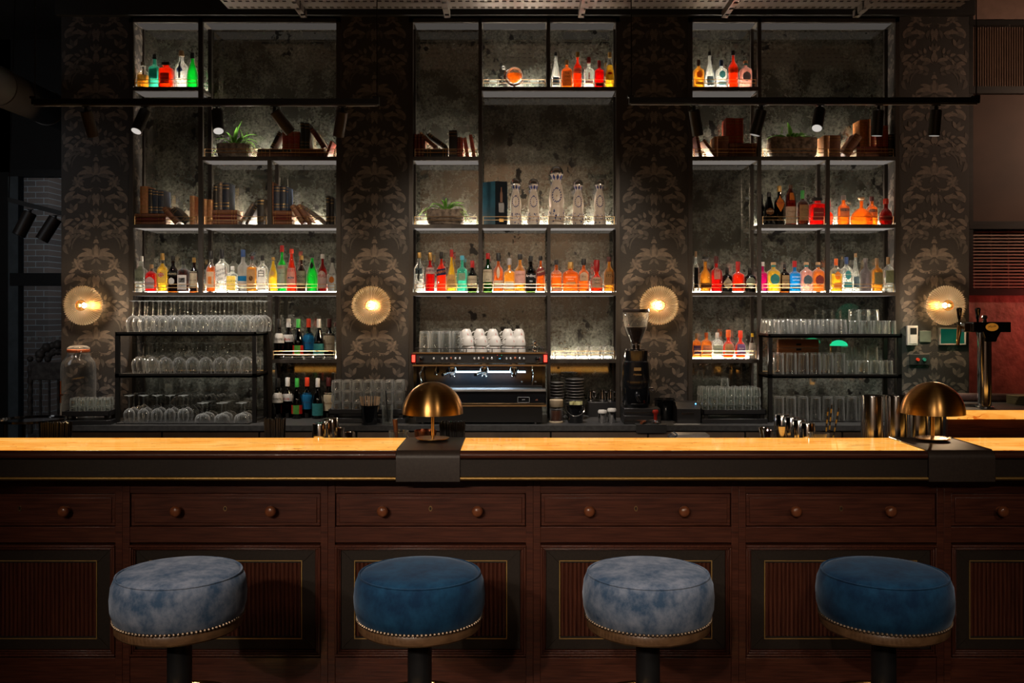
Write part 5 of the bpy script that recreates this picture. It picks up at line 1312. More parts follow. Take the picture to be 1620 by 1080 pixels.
L1([(968, 1200, 966, 996, 'brown', 'brown book lying lowest in the stack', 0, F), (972, 1196, 937, 965, 'dark', 'dark book lying flat under the red volumes', 0, F),
    (1202, 1428, 966, 996, 'brown', 'brown book lying lowest, right-hand stack,', 0, F), (1204, 1424, 937, 965, 'brown', 'brown book lying under the tall dark volumes', 0, F),
    (1052, 1138, 815, 935, 'dark', 'dark book leaning right against the red volumes', 28, D(t=24)),
    (1141, 1180, 822, 936, 'red', 'red volume, left of the three red ones', 0), (1181, 1219, 820, 936, 'red', 'red volume, centre of the three red ones', 0), (1220, 1258, 820, 936, 'red', 'red volume, right of the three red ones', 0),
    (1263, 1292, 752, 936, 'green', 'tall blackish-green book, left of the pair', 0), (1294, 1325, 758, 936, 'green', 'tall blackish-green book, right of the pair', 0),
    (1328, 1440, 790, 936, 'deepred', 'red-brown book leaning left against the dark pair', -34, D(t=26)), (1428, 1492, 880, 996, 'red', 'thin red book leaning at the right end', 20, D(t=18))],
   'books on the top left shelf', 'on the top left shelf')
def L2(us, g, ph): bk(190, 240, 4.378, 'C', 499, us, g, ph)
L2([(112, 345, 475, 499, 'brown', 'brown book at the bottom of the flat stack', 0, F), (113, 343, 449, 474, 'deepred', 'reddish brown book in the middle of the flat stack', 0, F), (112, 344, 421, 448, 'brown', 'brown book on top of the flat stack', 0, F),
    (165, 220, 235, 420, 'tan', 'tall orange-brown book standing on the stack', 0), (222, 250, 252, 420, 'dark', 'thin dark book with tan top band standing on the stack', 0), (251, 288, 258, 420, 'navy', 'blue-black book standing on the stack, left one', 0), (290, 326, 262, 420, 'navy', 'blue-black book standing on the stack, right one', 0),
    (325, 440, 372, 499, 'brown', 'brown book leaning left against the stack', -42, D(t=34)), (374, 508, 374, 499, 'dark', 'dark book leaning left, right of the brown leaning one', -44, D(t=36, dy=.005)), (505, 539, 300, 499, 'tan', 'mottled tan book upright beside the post', 0)],
   'books on the left of the lower left shelf', '- lower left shelf, left cell')
L2([(582, 622, 322, 499, 'tan', 'mottled tan book, left of the pair', 0), (624, 662, 326, 499, 'tan', 'mottled tan book, right of the pair', 0),
    (666, 834, 464, 499, 'brown', 'brown book lowest in the flat stack', 0, F), (666, 830, 430, 463, 'deepred', 'dark red book in the middle of the flat stack', 0, F), (668, 832, 396, 429, 'brown', 'brown book topping the flat stack', 0, F),
    (668, 698, 225, 395, 'dark', 'tall dark book standing on the stack', 0), (700, 728, 206, 395, 'grey', 'tall grey-brown book standing on the stack', 0), (730, 776, 212, 395, 'navy', 'large dark blue book standing on the stack', 0),
    (836, 940, 345, 499, 'grey', 'grey book leaning right beside the flat stack', 33, D(t=20)), (882, 960, 362, 499, 'dark', 'thin dark book leaning right, next to the grey one', 29, D(t=20, dy=.008)), (968, 1014, 318, 499, 'dark', 'dark book upright beside the middle post', 0)],
   'books in the centre of the lower left shelf', '- lower left shelf, centre cell')
L2([(1055, 1210, 465, 499, 'brown', 'brown book lowest in the flat stack', 0, F), (1056, 1206, 433, 464, 'deepred', 'dark red book in the middle of the flat stack', 0, F), (1055, 1208, 401, 432, 'brown', 'brown book topping the flat stack', 0, F),
    (1055, 1079, 206, 400, 'brown', 'tall thin brown book standing on the stack', 0), (1081, 1122, 232, 400, 'navy', 'large blue-black book on the stack, left one', 0), (1124, 1165, 232, 400, 'navy', 'large blue-black book on the stack, right one', 0), (1167, 1182, 240, 400, 'blue', 'blue book standing at the end of the stack', 0),
    (1195, 1302, 357, 499, 'brown', 'brown book leaning left, nearest the stack', -32, D(t=34)), (1240, 1352, 354, 499, 'brown', 'brown book leaning left, second from the stack', -34, D(t=34, dy=.004)), (1302, 1450, 372, 499, 'grey', 'grey book leaning far left, third from the stack', -52, D(t=24, dy=.008)),
    (1440, 1466, 300, 499, 'dark', 'dark book upright near the right post, left one', 0, D(dy=.01)), (1468, 1493, 312, 499, 'dark', 'dark book upright near the right post, right one', 0, D(dy=.01))],
   'books on the right of the lower left shelf', '- lower left shelf, right cell')
bk(640, 20, 4.597, 'B', 1045, [(73, 97, 876, 1045, 'deepred', 'dark red volume, first from the left post', 0), (98, 122, 876, 1045, 'deepred', 'dark red volume, second from the left post', 0), (123, 148, 876, 1045, 'deepred', 'dark red volume, third from the left post', 0),
    (152, 322, 1012, 1045, 'dark', 'black book lying lowest', 0, F), (152, 322, 980, 1011, 'dark', 'black book lying upper', 0, F),
    (150, 250, 858, 979, 'brown', 'brown book leaning left on the red volumes', -48, D(t=22)), (184, 326, 864, 979, 'dark', 'dark book leaning left beside the black upright one', -54, D(t=24)), (328, 384, 848, 1045, 'dark', 'thick black upright book', 0),
    (387, 405, 898, 1045, 'deepred', 'slim red book right of the black one', 0), (406, 424, 898, 1045, 'red', 'slim red book, second right of the black one', 0), (430, 470, 902, 1045, 'red', 'slim red book leaning left, inner one', -8, D(t=20)), (476, 520, 880, 1045, 'red', 'slim red book leaning left, outermost', -9, D(t=24))],
   'books on the top middle shelf', 'on the upper middle shelf')
bk(1080, 20, 4.597, 'B', 1044, [(80, 130, 882, 1044, 'deepred', 'red-brown book leaning by the left post', -10, D(t=22)), (122, 240, 910, 1044, 'brown', 'brown book leaning left', -36, D(t=22)), (215, 242, 893, 1044, 'tan', 'tan book upright', 0), (244, 318, 890, 1044, 'brown', 'thick brown book upright', 0),
    (320, 540, 1008, 1044, 'brown', 'brown book lying lowest', 0, F), (320, 538, 974, 1007, 'deepred', 'dark red book lying in the middle', 0, F), (322, 530, 940, 973, 'brown', 'brown book lying on top', 0, F),
    (300, 362, 758, 939, 'red', 'big red volume on the stack, left one', 0, D(dy=.012)), (364, 424, 760, 939, 'red', 'big red volume on the stack, right one', 0, D(dy=.012))],
   'books on the upper right shelf, left cell', 'on the upper right shelf, left cell')
bk(1080, 20, 4.597, 'B', 1044, [(1003, 1046, 885, 1044, 'tan', 'tan book upright right of the planter', 0), (1048, 1124, 884, 1044, 'brown', 'thick brown book right of the planter', 0), (1126, 1285, 868, 1044, 'brown', 'brown book leaning right on the stack', 34, D(t=58)),
    (1236, 1465, 1006, 1044, 'brown', 'brown book lying lowest of the right stack', 0, F), (1236, 1462, 965, 1005, 'deepred', 'dark red book lying on the right stack', 0, F),
    (1262, 1318, 770, 964, 'orange', 'orange-tan large book standing on the stack', 0, D(dy=.02)), (1320, 1340, 768, 964, 'tan', 'tall tan book standing on the stack', 0), (1342, 1384, 815, 964, 'red', 'red volume on the stack, left of three', 0), (1386, 1426, 815, 964, 'red', 'red volume on the stack, centre of three', 0), (1428, 1466, 815, 964, 'red', 'red volume on the stack, right of three', 0),
    (1470, 1506, 876, 1044, 'dark', 'dark upright book at the right end, inner one', 0), (1508, 1544, 876, 1044, 'dark', 'dark upright book at the right end, outer one', 0)],
   'books on the upper right shelf, right cell', 'on the upper right shelf, right cell')

# ------------------------------------------------------------------ planters
LEAFM = paper('leaf_green', (0.20, 0.52, 0.08), .5)
IVYM = paper('trailing_leaf', (0.34, 0.50, 0.16), .5)
POTM = pbr('rough_stone', (0.34, 0.27, 0.21), 0.9, c2=(0.09, 0.07, 0.055), scale=(38, 38, 38), detail=6, bump=1.0, bdist=.01)
SOIL = pbr('soil', (0.03, 0.02, 0.014), 0.9)
def blade(mb, base, az, el, ln, w, droop, n=7, tw=0.0):
    p = Vector(base); a = RAD(el); d = Vector((cos(az), sin(az), 0)); sd = Vector((-sin(az), cos(az), 0))
    vs = []
    for i in range(n + 1):
        t = i / n; ww = w * sin(pi * (0.12 + .88 * t) ** .8) * .5 + .0004
        c_ = Vector((0, 0, 1)) * cos(a) - d * sin(a)
        vs += [tuple(p - sd * ww + c_ * ww * .5), tuple(p - c_ * 0.0), tuple(p + sd * ww + c_ * ww * .5)]
        p = p + (d * cos(a) + Vector((0, 0, 1)) * sin(a)) * ln / n; a -= RAD(droop) / n
    fs = []
    for i in range(n):
        for k in (0, 1): fs.append((i * 3 + k, i * 3 + k + 1, i * 3 + k + 4, i * 3 + k + 3))
    mb.add(vs, fs)
def planter(name, label, px, lv, w, h, blades, ivy, Y=YP + .10, n=3.2, seed=1):
    rnd = random.Random(seed)
    o = thing(name, label, 'potted plant', (X_(px, Y), Y, ZS[lv] + .0008), 'plants in stone bowls on the shelves')
    dep = .075 / w
    pot = MB(); M = 36
    pot.lathe([(w * .80, 0), (w * .93, h * .18), (w, h * .55), (w * .99, h * .9), (w * .96, h), (w * .90, h), (w * .88, h * .85)], M, n=n, dep=dep)
    pot.v = [(x * (1 + rnd.uniform(-.02, .02)), y * (1 + rnd.uniform(-.02, .02)), z + (rnd.uniform(-.004, .004) if z > .005 else 0)) for x, y, z in pot.v]
    obj('stone_bowl', pot, POTM, o, ang=70)
    obj('soil', MB().lathe([(w * .88, h * .86), (.001, h * .92)], M, n=n, dep=dep * .95), SOIL, o)
    bl = MB()
    for (bx, az, el, ln, wd, dr) in blades:
        blade(bl, (bx, 0, h * .9), RAD(az), el, ln, wd, dr)
    obj('fern_leaves', bl, LEAFM, o, ang=60)
    if ivy:
        iv = MB()
        for k in range(ivy):
            x = rnd.uniform(-1, 1) * w; sgn = 1 if x > 0 else -1
            out_ = rnd.random() < .55
            p = Vector((x * .9, rnd.uniform(-.5, .3) * w * dep, h * .95)); ang = RAD(rnd.uniform(20, 70))
            dx = sgn * (rnd.uniform(.3, 1.0) if out_ else rnd.uniform(-.4, .4)); pts = [p.copy()]
            v = Vector((dx, rnd.uniform(-.6, .1), rnd.uniform(.2, 1.0))) * .011
            for q in range(rnd.randint(5, 9)):
                v.z -= .0028; p = p + v
                p.z = max(p.z, .01); p.y = max(-.085, min(.07, p.y)); pts.append(p.copy())
            iv.tube(pts, .0009, 4)
            for q in pts[1:]:
                for z in range(2):
                    az = rnd.uniform(0, 2 * pi); r = rnd.uniform(.005, .0085)
                    u = Vector((cos(az), .5 * sin(az), .6 * sin(az * 2))).normalized() * r; n2 = Vector((-u.z, rnd.uniform(-.3, .3) * r, u.x)) * .6
                    iv.add([tuple(q), tuple(q + u * .5 + n2), tuple(q + u), tuple(q + u * .5 - n2)], [(0, 1, 2, 3)])
        obj('trailing_ivy', iv, IVYM, o, flat=True)
    return o
planter('potted_fern', 'fern with trailing ivy in a rough stone bowl on the top left shelf', 371, 'B', .112, .095,
        [(0, 95, 82, .17, .02, 50), (-.01, 140, 75, .15, .02, 60), (.02, 20, 70, .17, .022, 90), (.03, 5, 60, .15, .022, 120), (.01, -30, 62, .12, .02, 110), (-.02, 180, 65, .13, .02, 100), (.01, 60, 88, .19, .02, 35), (-.01, 230, 60, .09, .018, 100), (.04, -10, 50, .13, .02, 130), (0, 270, 70, .10, .02, 90), (.02, -50, 66, .12, .02, 100), (-.03, 160, 50, .10, .02, 110)], 26, seed=3)
planter('potted_fern', 'fern with ivy spilling over a stone bowl on the lower middle shelf', 705, 'C', .125, .105,
        [(0, 90, 84, .12, .018, 60), (.01, 40, 70, .15, .02, 100), (-.01, 150, 66, .14, .02, 100), (.02, 0, 55, .15, .02, 130), (-.03, 185, 50, .14, .02, 130), (0, 270, 75, .10, .02, 80), (.02, -40, 64, .12, .02, 110), (-.02, 215, 62, .12, .02, 110), (.03, 15, 75, .13, .02, 110), (0, 120, 80, .12, .02, 70)], 40, seed=5)
planter('potted_plant', 'broad-leaved plant in a long rough stone planter on the upper right shelf', 1253, 'B', .160, .135,
        [(-.01, 95, 84, .15, .030, 40), (.02, 40, 74, .17, .032, 170), (-.03, 160, 60, .10, .024, 90), (-.04, 185, 40, .15, .026, 90), (.02, -20, 62, .10, .024, 90), (.04, 0, 42, .11, .022, 70), (0, 270, 70, .08, .024, 80), (-.02, 240, 64, .08, .024, 90), (.03, 30, 55, .10, .02, 60)], 0, n=5, seed=9)

# ------------------------------------------------------------------ globe decanter, gift box, painted ceramic bottles
Y = YP + .085
o = thing('globe_decanter', 'globe-shaped glass whisky decanter on a dark wooden arc stand', 'decanter', (X_(814, Y), Y, ZS['A'] + .0008))
k = Y / F_PX / 4.597; R = 59 * k; zc = (538 - 430) * k
obj('globe', MB().ball((0, 0, zc), R, 28, 18), CLEAR, o)
ws = MB().lathe([(.001, -R * .965)] + [(R * .965 * cos(t), R * .965 * sin(t)) for t in [(-pi / 2 + (pi / 2 + .12) * q / 10) for q in range(1, 11)]] + [(.001, R * .965 * sin(.12))], 28)
ws.v = [(x, y, z + zc) for x, y, z in ws.v]; obj('whisky', ws, LIQ['amber'], o)
a0 = RAD(146); d = Vector((cos(a0), 0, sin(a0)))
nk = MB().tube([Vector((0, 0, zc)) + d * R * .96, Vector((0, 0, zc)) + d * R * 1.5], [.007, .0065], 14); obj('neck', nk, CLEAR, o)
obj('stopper', MB().ball(Vector((0, 0, zc)) + d * R * 1.68, .0115, 14, 10), CRYST, o)
arc = MB(); arc.tube([(R * 1.22 * cos(t), 0, zc + R * 1.22 * sin(t)) for t in [RAD(150 + (335 - 150) * q / 24) for q in range(25)]], [.003 + .005 * sin(pi * q / 24) for q in range(25)], 10)
obj('arc_stand', arc, KNOBW, o); obj('foot', MB().lathe([(.034, 0), (.034, .004), (.010, .010), (.007, zc - R * 1.20)], 24), KNOBW, o)
g = 'short tumblers beside the globe decanter'
many(lambda l: tumbler('tumbler', 74 * k, .034, .0355, l, g, CRYST, 12), [((X_(640 + 650 / 4.597, Y), Y, ZS['A'] + .0008), 'short cut glass left of the globe decanter'), ((X_(640 + 938 / 4.597, Y), Y, ZS['A'] + .0008), 'short cut glass right of the globe decanter')], g)
o = thing('gift_box', 'dark blue whisky gift box standing on the lower middle shelf', 'box', (X_(640 + 652 / 4.597, Y), Y, ZS['C'] + .0008), rz=RAD(0))
H = 318 * k; w0 = 44 * k
th = RAD(-42); hw, hd = .028, .030
bx = MB(); A = Vector((X_(640 + 567 / 4.597, Y) - o.location.x, .035, 0)); B_ = Vector((X_(640 + 660 / 4.597, Y) - o.location.x, -.035, 0)); C_ = Vector((X_(640 + 748 / 4.597, Y) - o.location.x, -.005, 0)); D_ = A + C_ - B_
bx.add([tuple(p) for p in (A, B_, C_, D_)] + [tuple(p + Vector((0, 0, H))) for p in (A, B_, C_, D_)], [(3, 2, 1, 0), (4, 5, 6, 7), (0, 1, 5, 4), (1, 2, 6, 5), (2, 3, 7, 6), (3, 0, 4, 7)])
BOXB = pbr('teal_blue_card', (0.012, 0.085, 0.135), 0.4, c2=(0.008, 0.055, 0.09), scale=(14, 14, 14)); BOXD = pbr('blueblack_card', (0.006, 0.010, 0.016), 0.7, spec=.15)
bx.m = [0, 0, 0, 1, 0, 0]
obj('carton', bx, [BOXB, BOXD], o, flat=True)
def on_front(mb, u, z):       # place a flat drawing on the carton's front face (B to C)
    e = (C_ - B_).normalized(); nn = Vector((e.y, -e.x, 0)); p = B_ + (C_ - B_) * u + nn * .0012
    mb.v = [tuple(p + e * a + nn * (-b) + Vector((0, 0, z + c2))) for a, b, c2 in mb.v]; return mb
pr = [(.0085, 0), (.009, .05), (.008, .062), (.004, .075), (.0035, .10), (.001, .101)]
im = MB().lathe(pr, 12, a0=pi, a1=2 * pi, dep=.06); obj('printed_bottle', on_front(im, .5, H * .52), pbr('print_amber', (0.16, 0.06, 0.02), 0.5), o)
obj('printed_label', on_front(MB().box(-.019, .019, -.0004, .0004, -.03, .03), .5, H * .40), BLKP, o)
obj('lettering', on_front(text_mb('Johnnie', .0165, squeeze=.75), .5, H * .50), INK['white'], o, flat=True)
obj('lettering', on_front(text_mb('Walker', .0165, squeeze=.75), .5, H * .43), INK['white'], o, flat=True)
obj('gold_seal', on_front(MB().box(-.015, .015, -.0004, .0004, 0, .02), .5, H * .08), GILT, o)
CER = pbr('ivory_ceramic', (0.72, 0.63, 0.54), 0.3, c2=(0.62, 0.53, 0.45), scale=(20, 20, 20)); BLU = pbr('cobalt_paint', (0.015, 0.03, 0.16), 0.35)
SILV = pbr('silver_dome', (0.72, 0.68, 0.64), 0.14, 1.0)
CL = ['beside the blue gift box', 'second from the gift box', 'the tallest, in the centre', 'right of the tallest one', 'at the right end']
for q, (u, w, tv) in enumerate(((808, 94, 180), (938, 94, 182), (1105, 128, 90), (1262, 94, 185), (1418, 94, 180))):
    x = X_(640 + u / 4.597, Y); H = (525 - tv) * k; R = w * k / 2
    o = thing('ceramic_bottle', 'white ceramic tequila bottle with blue painting and silver dome, ' + CL[q], 'bottle', (x, Y, ZS['C'] + .0008), 'painted ceramic bottles')
    pf = [(.98, 0), (1, .01), (.97, .16), (.90, .25), (.80, .295), (.78, .31), (.80, .335), (.86, .42), (.80, .53), (.62, .66), (.44, .735), (.42, .75)]
    pf = [(r * R, z * H) for r, z in pf]
    obj('ceramic_body', MB().lathe(pf, 32), CER, o, ang=60)
    # blue petals on the collar and silver dome
    cl = MB().lathe([(.42 * R, .745 * H), (.50 * R, .79 * H), (.74 * R, .855 * H)], 24, close=False); obj('collar', cl, CER, o)
    pt = MB()
    for a in range(8):
        t = 2 * pi * a / 8 + .2
        vs = []
        for (dz, da) in ((.748, 0), (.80, .30), (.852, 0), (.80, -.30)):
            rr = (.43 + (dz - .745) / .11 * .32) * R * 1.02; vs.append((rr * cos(t + da), rr * sin(t + da), dz * H))
        pt.add(vs, [(0, 1, 2, 3)])
    dm = MB().lathe([(.80 * R, .85 * H), (.80 * R, .872 * H)] + [(.78 * R * cos(t), .872 * H + .125 * H * sin(t)) for t in [pi / 2 * e / 8 for e in range(9)]][:-1] + [(.001, .997 * H)], 28); obj('silver_cap', dm, SILV, o)
    # ring of painted leaves round an oval, and sprigs low on the body
    for e in range(16):
        t = 2 * pi * e / 16
        for s_ in (0,):
            zc = .50 + .115 * sin(t); aa = .62 * cos(t)
            if .60 < zc: aa *= .75
            ang = RAD(-90) + aa
            vs = []
            for (dz, da) in ((.020, .05), (.004, .13), (-.020, -.03), (-.004, -.12)):
                z = (zc + dz) * H; rr = rad_at(pf, z) * 1.02; vs.append((rr * cos(ang + da), rr * sin(ang + da), z))
            pt.add(vs, [(0, 1, 2, 3)])
    rnd = random.Random(q)
    for e in range(22):
        ang = RAD(-90) + rnd.uniform(-1.2, 1.2); zc = rnd.uniform(.03, .25); s_ = rnd.uniform(.6, 1.1)
        vs = []
        for (dz, da) in ((.022, .02), (.0, .10), (-.022, -.02), (0, -.10)):
            z = max(.004, zc + dz * s_) * H; rr = rad_at(pf, z) * 1.02; vs.append((rr * cos(ang + da * s_), rr * sin(ang + da * s_), z))
        pt.add(vs, [(0, 1, 2, 3)])
    obj('blue_painting', pt, BLU, o, flat=True)
    ag = MB()
    for da, dz in ((0, .03), (-.12, .018), (.12, .018), (-.07, .026), (.07, .026)):
        b0 = RAD(-90); vs = []
        for (zz, dd) in ((.47, -.03), (.47, .03), (.47 + dz * 1.3, da)):
            rr = rad_at(pf, zz * H) * 1.022; vs.append((rr * cos(b0 + dd), rr * sin(b0 + dd), zz * H))
        ag.add(vs, [(0, 1, 2)])
    obj('painted_agave', ag, GILT, o, flat=True)
# ------------------------------------------------------------------ espresso machine
YE = 5.86
GREYP = pbr('dark_grey_panel', (0.045, 0.046, 0.048), 0.35, 0.4)
GLOSSB = pbr('gloss_black', (0.008, 0.009, 0.011), 0.10, coat=.6)
REDL = emis('red_marker_light', (1.0, 0.05, 0.03), 3.2); BLUL = emis('blue_display', (0.15, 0.65, 1.0), 3.0); COOL = emis('cool_tube', (0.62, 0.84, 1.0), 9.0)
ex = lambda u: X_(650 + u / 7.043, YE)
ez = lambda v: Z_(540 + v / 7.043, YE)
m = thing('espresso_machine', 'large black three-group espresso machine with red end lights', 'coffee machine', ((ex(0) + ex(1530)) / 2, YE, CTZ + .001))
def E(name, mb, mat, par=None, **k):
    o = obj(name, rel(mb, m), mat, par or m, **k); return o
xa, xb = ex(25), ex(1500)
E('upper_housing', MB().box(xa, xb, YE + .01, YE + .30, ez(250), ez(125)), GLOSSB, bev=.006)
fp = E('control_panel', MB().box(ex(60), ex(1470), YE, YE + .012, ez(240), ez(138)), GREYP, bev=.002)
E('brass_edge', MB().box(xa, xb, YE - .004, YE + .02, ez(135), ez(122)), BRASSR); E('lower_trim', MB().box(xa, xb, YE - .03, YE + .02, ez(272), ez(258)), BRASSR)
def disc(x, z, r, y, t=.003, seg=16): return face_y(MB().lathe([(r, 0), (r, t * .7), (r * .85, t), (.001, t)], seg), (x, y, z))
BTN = pbr('button_white', (.62, .64, .66), .3); BTO = pbr('button_orange', (.7, .25, .15), .3)
for u in (255, 350, 400, 448, 497, 545, 710, 757, 805, 855, 902, 1067, 1112, 1162, 1212, 1260):
    b = E('button_ring', disc(ex(u), ez(188), .0078, YE - .0005, .003), GLOSSB)
    q = disc(ex(u), ez(188 if u not in (448, 805, 1162) else 182), .0062, YE - .003, .003)
    E('button', q, BTO if u in (448, 805, 1162) else BTN)
dsp = E('display', MB().box(ex(950), ex(1030), YE - .002, YE, ez(215), ez(160)), BLKP)
t = text_mb('115', .0085); t.v = [(a + ex(990), YE - .0027, c + ez(190)) for a, b, c in t.v]; E('display_digits', t, BLUL, flat=True)
E('indicator_dot', disc(ex(963), ez(153), .0012, YE - .001, .002, 8), REDL); E('indicator_dot', disc(ex(1011), ez(153), .0012, YE - .001, .002, 8), emis('green_dot', (.05, .9, .3), 2.0))
for a, b in ((10, 52), (1478, 1520)):
    E('end_cap', MB().box(ex(a - 8), ex(b + 8), YE - .004, YE + .28, ez(250), ez(130)), pbr('red_dark_plastic', (.10, .006, .006), .25), bev=.004)
    E('marker_light', MB().box(ex(a + 4), ex(b - 4), YE - .012, YE - .003, ez(228), ez(150)), REDL, bev=.003)
for u in (122, 1412):
    k = MB().ball((ex(u), YE - .018, ez(190)), .0165, 18, 12); E('steam_knob', k, GLOSSB); 
E('backsplash', MB().box(xa + .01, xb - .01, YE + .11, YE + .30, ez(520), ez(262)), GLOSSB)
E('side_column', MB().box(xa, xa + .02, YE + .02, YE + .30, ez(545), ez(255)), GLOSSB); E('side_column', MB().box(xb - .02, xb, YE + .02, YE + .30, ez(545), ez(255)), GLOSSB)
E('light_tube', MB().cyl((ex(470), YE + .095, ez(350)), (ex(1280), YE + .095, ez(350)), .0042, 10), COOL)
E('cup_grate', MB().box(xa, xb, YE - .05, YE + .30, ez(548), ez(528)), pbr('grate_steel', (.7, .72, .74), .3, .9))
E('lower_body', MB().box(xa - .002, xb + .004, YE - .045, YE + .30, ez(690), ez(549)), GLOSSB, bev=.008)
E('brass_line', MB().box(xa, xb + .004, YE - .05, YE, ez(716), ez(698)), BRASSR)
E('plinth', MB().box(xa + .02, xb - .02, YE - .02, YE + .28, CTZ + .012, ez(700)), BLKP)
for x in (xa + .06, xb - .06):
    for y in (YE + .01, YE + .25): E('foot', MB().lathe([(.02, 0), (.018, .014)], 14, (x, y, CTZ + .001)), BLKP)
for u, hd in ((455, -1), (815, -1), (1150, 0)):
    g = E('group_head', MB().lathe([(.026, 0), (.028, .010), (.028, .022), (.020, .030), (.020, .05)], 24, (ex(u), YE + .05, ez(330))), CHROME)
    pf = MB().lathe([(.001, -.026), (.012, -.026), (.020, -.018), (.023, 0)], 20, (ex(u), YE + .05, ez(332)))
    pf.tube([(ex(u), YE + .03, ez(345)), (ex(u) + hd * .03, YE - .02, ez(350)), (ex(u) + hd * .05, YE - .075, ez(362))], [.006, .009, .010], 12)
    E('portafilter', pf, CHROME)
    sp = MB()
    for s in (-1, 1): sp.tube([(ex(u), YE + .05, ez(355)), (ex(u) + s * .010, YE + .045, ez(385)), (ex(u) + s * .012, YE + .045, ez(412))], .0035, 8)
    E('double_spout', sp, CHROME)
for u, s in ((135, -1), (1360, 1)):
    E('steam_wand', MB().tube([(ex(u), YE + .0, ez(275)), (ex(u) - .004, YE - .02, ez(310)), (ex(u) + s * .005 - .012 * (s < 0), YE - .03, ez(345)), (ex(u) - .008 if s < 0 else ex(u) - .003, YE - .035, ez(480))], .005, 10), CHROME)
E('hot_water_tap', MB().tube([(ex(275), YE + .02, ez(280)), (ex(275), YE + .02, ez(330)), (ex(272), YE + .015, ez(372))], [.006, .006, .009], 12), CHROME)
for u in (1240, 1390):
    k = MB().lathe([(.0066, .0), (.0066, .001), (.0056, .001)], 24, close=False); k.lathe([(.0042, .0008), (.001, .0012)], 16); k.v = [(ex(u) + a, YE + .108 - c, ez(462) + b * .72) for a, b, c in k.v]; E('oval_badge', k, pbr('badge_silver', (.55, .62, .68), .3, .6))
bd = MB(); z0, z1 = ez(672), ez(612); x0, x1 = ex(1190), ex(1320); w = .0012
bd.box(x0, x1, YE - .0475, YE - .0455, z1 - w, z1); bd.box(x0 + .002, x1 - .002, YE - .0475, YE - .0455, z0, z0 + w); bd.box(x0, x0 + w, YE - .0475, YE - .0455, z0, z1); bd.box(x1 - w, x1, YE - .0475, YE - .0455, z0, z1)
E('name_badge', bd, BTN); t = text_mb('SANR', .0075); t.v = [(a + (x0 + x1) / 2, YE - .0475, c + (z0 + z1) / 2 + .001) for a, b, c in t.v]; E('lettering', t, BTN, flat=True)
t = text_mb('CAFE\nRACER', .005); t.v = [(a + ex(1400), YE - .0475, c + ez(642)) for a, b, c in t.v]; E('lettering', t, BTO, flat=True)
rl = MB(); zt = ez(118)
for y in (YE + .0, YE + .29): rl.cyl((xa + .01, y, zt + .022), (xb - .01, y, zt + .022), .0025, 8)
for i in range(6):
    x = xa + .012 + (xb - xa - .024) * i / 5
    for y in (YE + .0, YE + .29): rl.cyl((x, y, ez(125)), (x, y, zt + .022), .0025, 8)
E('cup_rail', rl, BLK)
ml = bpy.data.lights.new('machine_light', 'AREA'); ml.energy = 1.3; ml.color = (.62, .84, 1.0); ml.shape = 'RECTANGLE'; ml.size = .42; ml.size_y = .01
mo = bpy.data.objects.new('machine_light', ml); COL.objects.link(mo); mo.parent = m; mo.location = (0, .08, ez(358) - m.location.z)
ZTOP = ez(125) + .0008
# espresso cups, stacked in pairs, and water glasses on top of the machine
def cup(label, g):
    o = thing('espresso_cup', label, 'cup', (0, 0, 0), g); h, r = .062, .038
    pr = [(r - .003, 0), (r, .001), (r * .99, h * .25), (r * .90, h * .58), (r * .72, h * .84), (r * .56, h * .95), (r * .54, h), (r * .46, h), (r * .44, h * .965), (.001, h * .965)]
    obj('cup_body', MB().lathe(pr, 26, close=False), WHITE, o, ang=60)
    obj('handle', MB().tube([(-r * .95, -.006, h * .22), (-r - .012, -.010, h * .22), (-r - .014, -.011, h * .48), (-r - .002, -.008, h * .70), (-r * .74, -.004, h * .72)], .0035, 8), WHITE, o)
    lg = MB(); a0 = RAD(-62)
    for (da, dz, s) in ((0, .50, .008), (.03, .40, .006), (-.14, .56, .004)):
        vs = []
        for (u, v) in ((0, 1), (.16, .1), (0, -1), (-.13, .1)):
            z = h * dz + s * v; rr = r * (1.0 - .15 * max(0, (z / h - .25) / .4)) * 1.015; vs.append((rr * cos(a0 + da + u * s * 60), rr * sin(a0 + da + u * s * 60), z))
        lg.add(vs, [(0, 1, 2, 3)])
    obj('red_logo', lg, CAP['red'], o, flat=True)
    return o
g = 'white espresso cups stacked on the machine'; f = None
cl = ['first stack from the water glasses', 'second stack', 'third stack', 'fourth stack', 'stack farthest from the water glasses']
for row_, dy in ((0, .066), (1, .15)):
    for i, u in enumerate((467, 560, 657, 768, 848)):
        if row_ == 0 and i == 4: uu = 835
        else: uu = u
        x = X_(640 + (uu - (16 if row_ else 0)) / 4.597, YE + dy)
        for l in range(2 if row_ == 0 else 3):
            lab = 'white espresso cup on the machine, %s, %s, %s up' % ('front row' if row_ == 0 else 'back row', cl[i].replace(' from the water glasses', ' beside glasses' if i == 0 else ' from glasses'), ORD[l])
            loc = (x + random.uniform(-.003, .003), YE + dy, ZTOP + l * .041)
            if f is None: f = cup(lab, g); f.location = loc
            else: dup(f, loc, lab, g, rz=random.uniform(-.25, .25))
g = 'water glasses on the espresso machine'
many(lambda l: tumbler('tumbler', .130, .029, .0325, l, g, CLEAR, 8), places(lin(X_(671, YE + .05), X_(722, YE + .05), 4), [YE + .05, YE + .12, YE + .19], ZTOP, stem('upturned water glass', 'on the espresso machine')), g)
# milk jugs with chrome lids at the right end of the machine
o = tag(obj('chrome_fitting', MB().lathe([(.016, 0), (.018, .02), (.010, .03), (.008, .05), (.014, .06), (.012, .07), (.001, .075)], 18).cyl((-.02, 0, .045), (.02, 0, .045), .004, 8), CHROME, None, (X_(846, YE + .06), YE + .06, ZTOP)), 'small chrome fitting standing on the right end of the espresso machine', 'fitting')

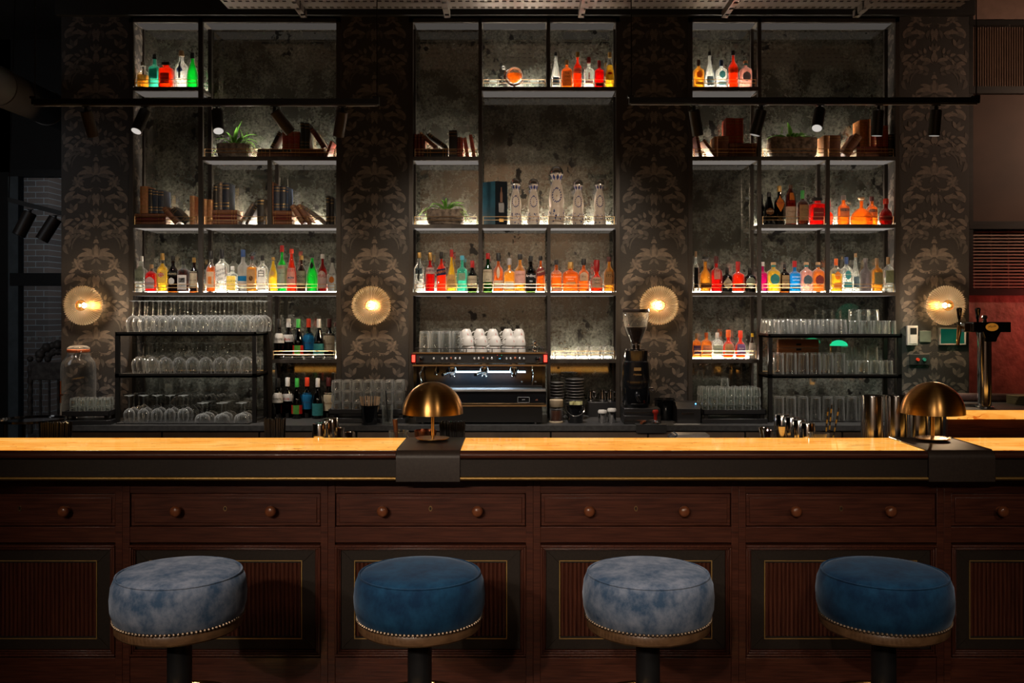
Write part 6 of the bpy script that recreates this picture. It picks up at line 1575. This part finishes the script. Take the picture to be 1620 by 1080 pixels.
# ------------------------------------------------------------------ between machine and grinder
g = 'stacked black saucers'; f = None
for si, (px, w, n, y) in enumerate(((881, .043, 13, 6.06), (909, .058, 14, 6.10))):
    for k in range(n):
        lab = 'black saucer in the %s stack right of the espresso machine, %s from bottom' % (('narrow', 'wide')[si], ORD[k])
        loc = (X_(px, y) + .002 * sin(k), y, CTZ + .001 + k * .0188)
        if si == 0 and k == 0 or (si == 1 and k == 0):
            mb = MB().lathe([(w * .5, 0), (w * .55, .002), (w * .96, .006), (w, .009), (w, .0165), (w * .97, .0172), (w * .5, .0075), (.001, .007)], 32, close=False); mb.lathe([(w * .5, 0), (.001, 0)], 32, close=False)
            # a thick rolled rim
            mb.tube([(w * cos(t), w * sin(t), .0135) for t in [2 * pi * q / 32 for q in range(33)]], .0035, 6)
            f = tag(obj('saucer', mb, pbr('black_stoneware', (0.035, 0.032, 0.03), 0.45), None, loc), lab, 'saucer', g)
        else: dupm(f, loc, lab)
o = thing('coffee_jar', 'glass jar with beige lid and amber contents beside the espresso machine', 'jar', (X_(880, 5.93), 5.93, CTZ + .001))
obj('jar_glass', MB().lathe([(.038, 0), (.041, .004), (.041, .09), (.037, .10)], 24, close=False), CLEAR, o); obj('contents', MB().lathe([(.037, .004), (.037, .075)], 20), pbr('syrup', (.10, .03, .012), .3), o)
obj('lid', MB().lathe([(.042, .098), (.043, .10), (.043, .140), (.040, .143)], 24), pbr('beige_lid', (.42, .33, .22), .5), o); obj('base_ring', MB().lathe([(.044, 0), (.044, .008), (.042, .010)], 24), pbr('beige_lid', (.42, .33, .22), .5), o)
def bucket(label, px, Y, r, h, name='black_bucket', handle=True):
    o = thing(name, label, 'bucket', (X_(px, Y), Y, CTZ + .001))
    obj('pail', MB().lathe([(r * .82, 0), (r * .84, .003), (r * .98, h * .93), (r * 1.06, h * .94), (r * 1.06, h), (r * .97, h), (r * .80, .006), (.001, .006)], 30, close=False), GLOSSB, o)
    if handle: obj('bail_handle', MB().tube([(-r * 1.02, -r * .1, h * .9)] + [(-r * 1.02 * cos(t), -r * .98, h * .9 - h * .5 * sin(t)) for t in [pi * q / 10 for q in range(1, 10)]] + [(r * 1.02, -r * .1, h * .9)], .0022, 6), STEEL, o)
    return o
bucket('black bucket holding yellow-green sachets, right of the beige-lidded jar', 910, 5.92, .056, .115)
SACH = pbr('sachet_paper', (.62, .60, .30), .6); f = None
for k in range(9):
    a = k * 2.4; r = .012 + .003 * k
    loc = (X_(910, 5.92) + r * cos(a), 5.92 + r * sin(a), CTZ + .098)
    if f is None: f = tag(obj('sugar_sachet', MB().box(-.012, .012, -.002, .002, 0, .034), SACH, None, loc), 'yellow-green paper sachet sticking out of the small black bucket', 'sachet', 'sachets in the black bucket')
    else: f2 = dupm(f, loc, 'yellow-green paper sachet sticking out of the small black bucket', a)
rs = tag(obj('jug_riser', MB().box(X_(930, 6.3), X_(973, 6.3), 6.24, 6.385, CTZ + .001, CTZ + .095), BLKP, bev=.002), 'low black riser under the steel milk jugs beside the saucers', 'riser')
def pitcher(label, px, Y, z, r, h):
    o = thing('milk_jug', label, 'jug', (X_(px, Y), Y, z), 'steel milk jugs')
    obj('jug_body', MB().lathe([(r * .95, 0), (r, .004), (r * .98, h * .4), (r * .72, h * .8), (r * .78, h), (r * .74, h), (r * .68, h * .8), (.001, .01)], 26, close=False), CHROME, o)
    obj('handle', MB().tube([(r * .75, 0, h * .85), (r * 1.45, 0, h * .8), (r * 1.5, 0, h * .45), (r * .98, 0, h * .3)], .004, 8), CHROME, o)
for px, t in ((936, 'leftmost of three, on the black riser'), (955, 'middle of three, on the black riser'), (968, 'rightmost of three, on the black riser')):
    pitcher('small steel milk jug, ' + t, px - 2, 6.31, CTZ + .0955, .024, .075)
for px, t, h in ((953, 'shorter, left one', .07), (968, 'taller, right one', .08)):
    Y = 5.93; o = thing('shaker_canister', 'steel powder shaker with white lid, %s, before the milk jugs' % t, 'canister', (X_(px, Y), Y, CTZ + .001), 'steel shakers')
    obj('can', MB().lathe([(.024, 0), (.026, .003), (.026, h)], 24), STEEL, o); obj('lid', MB().lathe([(.028, h - .012), (.029, h), (.024, h + .008), (.001, h + .009)], 24), WHITE, o)
# grinder
Y = 5.95; gx = X_(1006, Y)
o = thing('coffee_grinder', 'black coffee grinder with clear bean hopper in front of a wall lamp', 'coffee grinder', (gx, Y, CTZ + .001))
gz = lambda py: Z_(py, Y) - CTZ - .001
obj('hopper', MB().lathe([(.028, gz(545)), (.034, gz(538)), (.066, gz(520)), (.078, gz(505)), (.083, gz(493))], 32, close=False), CLEAR, o)
obj('beans', MB().lathe([(.026, gz(545)), (.033, gz(538)), (.060, gz(521)), (.063, gz(517)), (.001, gz(519))], 28), pbr('coffee_beans', (.045, .018, .008), .4, scale=(90, 90, 90), c2=(.012, .005, .003), bump=.8, bdist=.006), o)
obj('hopper_lid', MB().lathe([(.084, gz(494)), (.086, gz(492)), (.082, gz(489)), (.001, gz(488.5))], 32), pbr('lid_brown', (.03, .02, .016), .3), o)
obj('chrome_collar', MB().lathe([(.030, gz(553)), (.030, gz(545)), (.034, gz(544)), (.034, gz(542))], 28), CHROME, o); obj('collar_plate', MB().lathe([(.060, gz(553.5)), (.062, gz(551.5)), (.03, gz(551))], 28), STEEL, o)
bd = MB().lathe([(.075, .098), (.086, .12), (.084, gz(600)), (.078, gz(572)), (.070, gz(570)), (.073, gz(554)), (.062, gz(553))], 32, n=3.4, dep=.9); obj('motor_body', bd, GLOSSB, o)
obj('chrome_ring', MB().tube([(.088 * cos(t), .080 * sin(t), .122) for t in [2 * pi * q / 40 for q in range(41)]], .004, 8), CHROME, o)
mk = MB(); mk.box(-.022, .022, -.0795, -.078, gz(585), gz(580)); obj('maker_badge', mk, STEEL, o)
t = text_mb('Mythos', .017); t.v = [(a, -.0805, c + gz(591)) for a, b, c in t.v]; obj('lettering', t, STEEL, o, flat=True)
obj('adjuster_knob', MB().cyl((.082, -.03, gz(614)), (.105, -.04, gz(614)), .012, 14), CHROME, o)
obj('spout', MB().tube([(0, -.07, gz(622)), (0, -.10, gz(626)), (.01, -.105, gz(634))], [.02, .016, .012], 12), GLOSSB, o)
bs = MB().box(-.088, .140, -.115, .03, 0, .052); bs.box(-.086, .138, -.11, .03, .054, .096); bs.box(-.086, .086, .03, .10, 0, .096); obj('knock_drawer', bs, BLKP, o, bev=.003)
obj('drawer_strip', MB().box(-.084, .136, -.118, -.115, .02, .026).box(-.08, .13, -.113, -.11, .070, .074), STEEL, o)
bucket('wide black ice bucket between the grinder and the receipt printer', 1051, 6.075, .066, .135, handle=False)
o = thing('receipt_printer', 'black receipt printer with small blue light beside the tumbler crate', 'printer', (X_(1086, 5.97), 5.97, CTZ + .001))
pm = MB(); w, d, h = .074, .085, .125
pm.add([(-w, -d, 0), (w, -d, 0), (w, d, 0), (-w, d, 0), (-w, -d, h * .72), (w, -d, h * .72), (w, -d * .2, h), (-w, -d * .2, h), (w, d, h), (-w, d, h)], [(3, 2, 1, 0), (0, 1, 5, 4), (4, 5, 6, 7), (7, 6, 8, 9), (1, 2, 8, 6, 5), (0, 4, 7, 9, 3), (2, 3, 9, 8)])
obj('printer_body', pm, BLKP, o, bev=.003, flat=True); obj('paper_slot', MB().box(-.045, .03, -d - .001, -d, h * .42, h * .52), STEEL, o); obj('status_light', MB().ball((.05, -d * .5, h * .93), .004, 8, 6), emis('blue_status', (.1, .45, 1), 6), o)
o = thing('tamping_tray', 'black rubber tamping tray hooked on the front of the back counter', 'tray', (X_(1029, 5.80), 5.80, CTZ + .001))
obj('tray_mat', MB().box(-.092, .092, -.038, .035, 0, .006).box(-.092, .092, -.045, -.0385, -.045, .006), RUBBER, o)
o = thing('tamper', 'coffee tamper with red handle standing on the black rubber tray', 'tamper', (X_(1037, 5.795), 5.795, CTZ + .0078))
obj('tamper_base', MB().lathe([(.027, 0), (.028, .004), (.027, .010), (.014, .016), (.009, .022)], 24), CHROME, o); obj('handle', MB().lathe([(.009, .022), (.011, .030), (.010, .050), (.013, .060), (.019, .068), (.019, .078), (.014, .086), (.001, .088)], 22), pbr('red_lacquer', (.42, .03, .018), .2), o)
o = thing('grinder_brush', 'short dark wooden brush lying on the black rubber tray', 'brush', (X_(1018, 5.80), 5.80, CTZ + .0078), rz=RAD(60))
obj('handle', MB().cyl((-.035, 0, .009), (.02, 0, .011), .009, 12), KNOBW, o); obj('bristles', MB().cyl((.02, 0, .010), (.045, 0, .009), .007, 10), BLKP, o)
obj_ = tag(obj('drain_grate', MB().box(X_(1066, 5.85), X_(1106, 5.85), 5.83, 5.88, CTZ + .0006, CTZ + .005), CHROME), 'small chrome drain grate let into the black counter before the receipt printer', 'drain')

# ------------------------------------------------------------------ left end of the counter
Y = 6.085
o = thing('storage_jar', 'large clear glass jar with orange rubber seal at the left counter end', 'jar', (X_(124, Y), Y, CTZ + .001))
jz = lambda py: Z_(py, Y) - CTZ - .001
obj('jar_glass', MB().lathe([(.098, 0), (.106, .01), (.106, jz(582)), (.100, jz(573)), (.080, jz(566)), (.068, jz(562)), (.066, jz(557))], 36, close=False), CLEAR, o, ang=60)
obj('rubber_seal', MB().lathe([(.062, jz(557)), (.069, jz(556)), (.069, jz(553)), (.062, jz(552))], 32, close=False), pbr('orange_rubber', (.75, .16, .04), .5), o)
obj('glass_lid', MB().lathe([(.067, jz(552)), (.068, jz(550)), (.05, jz(547)), (.001, jz(546))], 32), CLEAR, o)
obj('wire_clasp', MB().tube([(.02, -.066, jz(553)), (.022, -.082, jz(562)), (.03, -.088, jz(572)), (.045, -.084, jz(565)), (.048, -.062, jz(553))], .002, 6), STEEL, o)
obj('copper_tap', MB().cyl((-.055, -.10, jz(622)), (-.055, -.135, jz(622)), .008, 12).cyl((-.055, -.125, jz(600)), (-.055, -.125, jz(634)), .006, 10), pbr('copper', (.75, .30, .16), .25, 1.0), o)
Y = 5.0
o = thing('tray_stand', 'round black serving tray on a stand at the far left end', 'tray stand', (X_(51, Y), Y, 0))
tz = Z_(664, Y)
obj('round_tray', MB().lathe([(.155, tz - .006), (.165, tz - .004), (.166, tz + .008), (.160, tz + .008), (.154, tz), (.001, tz)], 40), GLOSSB, o)
for k in range(4):
    a = pi / 4 + k * pi / 2; obj('leg', MB().cyl((.13 * cos(a), .13 * sin(a), tz - .006), (.15 * cos(a), .15 * sin(a), 0), .010, 10), BLK, o)
obj('stretcher', MB().tube([(.137 * cos(t), .137 * sin(t), .45) for t in [2 * pi * q / 32 for q in range(33)]], .006, 6), BLK, o)
# carved chair in the dark room at left
Y = 7.9; CHW = pbr('worn_carved_wood', (.17, .155, .14), .5, c2=(.08, .07, .065), scale=(25, 25, 25), bump=.4)
o = thing('carved_chair', 'high-backed carved wooden chair in the dark room by the window', 'chair', (X_(82, Y), Y, 0), rz=RAD(12))
w = .24; zs = .46; zt_ = Z_(573, Y)
obj('seat', MB().box(-w, w, -.22, .22, zs - .05, zs), CHW, o, bev=.01)
for sx in (-1, 1):
    st = MB(); pts = [(sx * (w - .02), .20, 0 + .02 * k) for k in range(0, int(zt_ / .02))]
    st.tube(pts, [.016 + .007 * abs(sin(k * .75)) for k in range(len(pts))], 10); st.ball((sx * (w - .02), .20, zt_ + .02), .026, 10, 8)
    obj('back_post', st, CHW, o)
    pts = [(sx * (w - .03), -.19, .02 * k) for k in range(0, 22)]; obj('front_leg', MB().tube(pts, [.016 + .008 * abs(sin(k * .6)) for k in range(22)], 10), CHW, o)
obj('back_rail', MB().box(-w + .02, w - .02, .185, .215, zt_ - .16, zt_ - .01), CHW, o, bev=.006); obj('lower_rail', MB().box(-w + .02, w - .02, .185, .215, zs + .10, zs + .14), CHW, o, bev=.006)
for k in range(5):
    x = -.14 + .07 * k; obj('spindle', MB().cyl((x, .20, zs + .14), (x, .20, zt_ - .16), .010, 8), CHW, o)
cr = MB()
for k in range(11):
    a = pi * k / 10; cr.ball((.15 * cos(a), .20, zt_ + .02 + .12 * sin(a)), .030 + .012 * (k % 2), 10, 7)
for k in range(7):
    a = pi * k / 6; cr.ball((.08 * cos(a), .195, zt_ + .02 + .06 * sin(a)), .03, 8, 6)
obj('carved_crest', cr, CHW, o)

# ------------------------------------------------------------------ middle of the back counter
o = bucket('black bucket of wooden stirrers in front of the tumbler crate', 585, 5.84, .055, .118, handle=False)
STW = pbr('birch_stirrer', (.62, .42, .25), .6); f = None
for k in range(11):
    a = -1.0 + .2 * k; x = .038 * sin(a) * 1.1; y = .02 * cos(k * 1.7)
    loc = (X_(585, 5.84) + x, 5.84 + y, CTZ + .0085); le = .185 + .006 * sin(k * 2.1)
    if f is None: f = tag(obj('wooden_stirrer', MB().box(-.0038, .0038, -.0008, .0008, 0, .165), STW, None, loc), 'flat wooden stirrer standing in the black bucket before the crate', 'stirrer', 'wooden stirrers'); q = f
    else: q = dupm(f, loc, 'flat wooden stirrer standing in the black bucket before the crate')
    q.rotation_euler = (0, x * 5, random.uniform(-.4, .4))
Y = 5.83
q = tag(obj('highball_glass', MB().lathe([(.031, 0), (.033, .003), (.034, .115), (.0315, .115), (.030, .012), (.001, .012)], 26, close=False), CRYST, None, (X_(613, Y), Y, CTZ + .001)), 'cut highball glass holding a dark metal straw, right of the stirrers', 'highball glass')
tag(obj('metal_straw', MB().cyl((.004, 0, .014), (-.012, .01, .205), .0035, 10), pbr('gunmetal', (.10, .12, .17), .2, 1.0), None, (X_(613, Y), Y, CTZ + .001)), 'dark metal straw leaning in the cut highball glass', 'straw')

# ------------------------------------------------------------------ things on the work counter just behind the bar
WZ = .9508; YW = 4.34
STRAWB = pbr('black_straw', (.016, .013, .012), .35); f = None
for bi, (px, hw, top, y, lab) in enumerate(((90, .072, 667, 4.30, 'black drinking straw in the bundle at the far left of the bar'), (435, .054, 661, 4.30, 'black drinking straw in the bundle left of the shaker tins'), (716, .066, 666, 4.25, 'black drinking straw in the bundle beside the brass lamp'))):
    o = thing('straw_holder', 'square black straw holder behind the bar, ' + ('at the far left', 'left of the shaker tins', 'beside the brass lamp')[bi], 'straw holder', (X_(px, y), y, WZ), 'black straw holders')
    w = hw * .86; d = .035; zt_ = Z_(691, y) - .95 - .005
    a = MB(); a.box(-w, w, -d, d, 0, .004); a.box(-w, w, -d, -d + .003, 0, zt_); a.box(-w, w, d - .003, d, 0, zt_); a.box(-w, -w + .003, -d, d, 0, zt_); a.box(w - .003, w, -d, d, 0, zt_)
    obj('holder_box', a, BLKP, o)
    L_ = Z_(top, y) - WZ - .005
    n = 15 if bi != 1 else 12
    for j in range(3):
        for k in range(n):
            u = -1 + 2 * k / (n - 1); x = X_(px, y) + u * (w - .012); yy = y - .020 + .02 * j
            if f is None: f = tag(obj('drinking_straw', MB().cyl((0, 0, 0), (0, 0, L_), .0036, 7), STRAWB, None, (x, yy, WZ + .0045)), lab, 'straw', 'black straws'); q = f; L0 = L_
            else: q = dupm(f, (x, yy, WZ + .0045), lab); q.scale = (1, 1, L_ / L0 * random.uniform(.97, 1.01))
            q['group'] = lab.replace('drinking straw', 'straws'); q.rotation_euler = (random.uniform(-.01, .01), u * .045 + random.uniform(-.012, .012), 0)
def tin(label, px, top, wpx, Y, group='upturned shaker tins', mat=CHROME, taper=.80):
    z1 = Z_(top, Y) - WZ; r = wpx * Y / F_PX / 2
    return tag(obj('shaker_tin', MB().lathe([(r, 0), (r * 1.02, .003), (r * (1 - (1 - taper) * .9), z1 - .006), (r * taper * .97, z1 - .001), (r * taper * .9, z1), (.001, z1 - .003)], 32), mat, None, (X_(px, Y), Y, WZ)), label, 'shaker tin', group)
for k, (px, top, y) in enumerate(((506, 669, 4.24), (516, 665, 4.36), (524, 661, 4.48))):
    tin('upturned chrome shaker tin in the left group, %s from the front' % ORD[k], px, top, 28, y)
for k, (px, top, y) in enumerate(((1277, 668, 4.22), (1264, 663, 4.33), (1252, 659, 4.44), (1237, 655, 4.55))):
    tin('upturned chrome shaker tin in the right group, %s from the front' % ORD[k], px, top, 28, y)
def jig(label, px, top, w, Y, flare=1.0):
    z1 = Z_(top, Y) - WZ; r = w * Y / F_PX / 2
    return tag(obj('jigger', MB().lathe([(r * .8, 0), (r * .8, .002), (.007, z1 * .5), (r, z1), (r - .0015, z1), (.005, z1 * .52), (.001, z1 * .52)], 24, close=False), CHROME, None, (X_(px, Y), Y, WZ)), label, 'jigger', 'steel jiggers')
jig('steel jigger right of the left shaker tins, taller one', 538, 676, 15, 4.24); jig('steel jigger right of the left shaker tins, shorter one', 553, 683, 15, 4.20)
jig('steel cone jigger left of the right shaker tins, rear one', 1208, 676, 16, 4.30); jig('steel cone jigger left of the right shaker tins, front one', 1214, 680, 16, 4.20)
tag(obj('steel_beaker', MB().lathe([(.020, 0), (.021, .002), (.0225, Z_(674, 4.18) - WZ), (.0205, Z_(674, 4.18) - WZ), (.019, .004), (.001, .004)], 26, close=False), STEEL, None, (X_(1236, 4.18), 4.18, WZ)), 'small brushed steel beaker in front of the right shaker tins', 'beaker')
y = 4.26
tag(obj('mixing_bowl', MB().lathe([(.035, 0), (.040, .004), (.046, Z_(681, y) - WZ), (.043, Z_(681, y) - WZ), (.036, .010), (.001, .010)], 24, close=False), CRYST, None, (X_(631, y), y, WZ)), 'faceted glass mixing bowl holding a wooden muddler behind the bar', 'glass bowl')
tag(obj('muddler', MB().tube([(.006, 0, .012), (-.006, 0, .14), (-.012, 0, Z_(663, y) - WZ)], [.010, .008, .0115], 14), KNOBW, None, (X_(629, y), y, WZ)), 'dark wooden muddler standing in the faceted glass bowl', 'muddler')
cp = MB(); M = 48; z1 = Z_(680, y) - WZ
for (r, z) in ((.030, 0), (.034, .01), (.046, z1), (.043, z1), (.03, .012)): pass
cp.lathe([(.032, 0), (.036, .01), (.048, z1), (.046, z1), (.034, .014), (.001, .014)], M, close=False)
cp.v = [(a * (1 + .05 * cos(12 * math.atan2(b, a))), b * (1 + .05 * cos(12 * math.atan2(b, a))), c) for a, b, c in cp.v]
tag(obj('copper_bowl', cp, pbr('copper', (.75, .30, .16), .25, 1.0), None, (X_(673, y), y, WZ)), 'fluted copper bowl just behind the brass lamp stem', 'bowl')
y = 4.22
tag(obj('glass_bowl', MB().lathe([(.025, 0), (.030, .004), (.044, Z_(681, y) - WZ - .01), (.045, Z_(681, y) - WZ), (.042, Z_(681, y) - WZ), (.03, .012), (.001, .012)], 22, close=False), CRYST, None, (X_(1296, 4.142), 4.142, WZ)), 'small cut glass bowl right of the right shaker tins', 'glass bowl')
g_ = tag(obj('straw_glass', MB().lathe([(.026, 0), (.028, .003), (.030, .12), (.028, .12), (.026, .008), (.001, .008)], 22, close=False), CLEAR, None, (X_(1308, 4.28), 4.28, WZ)), 'glass holding striped paper straws beside the steel canisters', 'glass')
YEL = pbr('straw_yellow', (.75, .42, .05), .5)
def paper_straw(label, px0, px1, top, group):
    Y = 4.28; b = Vector((X_(px0, Y), Y, WZ + .010)); e = Vector((X_(px1, Y), Y, Z_(top, Y)))
    mb = MB(); n = 14
    for k in range(n): mb.tube([b + (e - b) * (k / n), b + (e - b) * ((k + 1) / n)], .0034, 8, mi=k % 2, caps=k in (0, n - 1))
    mb.v = [tuple(Vector(v) - b) for v in mb.v]
    return tag(obj('paper_straw', mb, [YEL, STRAWB], None, b), label, 'straw', group)
for px0, px1, top, t in ((1303, 1310, 645, 'left'), (1307, 1316, 640, 'middle'), (1311, 1327, 645, 'right')): paper_straw('yellow and black striped paper straw, %s of the three in the glass' % t, px0, px1, top, 'striped paper straws')
cl = ['leftmost', 'second from left', 'third from left', 'fourth from left, behind the lamp']
for k, px in enumerate((1379.5, 1417, 1450, 1474)):
    Y = 4.34 if k < 2 else (4.42 if k == 2 else 4.55); r = .049; z1 = Z_(625, Y) - WZ
    if k > 1: z1 -= .01
    tag(obj('steel_canister', MB().lathe([(r, 0), (r, .003), (r * .99, z1 - .004), (r * .97, z1), (r * .95, z1), (r * .95, .006), (.001, .006)], 40, close=False), STEEL, None, (X_(px, Y), Y, WZ)), 'tall polished steel canister behind the bar, ' + cl[k], 'canister', 'tall steel canisters')
o = tag(obj('blue_bin', MB().box(X_(1490, 4.5), X_(1513, 4.5), 4.61, 4.68, WZ, Z_(658, 4.5)), pbr('slate_blue_plastic', (.05, .075, .12), .5), bev=.004), 'slate-blue upright box at the right end of the work counter', 'box')
o = thing('card_terminal', 'pale card reader lying on the work counter right of centre', 'card terminal', (X_(1090, 4.3), 4.3, WZ))
zt_ = Z_(684, 4.3) - WZ
obj('stand', MB().box(-.02, .02, -.02, .02, 0, zt_ - .03), BLKP, o); obj('reader_body', MB().box(-.075, .085, -.05, .05, zt_ - .028, zt_ - .004), pbr('grey_plastic', (.30, .30, .31), .4), o, bev=.004); obj('screen', MB().add([(-.09, -.05, zt_ - .02), (-.06, -.05, zt_), (-.06, .05, zt_), (-.09, .05, zt_ - .02), (-.09, -.05, zt_ - .03), (-.06, -.05, zt_ - .01), (-.06, .05, zt_ - .01), (-.09, .05, zt_ - .03)], [(0, 1, 2, 3), (7, 6, 5, 4), (0, 4, 5, 1), (1, 5, 6, 2), (2, 6, 7, 3), (3, 7, 4, 0)]), pbr('blue_grey_screen', (.10, .16, .26), .2), o)

# ------------------------------------------------------------------ right return of the bar with the beer tap
YT2 = 5.2; xr = X_(1500, YT2)
o = thing('bar_return', 'return leg of the bar with glowing onyx edge at far right', 'bar return', (xr, YT2, 0))
obj('stone_top', rel(MB().box(xr, 4.6, YT2 + .02, 5.72, 1.075, 1.10), o), STONE, o)
obj('onyx_edge', rel(MB().box(xr, 4.6, YT2, YT2 + .02, 1.05, 1.098), o), ONYX, o)
obj('body_panel', rel(MB().box(xr + .02, 4.6, YT2 + .05, 5.70, 0, 1.07), o), MAHOG, o)
ar = MB(); pts = [(xr - .01 + .1 * k, 5.76 - .012 * k, 1.115) for k in range(22)]
ar.tube(pts, .034, 14); obj('arm_rail', rel(ar, o), pbr('oxblood_leather', (.11, .055, .045), .4, c2=(.07, .035, .03), scale=(60, 60, 60)), o)
o = thing('drip_tray', 'small steel drip tray beside the beer tap column', 'drip tray', (X_(1535, 5.42), 5.42, 1.1008))
obj('tray_body', MB().box(-.055, .05, -.03, .05, 0, .012), STEEL, o, bev=.003); obj('grate', MB().box(-.05, .045, -.025, .045, .0122, .015), BLK, o)
Y = 5.34; bx0 = X_(1557.5, Y)
o = thing('beer_tap', 'chrome beer tap column with black T-shaped head and oval orange badge', 'beer tap', (bx0, Y, 1.1008))
bz = lambda py: Z_(py, Y) - 1.1008
bxx = lambda px: X_(px, Y) - bx0
obj('column', MB().lathe([(.048, 0), (.048, .006), (.037, .010), (.037, bz(526))], 36), CHROME, o)
hd = MB(); prf = [(bxx(1534), bz(525)), (bxx(1549), bz(525)), (bxx(1552), bz(534)), (bxx(1553), bz(540)), (bxx(1570), bz(540)), (bxx(1572), bz(534)), (bxx(1577), bz(525)), (bxx(1593), bz(525)), (bxx(1593), bz(509)), (bxx(1534), bz(509))]
n = len(prf); hd.add([(x, -.045, z) for x, z in prf] + [(x, .045, z) for x, z in prf], [tuple(range(n)), tuple(reversed(range(n, 2 * n)))] + [((k + 1) % n, k, n + k, n + (k + 1) % n) for k in range(n)])
obj('tap_head', hd, GLOSSB, o, bev=.003, flat=True)
bg = MB().lathe([(.001, .003), (.034, .003), (.036, 0)], 32); bg.v = [(bxx(1563) + a, -.0455 - c, bz(517) + b * .62) for a, b, c in bg.v]; obj('oval_badge', bg, pbr('badge_orange', (.72, .28, .03), .4, emit=(.9, .35, .04), es=.25), o)
t = text_mb('Mode', .020); t.v = [(bxx(1563) + a, -.0495, bz(516) + c + .18 * a) for a, b, c in t.v]; obj('lettering', t, INK['black'], o, flat=True)
obj('side_block', MB().box(bxx(1522), bxx(1534), -.025, .025, bz(525), bz(511)), STEEL, o, bev=.003)
fc = MB().tube([(bxx(1522), -.01, bz(518)), (bxx(1515), -.02, bz(517)), (bxx(1513), -.03, bz(525)), (bxx(1511), -.032, bz(545))], [.010, .013, .012, .009], 14); obj('faucet', fc, BRASS, o)
for px, y, nm in ((1515, -.02, 0), (1551, .03, 1)):
    kb = MB().lathe([(.006, bz(515 if nm == 0 else 509)), (.007, bz(505)), (.010, bz(503)), (.014, bz(492)), (.016, bz(489)), (.012, bz(487)), (.001, bz(486.5))], 20, (bxx(px), y, 0)); obj('tap_handle', kb, GLOSSB, o)
obj('top_finial', MB().lathe([(.012, bz(509)), (.008, bz(505)), (.015, bz(502)), (.012, bz(499)), (.001, bz(498))], 18, (bxx(1558), 0, 0)), CHROME, o)
f = None
for k in range(4):
    loc = (X_(1618, 5.55), 5.55, 1.1008 + .0125 * k)
    lab = 'olive covered menu in the small stack at the far right, %s from bottom' % ORD[k]
    if f is None: f = tag(obj('menu', MB().box(-.07, .07, -.05, .05, 0, .012), pbr('olive_cover', (.20, .19, .10), .6), None, loc, bev=.001), lab, 'menu', 'stack of menus')
    else: dupm(f, loc, lab, RAD(4 * k))

# ------------------------------------------------------------------ wall panels by the right wall lamp
def wallbox(name, label, cat, x0, x1, y0, y1, t=.022):
    o = thing(name, label, cat, (X_((x0 + x1) / 2, YP), YP - .0015, Z_((y0 + y1) / 2, YP))); w = (x1 - x0) / 2 * YP / F_PX; h = (y1 - y0) / 2 * YP / F_PX
    return o, w, h
o, w, h = wallbox('alarm_keypad', 'white wall keypad with dark window left of the wall screen', 'keypad', 1433, 1450, 515, 546)
obj('back_box', MB().box(-w, w, -.022, -.0005, -h, h), WHITE, o, bev=.003); obj('window', MB().box(-w * .45, w * .75, -.0235, -.0225, h * .12, h * .78), BLKP, o); obj('key_plate', MB().box(-w * .45, w * .75, -.0245, -.0225, -h * .82, h * .08), pbr('key_plate_white', (.66, .66, .64), .4), o)
o, w, h = wallbox('blank_plate', 'grey-green square blanking plate between keypad and wall screen', 'wall plate', 1454, 1472, 523, 541)
obj('plate', MB().box(-w, w, -.008, -.0005, -h, h), pbr('grey_green_plate', (.10, .13, .11), .5), o, bev=.002)
o, w, h = wallbox('wall_screen', 'silver framed dark green touch screen under the right wall lamp', 'wall screen', 1484, 1526, 518, 545)
fr = MB(); fr.box(-w, w, -.02, -.0005, h - .008, h); fr.box(-w, w, -.02, -.0005, -h, -h + .008); fr.box(-w, -w + .008, -.02, -.0005, -h + .008, h - .008); fr.box(w - .008, w, -.02, -.0005, -h + .008, h - .008)
obj('screen_frame', fr, pbr('silver_frame', (.6, .58, .55), .35, .5), o); obj('screen_glass', MB().box(-w + .008, w - .008, -.012, -.001, -h + .008, h - .008), pbr('green_screen', (.006, .03, .022), .15, emit=(.005, .12, .07), es=.35), o)
o, w, h = wallbox('button_plate', 'dark wall plate with one red and one green button', 'switch plate', 1438, 1470, 560, 577)
obj('plate', MB().box(-w, w, -.010, -.0005, -h, h), pbr('dark_plate', (.03, .035, .033), .4), o, bev=.002)
for dx, c in ((-.015, 'vermilion'), (.028, 'teal')): obj('push_button', disc(dx, 0, .012, -.0098, .010, 20), CAP['vermilion'] if c == 'vermilion' else pbr('teal_button', (.03, .28, .22), .3), o)
